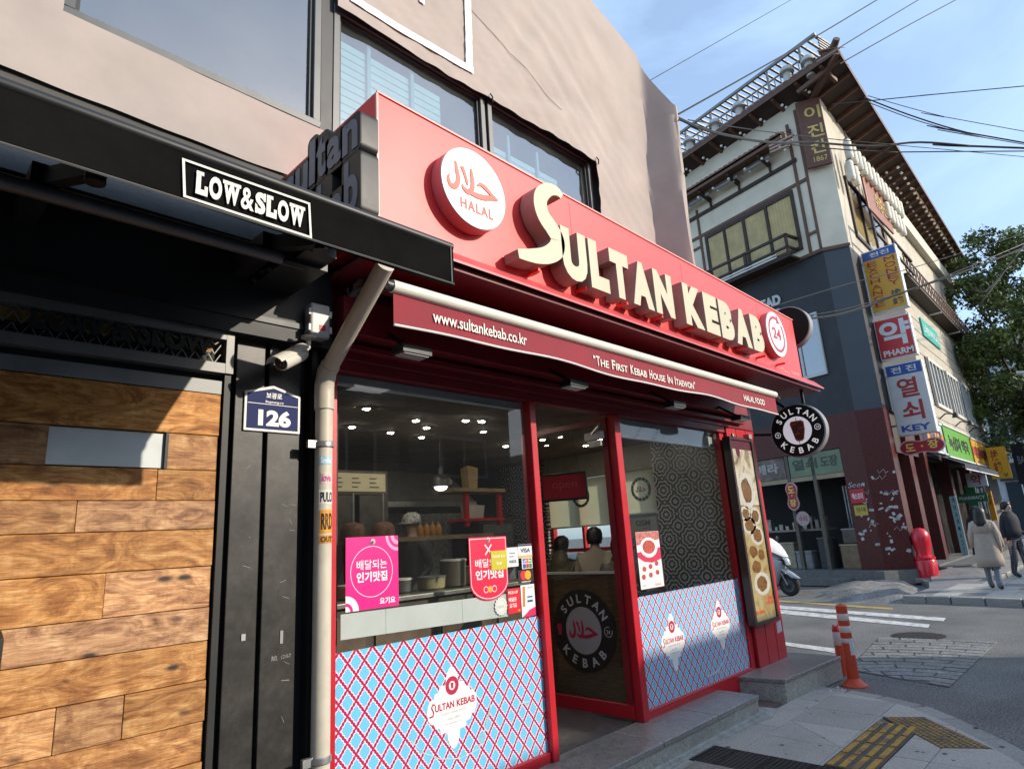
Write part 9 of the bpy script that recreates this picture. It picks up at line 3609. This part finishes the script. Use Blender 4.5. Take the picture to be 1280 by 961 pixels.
# ================================================================== people
skin = pm('skin', (0.46, 0.29, 0.20), 0.55, var=0.06)
hair_m = pm('hair_black', (0.012, 0.010, 0.010), 0.45, var=0.25, scale=20, stretch=(4, 4, 0.6))
def figure(name, parent, joints, bones, mats, pick, loc, yaw):
 """one continuous body: skeleton of joints (x right, y forward, z up, radius) grown with the Skin modifier"""
 names = list(joints)
 me = bpy.data.meshes.new(name)
 me.from_pydata([joints[k][:3] for k in names], [(names.index(a), names.index(c)) for a, c in bones], [])
 o = bpy.data.objects.new(name, me)
 sk = o.modifiers.new('skin', 'SKIN')
 sk.use_smooth_shade = True
 lay = me.skin_vertices[0].data if me.skin_vertices else None
 if lay is None:
  bpy.context.view_layer.objects.active = o
  lay = me.skin_vertices[0].data
 for i, k in enumerate(names):
  rr = joints[k][3]
  lay[i].radius = (rr, rr) if not isinstance(rr, tuple) else rr
 lay[0].use_root = True
 ss = o.modifiers.new('sub', 'SUBSURF')
 ss.levels = 2
 ss.render_levels = 2
 m2 = eval_mesh(o)
 bpy.data.objects.remove(o)
 m2.name = name
 for q in mats:
  m2.materials.append(q)
 J = {k: Vector(joints[k][:3]) for k in names}
 for p in m2.polygons:
  c = p.center
  best, bk = 1e9, None
  for a, d in bones:
   ab = J[d] - J[a]
   t_ = max(0, min(1, (c - J[a]).dot(ab) / max(1e-9, ab.length_squared)))
   q = (c - (J[a] + ab * t_)).length
   if q < best:
    best, bk = q, (a, d)
  p.material_index = pick(bk, c)
  p.use_smooth = True
 o2 = bpy.data.objects.new(name, m2)
 COL.objects.link(o2)
 o2.parent = parent
 o2.rotation_euler = (0, 0, yaw)
 return o2
def loft(rows, n, name, mat, parent, yaw, cap=True):
 """stack of ellipses (z, rx, ry, cx, cy) -> closed garment"""
 b = MB()
 vs, fs = [], []
 for (z, rx, ry, cx, cy) in rows:
  for k in range(n):
   a = 2 * math.pi * k / n
   wob = 1 + (0.04 if name == 'coat' else 0.02) * math.sin(7 * a + z * 3) * (1.4 - z if name == 'coat' else 1)
   vs.append((cx + rx * wob * math.cos(a), cy + ry * wob * math.sin(a), z))
 for i in range(len(rows) - 1):
  for k in range(n):
   fs.append((i * n + k, i * n + (k + 1) % n, (i + 1) * n + (k + 1) % n, (i + 1) * n + k))
 if cap:
  fs.append(tuple(range(n))[::-1])
  fs.append(tuple((len(rows) - 1) * n + k for k in range(n)))
 me = bpy.data.meshes.new(name)
 me.from_pydata(vs, [], fs)
 me.materials.append(mat)
 me.polygons.foreach_set('use_smooth', [True] * len(me.polygons))
 o = bpy.data.objects.new(name, me)
 COL.objects.link(o)
 o.parent = parent
 o.rotation_euler = (0, 0, yaw)
 return o
def standing(h=1.62, step=0.12, armswing=0.1, hands=True):
 k = h / 1.62
 J = {
  'pelvis': (0, 0, 0.86, 0.125), 'waist': (0, 0, 1.0, 0.115), 'chest': (0, 0.0, 1.20, 0.135), 'neck0': (0, -0.01, 1.36, 0.065), 'neck': (0, 0.0, 1.42, 0.05),
  'head': (0, 0.015, 1.50, 0.085), 'crown': (0, 0.01, 1.58, 0.07), 'nose': (0, 0.105, 1.49, 0.013),
  'shl': (-0.16, 0, 1.32, 0.06), 'ell': (-0.21, -armswing * 0.3, 1.06, 0.043), 'wrl': (-0.21, armswing, 0.84, 0.03), 'hal': (-0.205, armswing + 0.02, 0.77, 0.026),
  'shr': (0.16, 0, 1.32, 0.06), 'elr': (0.22, -0.04, 1.06, 0.043), 'wrr': (0.23, -armswing * 0.2, 0.84, 0.03), 'har': (0.23, -armswing * 0.2 + 0.02, 0.77, 0.026),
  'hil': (-0.09, 0, 0.80, 0.085), 'knl': (-0.09, step * 0.7, 0.46, 0.072), 'anl': (-0.09, step, 0.09, 0.055), 'tol': (-0.10, step + 0.15, 0.035, 0.042),
  'hir': (0.09, 0, 0.80, 0.085), 'knr': (0.09, -step * 0.1, 0.46, 0.072), 'anr': (0.09, -step, 0.10, 0.055), 'tor': (0.10, -step + 0.15, 0.035, 0.042),
 }
 Bn = [('pelvis', 'waist'), ('waist', 'chest'), ('chest', 'neck0'), ('neck0', 'neck'), ('neck', 'head'), ('head', 'crown'), ('head', 'nose'), ('chest', 'shl'), ('shl', 'ell'), ('ell', 'wrl'), ('wrl', 'hal'), ('chest', 'shr'), ('shr', 'elr'), ('elr', 'wrr'), ('wrr', 'har'),
          ('pelvis', 'hil'), ('hil', 'knl'), ('knl', 'anl'), ('anl', 'tol'), ('pelvis', 'hir'), ('hir', 'knr'), ('knr', 'anr'), ('anr', 'tor')]
 if hands:
  for s, sx in (('l', -1), ('r', 1)):
   hx_, hy_, hz_ = J['ha' + s][:3]
   for i, (dy, ln) in enumerate(((0.028, 0.065), (0.01, 0.075), (-0.008, 0.07), (-0.025, 0.055))):
    J['f%s%d' % (s, i)] = (hx_ - sx * 0.004, hy_ + dy, hz_ - 0.04, 0.0095)
    J['g%s%d' % (s, i)] = (hx_ - sx * 0.015, hy_ + dy, hz_ - ln, 0.008)
    Bn += [('ha' + s, 'f%s%d' % (s, i)), ('f%s%d' % (s, i), 'g%s%d' % (s, i))]
   J['t' + s] = (hx_ - sx * 0.015, hy_ + 0.045, hz_ + 0.0, 0.010)
   J['u' + s] = (hx_ - sx * 0.02, hy_ + 0.055, hz_ - 0.03, 0.009)
   Bn += [('ha' + s, 't' + s), ('t' + s, 'u' + s)]
 return {q: (v[0] * k, v[1] * k, v[2] * k, v[3] * k) for q, v in J.items()}, Bn
def picker(coat_zones):
 def f(bk, c):
  a, d = bk
  s = a + d
  if any(q in s for q in ('head', 'crown', 'nose')) or bk == ('neck0', 'neck'):
   return 0
  if a.startswith(('ha', 'f', 'g', 't', 'u')) or bk[0].startswith('wr'):
   return 0
  if bk[0].startswith('an'):
   return 3
  if bk[0].startswith(('hi', 'kn')) or (bk[0] == 'pelvis' and d.startswith('hi')):
   return 2
  return 1
 return f
def person(nm_lab, loc, yaw, h, top, trousers, shoes, hair, coat=None, step=0.12, long_hair=True, cat='person', swing=0.1):
 t = thing('person', loc, nm_lab, cat)
 J, Bn = standing(h, step, swing)
 k = h / 1.62
 body = figure('body', t, J, Bn, [skin, top, trousers, shoes], picker(None), loc, yaw)
 hc = [(1.24, 0.07, 0.03, 0, -0.115), (1.30, 0.105, 0.045, 0, -0.10), (1.36, 0.112, 0.06, 0, -0.07), (1.42, 0.108, 0.078, 0, -0.04), (1.50, 0.108, 0.10, 0, -0.018), (1.56, 0.100, 0.105, 0, -0.005), (1.61, 0.07, 0.08, 0, 0.0), (1.63, 0.02, 0.03, 0, 0)]
 if not long_hair:
  hc = [(1.45, 0.085, 0.06, 0, -0.035), (1.50, 0.093, 0.085, 0, -0.018), (1.56, 0.092, 0.095, 0, -0.005), (1.61, 0.065, 0.075, 0, 0.0), (1.625, 0.02, 0.03, 0, 0)]
 loft([(a * k, b_ * k, c * k, d * k, e * k) for a, b_, c, d, e in hc], 16, 'hair', hair, t, yaw)
 if coat:
  loft([(a * k, b_ * k, c * k, d * k, e * k) for a, b_, c, d, e in coat[1]], 22, 'coat', coat[0], t, yaw)
 return t
coatm = pm('coat_beige', (0.40, 0.33, 0.27), 0.85, var=0.1, scale=6, bump=0.15)
coat_rows = [(0.45, 0.235, 0.185, 0, 0), (0.62, 0.225, 0.175, 0, 0), (0.85, 0.205, 0.155, 0, 0), (1.02, 0.185, 0.14, 0, 0), (1.15, 0.182, 0.135, 0, 0), (1.26, 0.185, 0.12, 0, -0.005), (1.31, 0.172, 0.105, 0, -0.01), (1.345, 0.13, 0.09, 0, -0.01), (1.38, 0.085, 0.075, 0, -0.01), (1.41, 0.07, 0.07, 0, -0.005)]
wl_ = (15.872, -0.718, 0.100)
face = R(-90)                      # walking away along the pavement (+X)
pw1 = person('woman in a long beige coat walking away along the far pavement', wl_, face, 1.60, coatm, pm('denim_grey', (0.16, 0.18, 0.21), 0.8, var=0.15), pm('shoe_dark', (0.03, 0.03, 0.035), 0.6, var=0.1), hair_m, (coatm, coat_rows), step=0.16)
# coat sleeves and back yoke
for sx in (-1, 1):
 b = MB()
 P = []
 for (x, y, z) in ((0.145 * sx, 0, 1.29), (0.215 * sx, -0.01, 1.06), (0.235 * sx, 0.05, 0.82)):
  P.append((x, y, z))
 me_b = MB()
 me_b.tube(P, [0.066, 0.06, 0.056], 12)
 me = bpy.data.meshes.new('sleeve')
 me.from_pydata(me_b.v, [], me_b.f)
 me.materials.append(coatm)
 me.polygons.foreach_set('use_smooth', [True] * len(me.polygons))
 o = bpy.data.objects.new('sleeve', me)
 COL.objects.link(o)
 o.parent = pw1
 o.rotation_euler = (0, 0, face)
yoke = loft([(1.10, 0.186, 0.142, 0, -0.004), (1.105, 0.194, 0.150, 0, -0.004), (1.28, 0.188, 0.124, 0, -0.008)], 22, 'back_yoke', coatm, pw1, face, False)
blk_cl = pm('black_cloth', (0.018, 0.019, 0.024), 0.8, var=0.15)
def plaid():
 m_ = pm('plaid_trousers', (0.030, 0.032, 0.042), 0.85, var=0.1)
 n = m_.node_tree.nodes
 l = m_.node_tree.links
 tc = n.new('ShaderNodeTexCoord')
 ch = n.new('ShaderNodeTexBrick')
 ch.inputs['Scale'].default_value = 9
 ch.inputs['Color1'].default_value = (0.02, 0.022, 0.03, 1)
 ch.inputs['Color2'].default_value = (0.03, 0.032, 0.04, 1)
 ch.inputs['Mortar'].default_value = (0.14, 0.14, 0.15, 1)
 ch.inputs['Mortar Size'].default_value = 0.03
 ch.offset = 0.0
 mp = n.new('ShaderNodeMapping')
 mp.inputs['Rotation'].default_value = (R(90), 0, R(90))
 l.new(tc.outputs['Object'], mp.inputs[0])
 l.new(mp.outputs[0], ch.inputs['Vector'])
 l.new(ch.outputs[0], n['Principled BSDF'].inputs['Base Color'])
 return m_
jk = [(0.86, 0.20, 0.15, 0, 0), (1.0, 0.20, 0.15, 0, 0), (1.2, 0.21, 0.15, 0, 0), (1.31, 0.19, 0.125, 0, 0), (1.38, 0.11, 0.09, 0, 0), (1.41, 0.075, 0.07, 0, 0)]
ml_ = (18.655, -0.823, 0.100)
person('person in a black jacket and dark plaid trousers at the right edge', ml_, R(150), 1.70, blk_cl, plaid(), pm('shoe_black', (0.015, 0.015, 0.015), 0.5, var=0.1), hair_m, (blk_cl, jk), step=0.1, long_hair=False, swing=0.16)
m3_ = (20.136, 0.032, 0.100)
person('dark-haired person in a black coat just ahead of the beige coat', m3_, R(-80), 1.66, blk_cl, blk_cl, MATS['shoe_black'], hair_m, (blk_cl, coat_rows), step=0.12)
# diners seen from behind and the cook
def seated(h=1.0):
 J = {'pelvis': (0, 0, 0.0, 0.14), 'waist': (0, 0.02, 0.16, 0.14), 'chest': (0, 0.06, 0.40, 0.165), 'neck0': (0, 0.07, 0.56, 0.075), 'neck': (0, 0.09, 0.62, 0.055), 'head': (0, 0.12, 0.71, 0.09), 'crown': (0, 0.12, 0.80, 0.075), 'nose': (0, 0.215, 0.70, 0.014),
         'shl': (-0.185, 0.06, 0.50, 0.075), 'ell': (-0.24, 0.14, 0.24, 0.052), 'wrl': (-0.16, 0.36, 0.24, 0.036), 'hal': (-0.12, 0.43, 0.25, 0.03),
         'shr': (0.185, 0.06, 0.50, 0.075), 'elr': (0.24, 0.14, 0.24, 0.052), 'wrr': (0.16, 0.36, 0.24, 0.036), 'har': (0.12, 0.43, 0.25, 0.03),
         'hil': (-0.10, 0.05, -0.02, 0.10), 'knl': (-0.12, 0.45, 0.02, 0.07), 'anl': (-0.12, 0.45, -0.40, 0.045), 'tol': (-0.12, 0.6, -0.44, 0.035),
         'hir': (0.10, 0.05, -0.02, 0.10), 'knr': (0.12, 0.45, 0.02, 0.07), 'anr': (0.12, 0.45, -0.40, 0.045), 'tor': (0.12, 0.6, -0.44, 0.035)}
 Bn = [('pelvis', 'waist'), ('waist', 'chest'), ('chest', 'neck0'), ('neck0', 'neck'), ('neck', 'head'), ('head', 'crown'), ('head', 'nose'), ('chest', 'shl'), ('shl', 'ell'), ('ell', 'wrl'), ('wrl', 'hal'), ('chest', 'shr'), ('shr', 'elr'), ('elr', 'wrr'), ('wrr', 'har'),
          ('pelvis', 'hil'), ('hil', 'knl'), ('knl', 'anl'), ('anl', 'tol'), ('pelvis', 'hir'), ('hir', 'knr'), ('knr', 'anr'), ('anr', 'tor')]
 for s, sx in (('l', -1), ('r', 1)):
  hx_, hy_, hz_ = J['ha' + s][:3]
  for i, dx in enumerate((0.03, 0.01, -0.01, -0.03)):
   J['f%s%d' % (s, i)] = (hx_ + dx, hy_ + 0.04, hz_, 0.010)
   J['g%s%d' % (s, i)] = (hx_ + dx, hy_ + 0.075, hz_ - 0.015, 0.008)
   Bn += [('ha' + s, 'f%s%d' % (s, i)), ('f%s%d' % (s, i), 'g%s%d' % (s, i))]
 return J, Bn
def diner(lab, x, y, z, yaw, top, long_hair):
 t = thing('person', (x, y, z), lab, 'person')
 J, Bn = seated()
 figure('body', t, J, Bn, [skin, top, blk_cl, MATS['shoe_black']], picker(None), (x, y, z), yaw)
 hc = [(0.64, 0.085, 0.05, 0, 0.055), (0.70, 0.10, 0.08, 0, 0.085), (0.76, 0.10, 0.10, 0, 0.105), (0.81, 0.085, 0.09, 0, 0.115), (0.845, 0.03, 0.04, 0, 0.12)]
 if long_hair:
  hc = [(0.44, 0.10, 0.05, 0, 0.0), (0.55, 0.12, 0.07, 0, 0.03)] + hc
 loft(hc, 16, 'hair', hair_m, t, yaw)
 b = MB()
 for (dx, dy) in ((-.17, -.17), (.17, -.17), (-.17, .17), (.17, .17)):
  b.box(x + dx - .015, x + dx + .015, y + dy - .015, y + dy + .015, 0.158, z - 0.12)
 st_ = thing('stool', (x, y, 0.158), 'dark stool under the diner %s' % ('in the pale shirt' if 'pale' in lab else ('with long hair' if long_hair else 'hidden by the door post')), 'stool', 'stools under the diners')
 for i in range(4):
  dx, dy = ((-.17, -.17), (.17, -.17), (-.17, .17), (.17, .17))[i]
  b = MB()
  b.box(x + dx - .015, x + dx + .015, y + dy - .015, y + dy + .015, 0.158, z - 0.16)
  b.build('leg', bsteel, st_)
 b = MB()
 b.box(x - .2, x + .2, y - .2, y + .2, z - 0.16, z - 0.12)
 b.build('seat', bsteel, st_, bevel=0.015)
 return t
diner('diner in a pale olive shirt seen from behind through the door glass', 6.30, 1.68, 0.87, R(-60), pm('shirt_olive', (0.36, 0.33, 0.25), 0.85, var=0.1), False)
diner('diner with long dark hair seen from behind through the door glass', 6.26, 2.22, 0.79, R(-75), blk_cl, True)
diner('diner at the right partly hidden by the door post', 6.15, 1.22, 0.74, R(-60), pm('shirt_brown', (0.14, 0.10, 0.08), 0.85, var=0.1), False)
ck = thing('person', (4.231, 2.55, 0.30), 'cook in black with a checked cap behind the counter', 'person')
J, Bn = standing(1.66, 0.05, 0.2)
figure('body', ck, J, Bn, [skin, blk_cl, blk_cl, MATS['shoe_black']], picker(None), (0, 0, 0), R(95))
cap = loft([(1.545, 0.10, 0.115, 0, 0.0), (1.58, 0.105, 0.115, 0, 0.0), (1.64, 0.09, 0.10, 0, -0.005), (1.675, 0.04, 0.05, 0, -0.005)], 18, 'checked_cap', pm('cap_check', (0.40, 0.40, 0.40), 0.8, var=0.9, scale=40), ck, R(95))
b = MB()
me_b = MB()
me_b.prism([(0.09 * math.cos(a), 0.07 + 0.10 * math.sin(a)) for a in [math.pi * i / 10 for i in range(11)]], Fr((0, 0, 1.55), (1, 0, 0), (0, 1, 0)), 0, 0.012)
me = bpy.data.meshes.new('cap_peak')
me.from_pydata(me_b.v, [], me_b.f)
me.materials.append(MATS['cap_check'])
o = bpy.data.objects.new('cap_peak', me)
COL.objects.link(o)
o.parent = ck
o.rotation_euler = (0, 0, R(95))

bpy.data.scenes.remove(WORK)
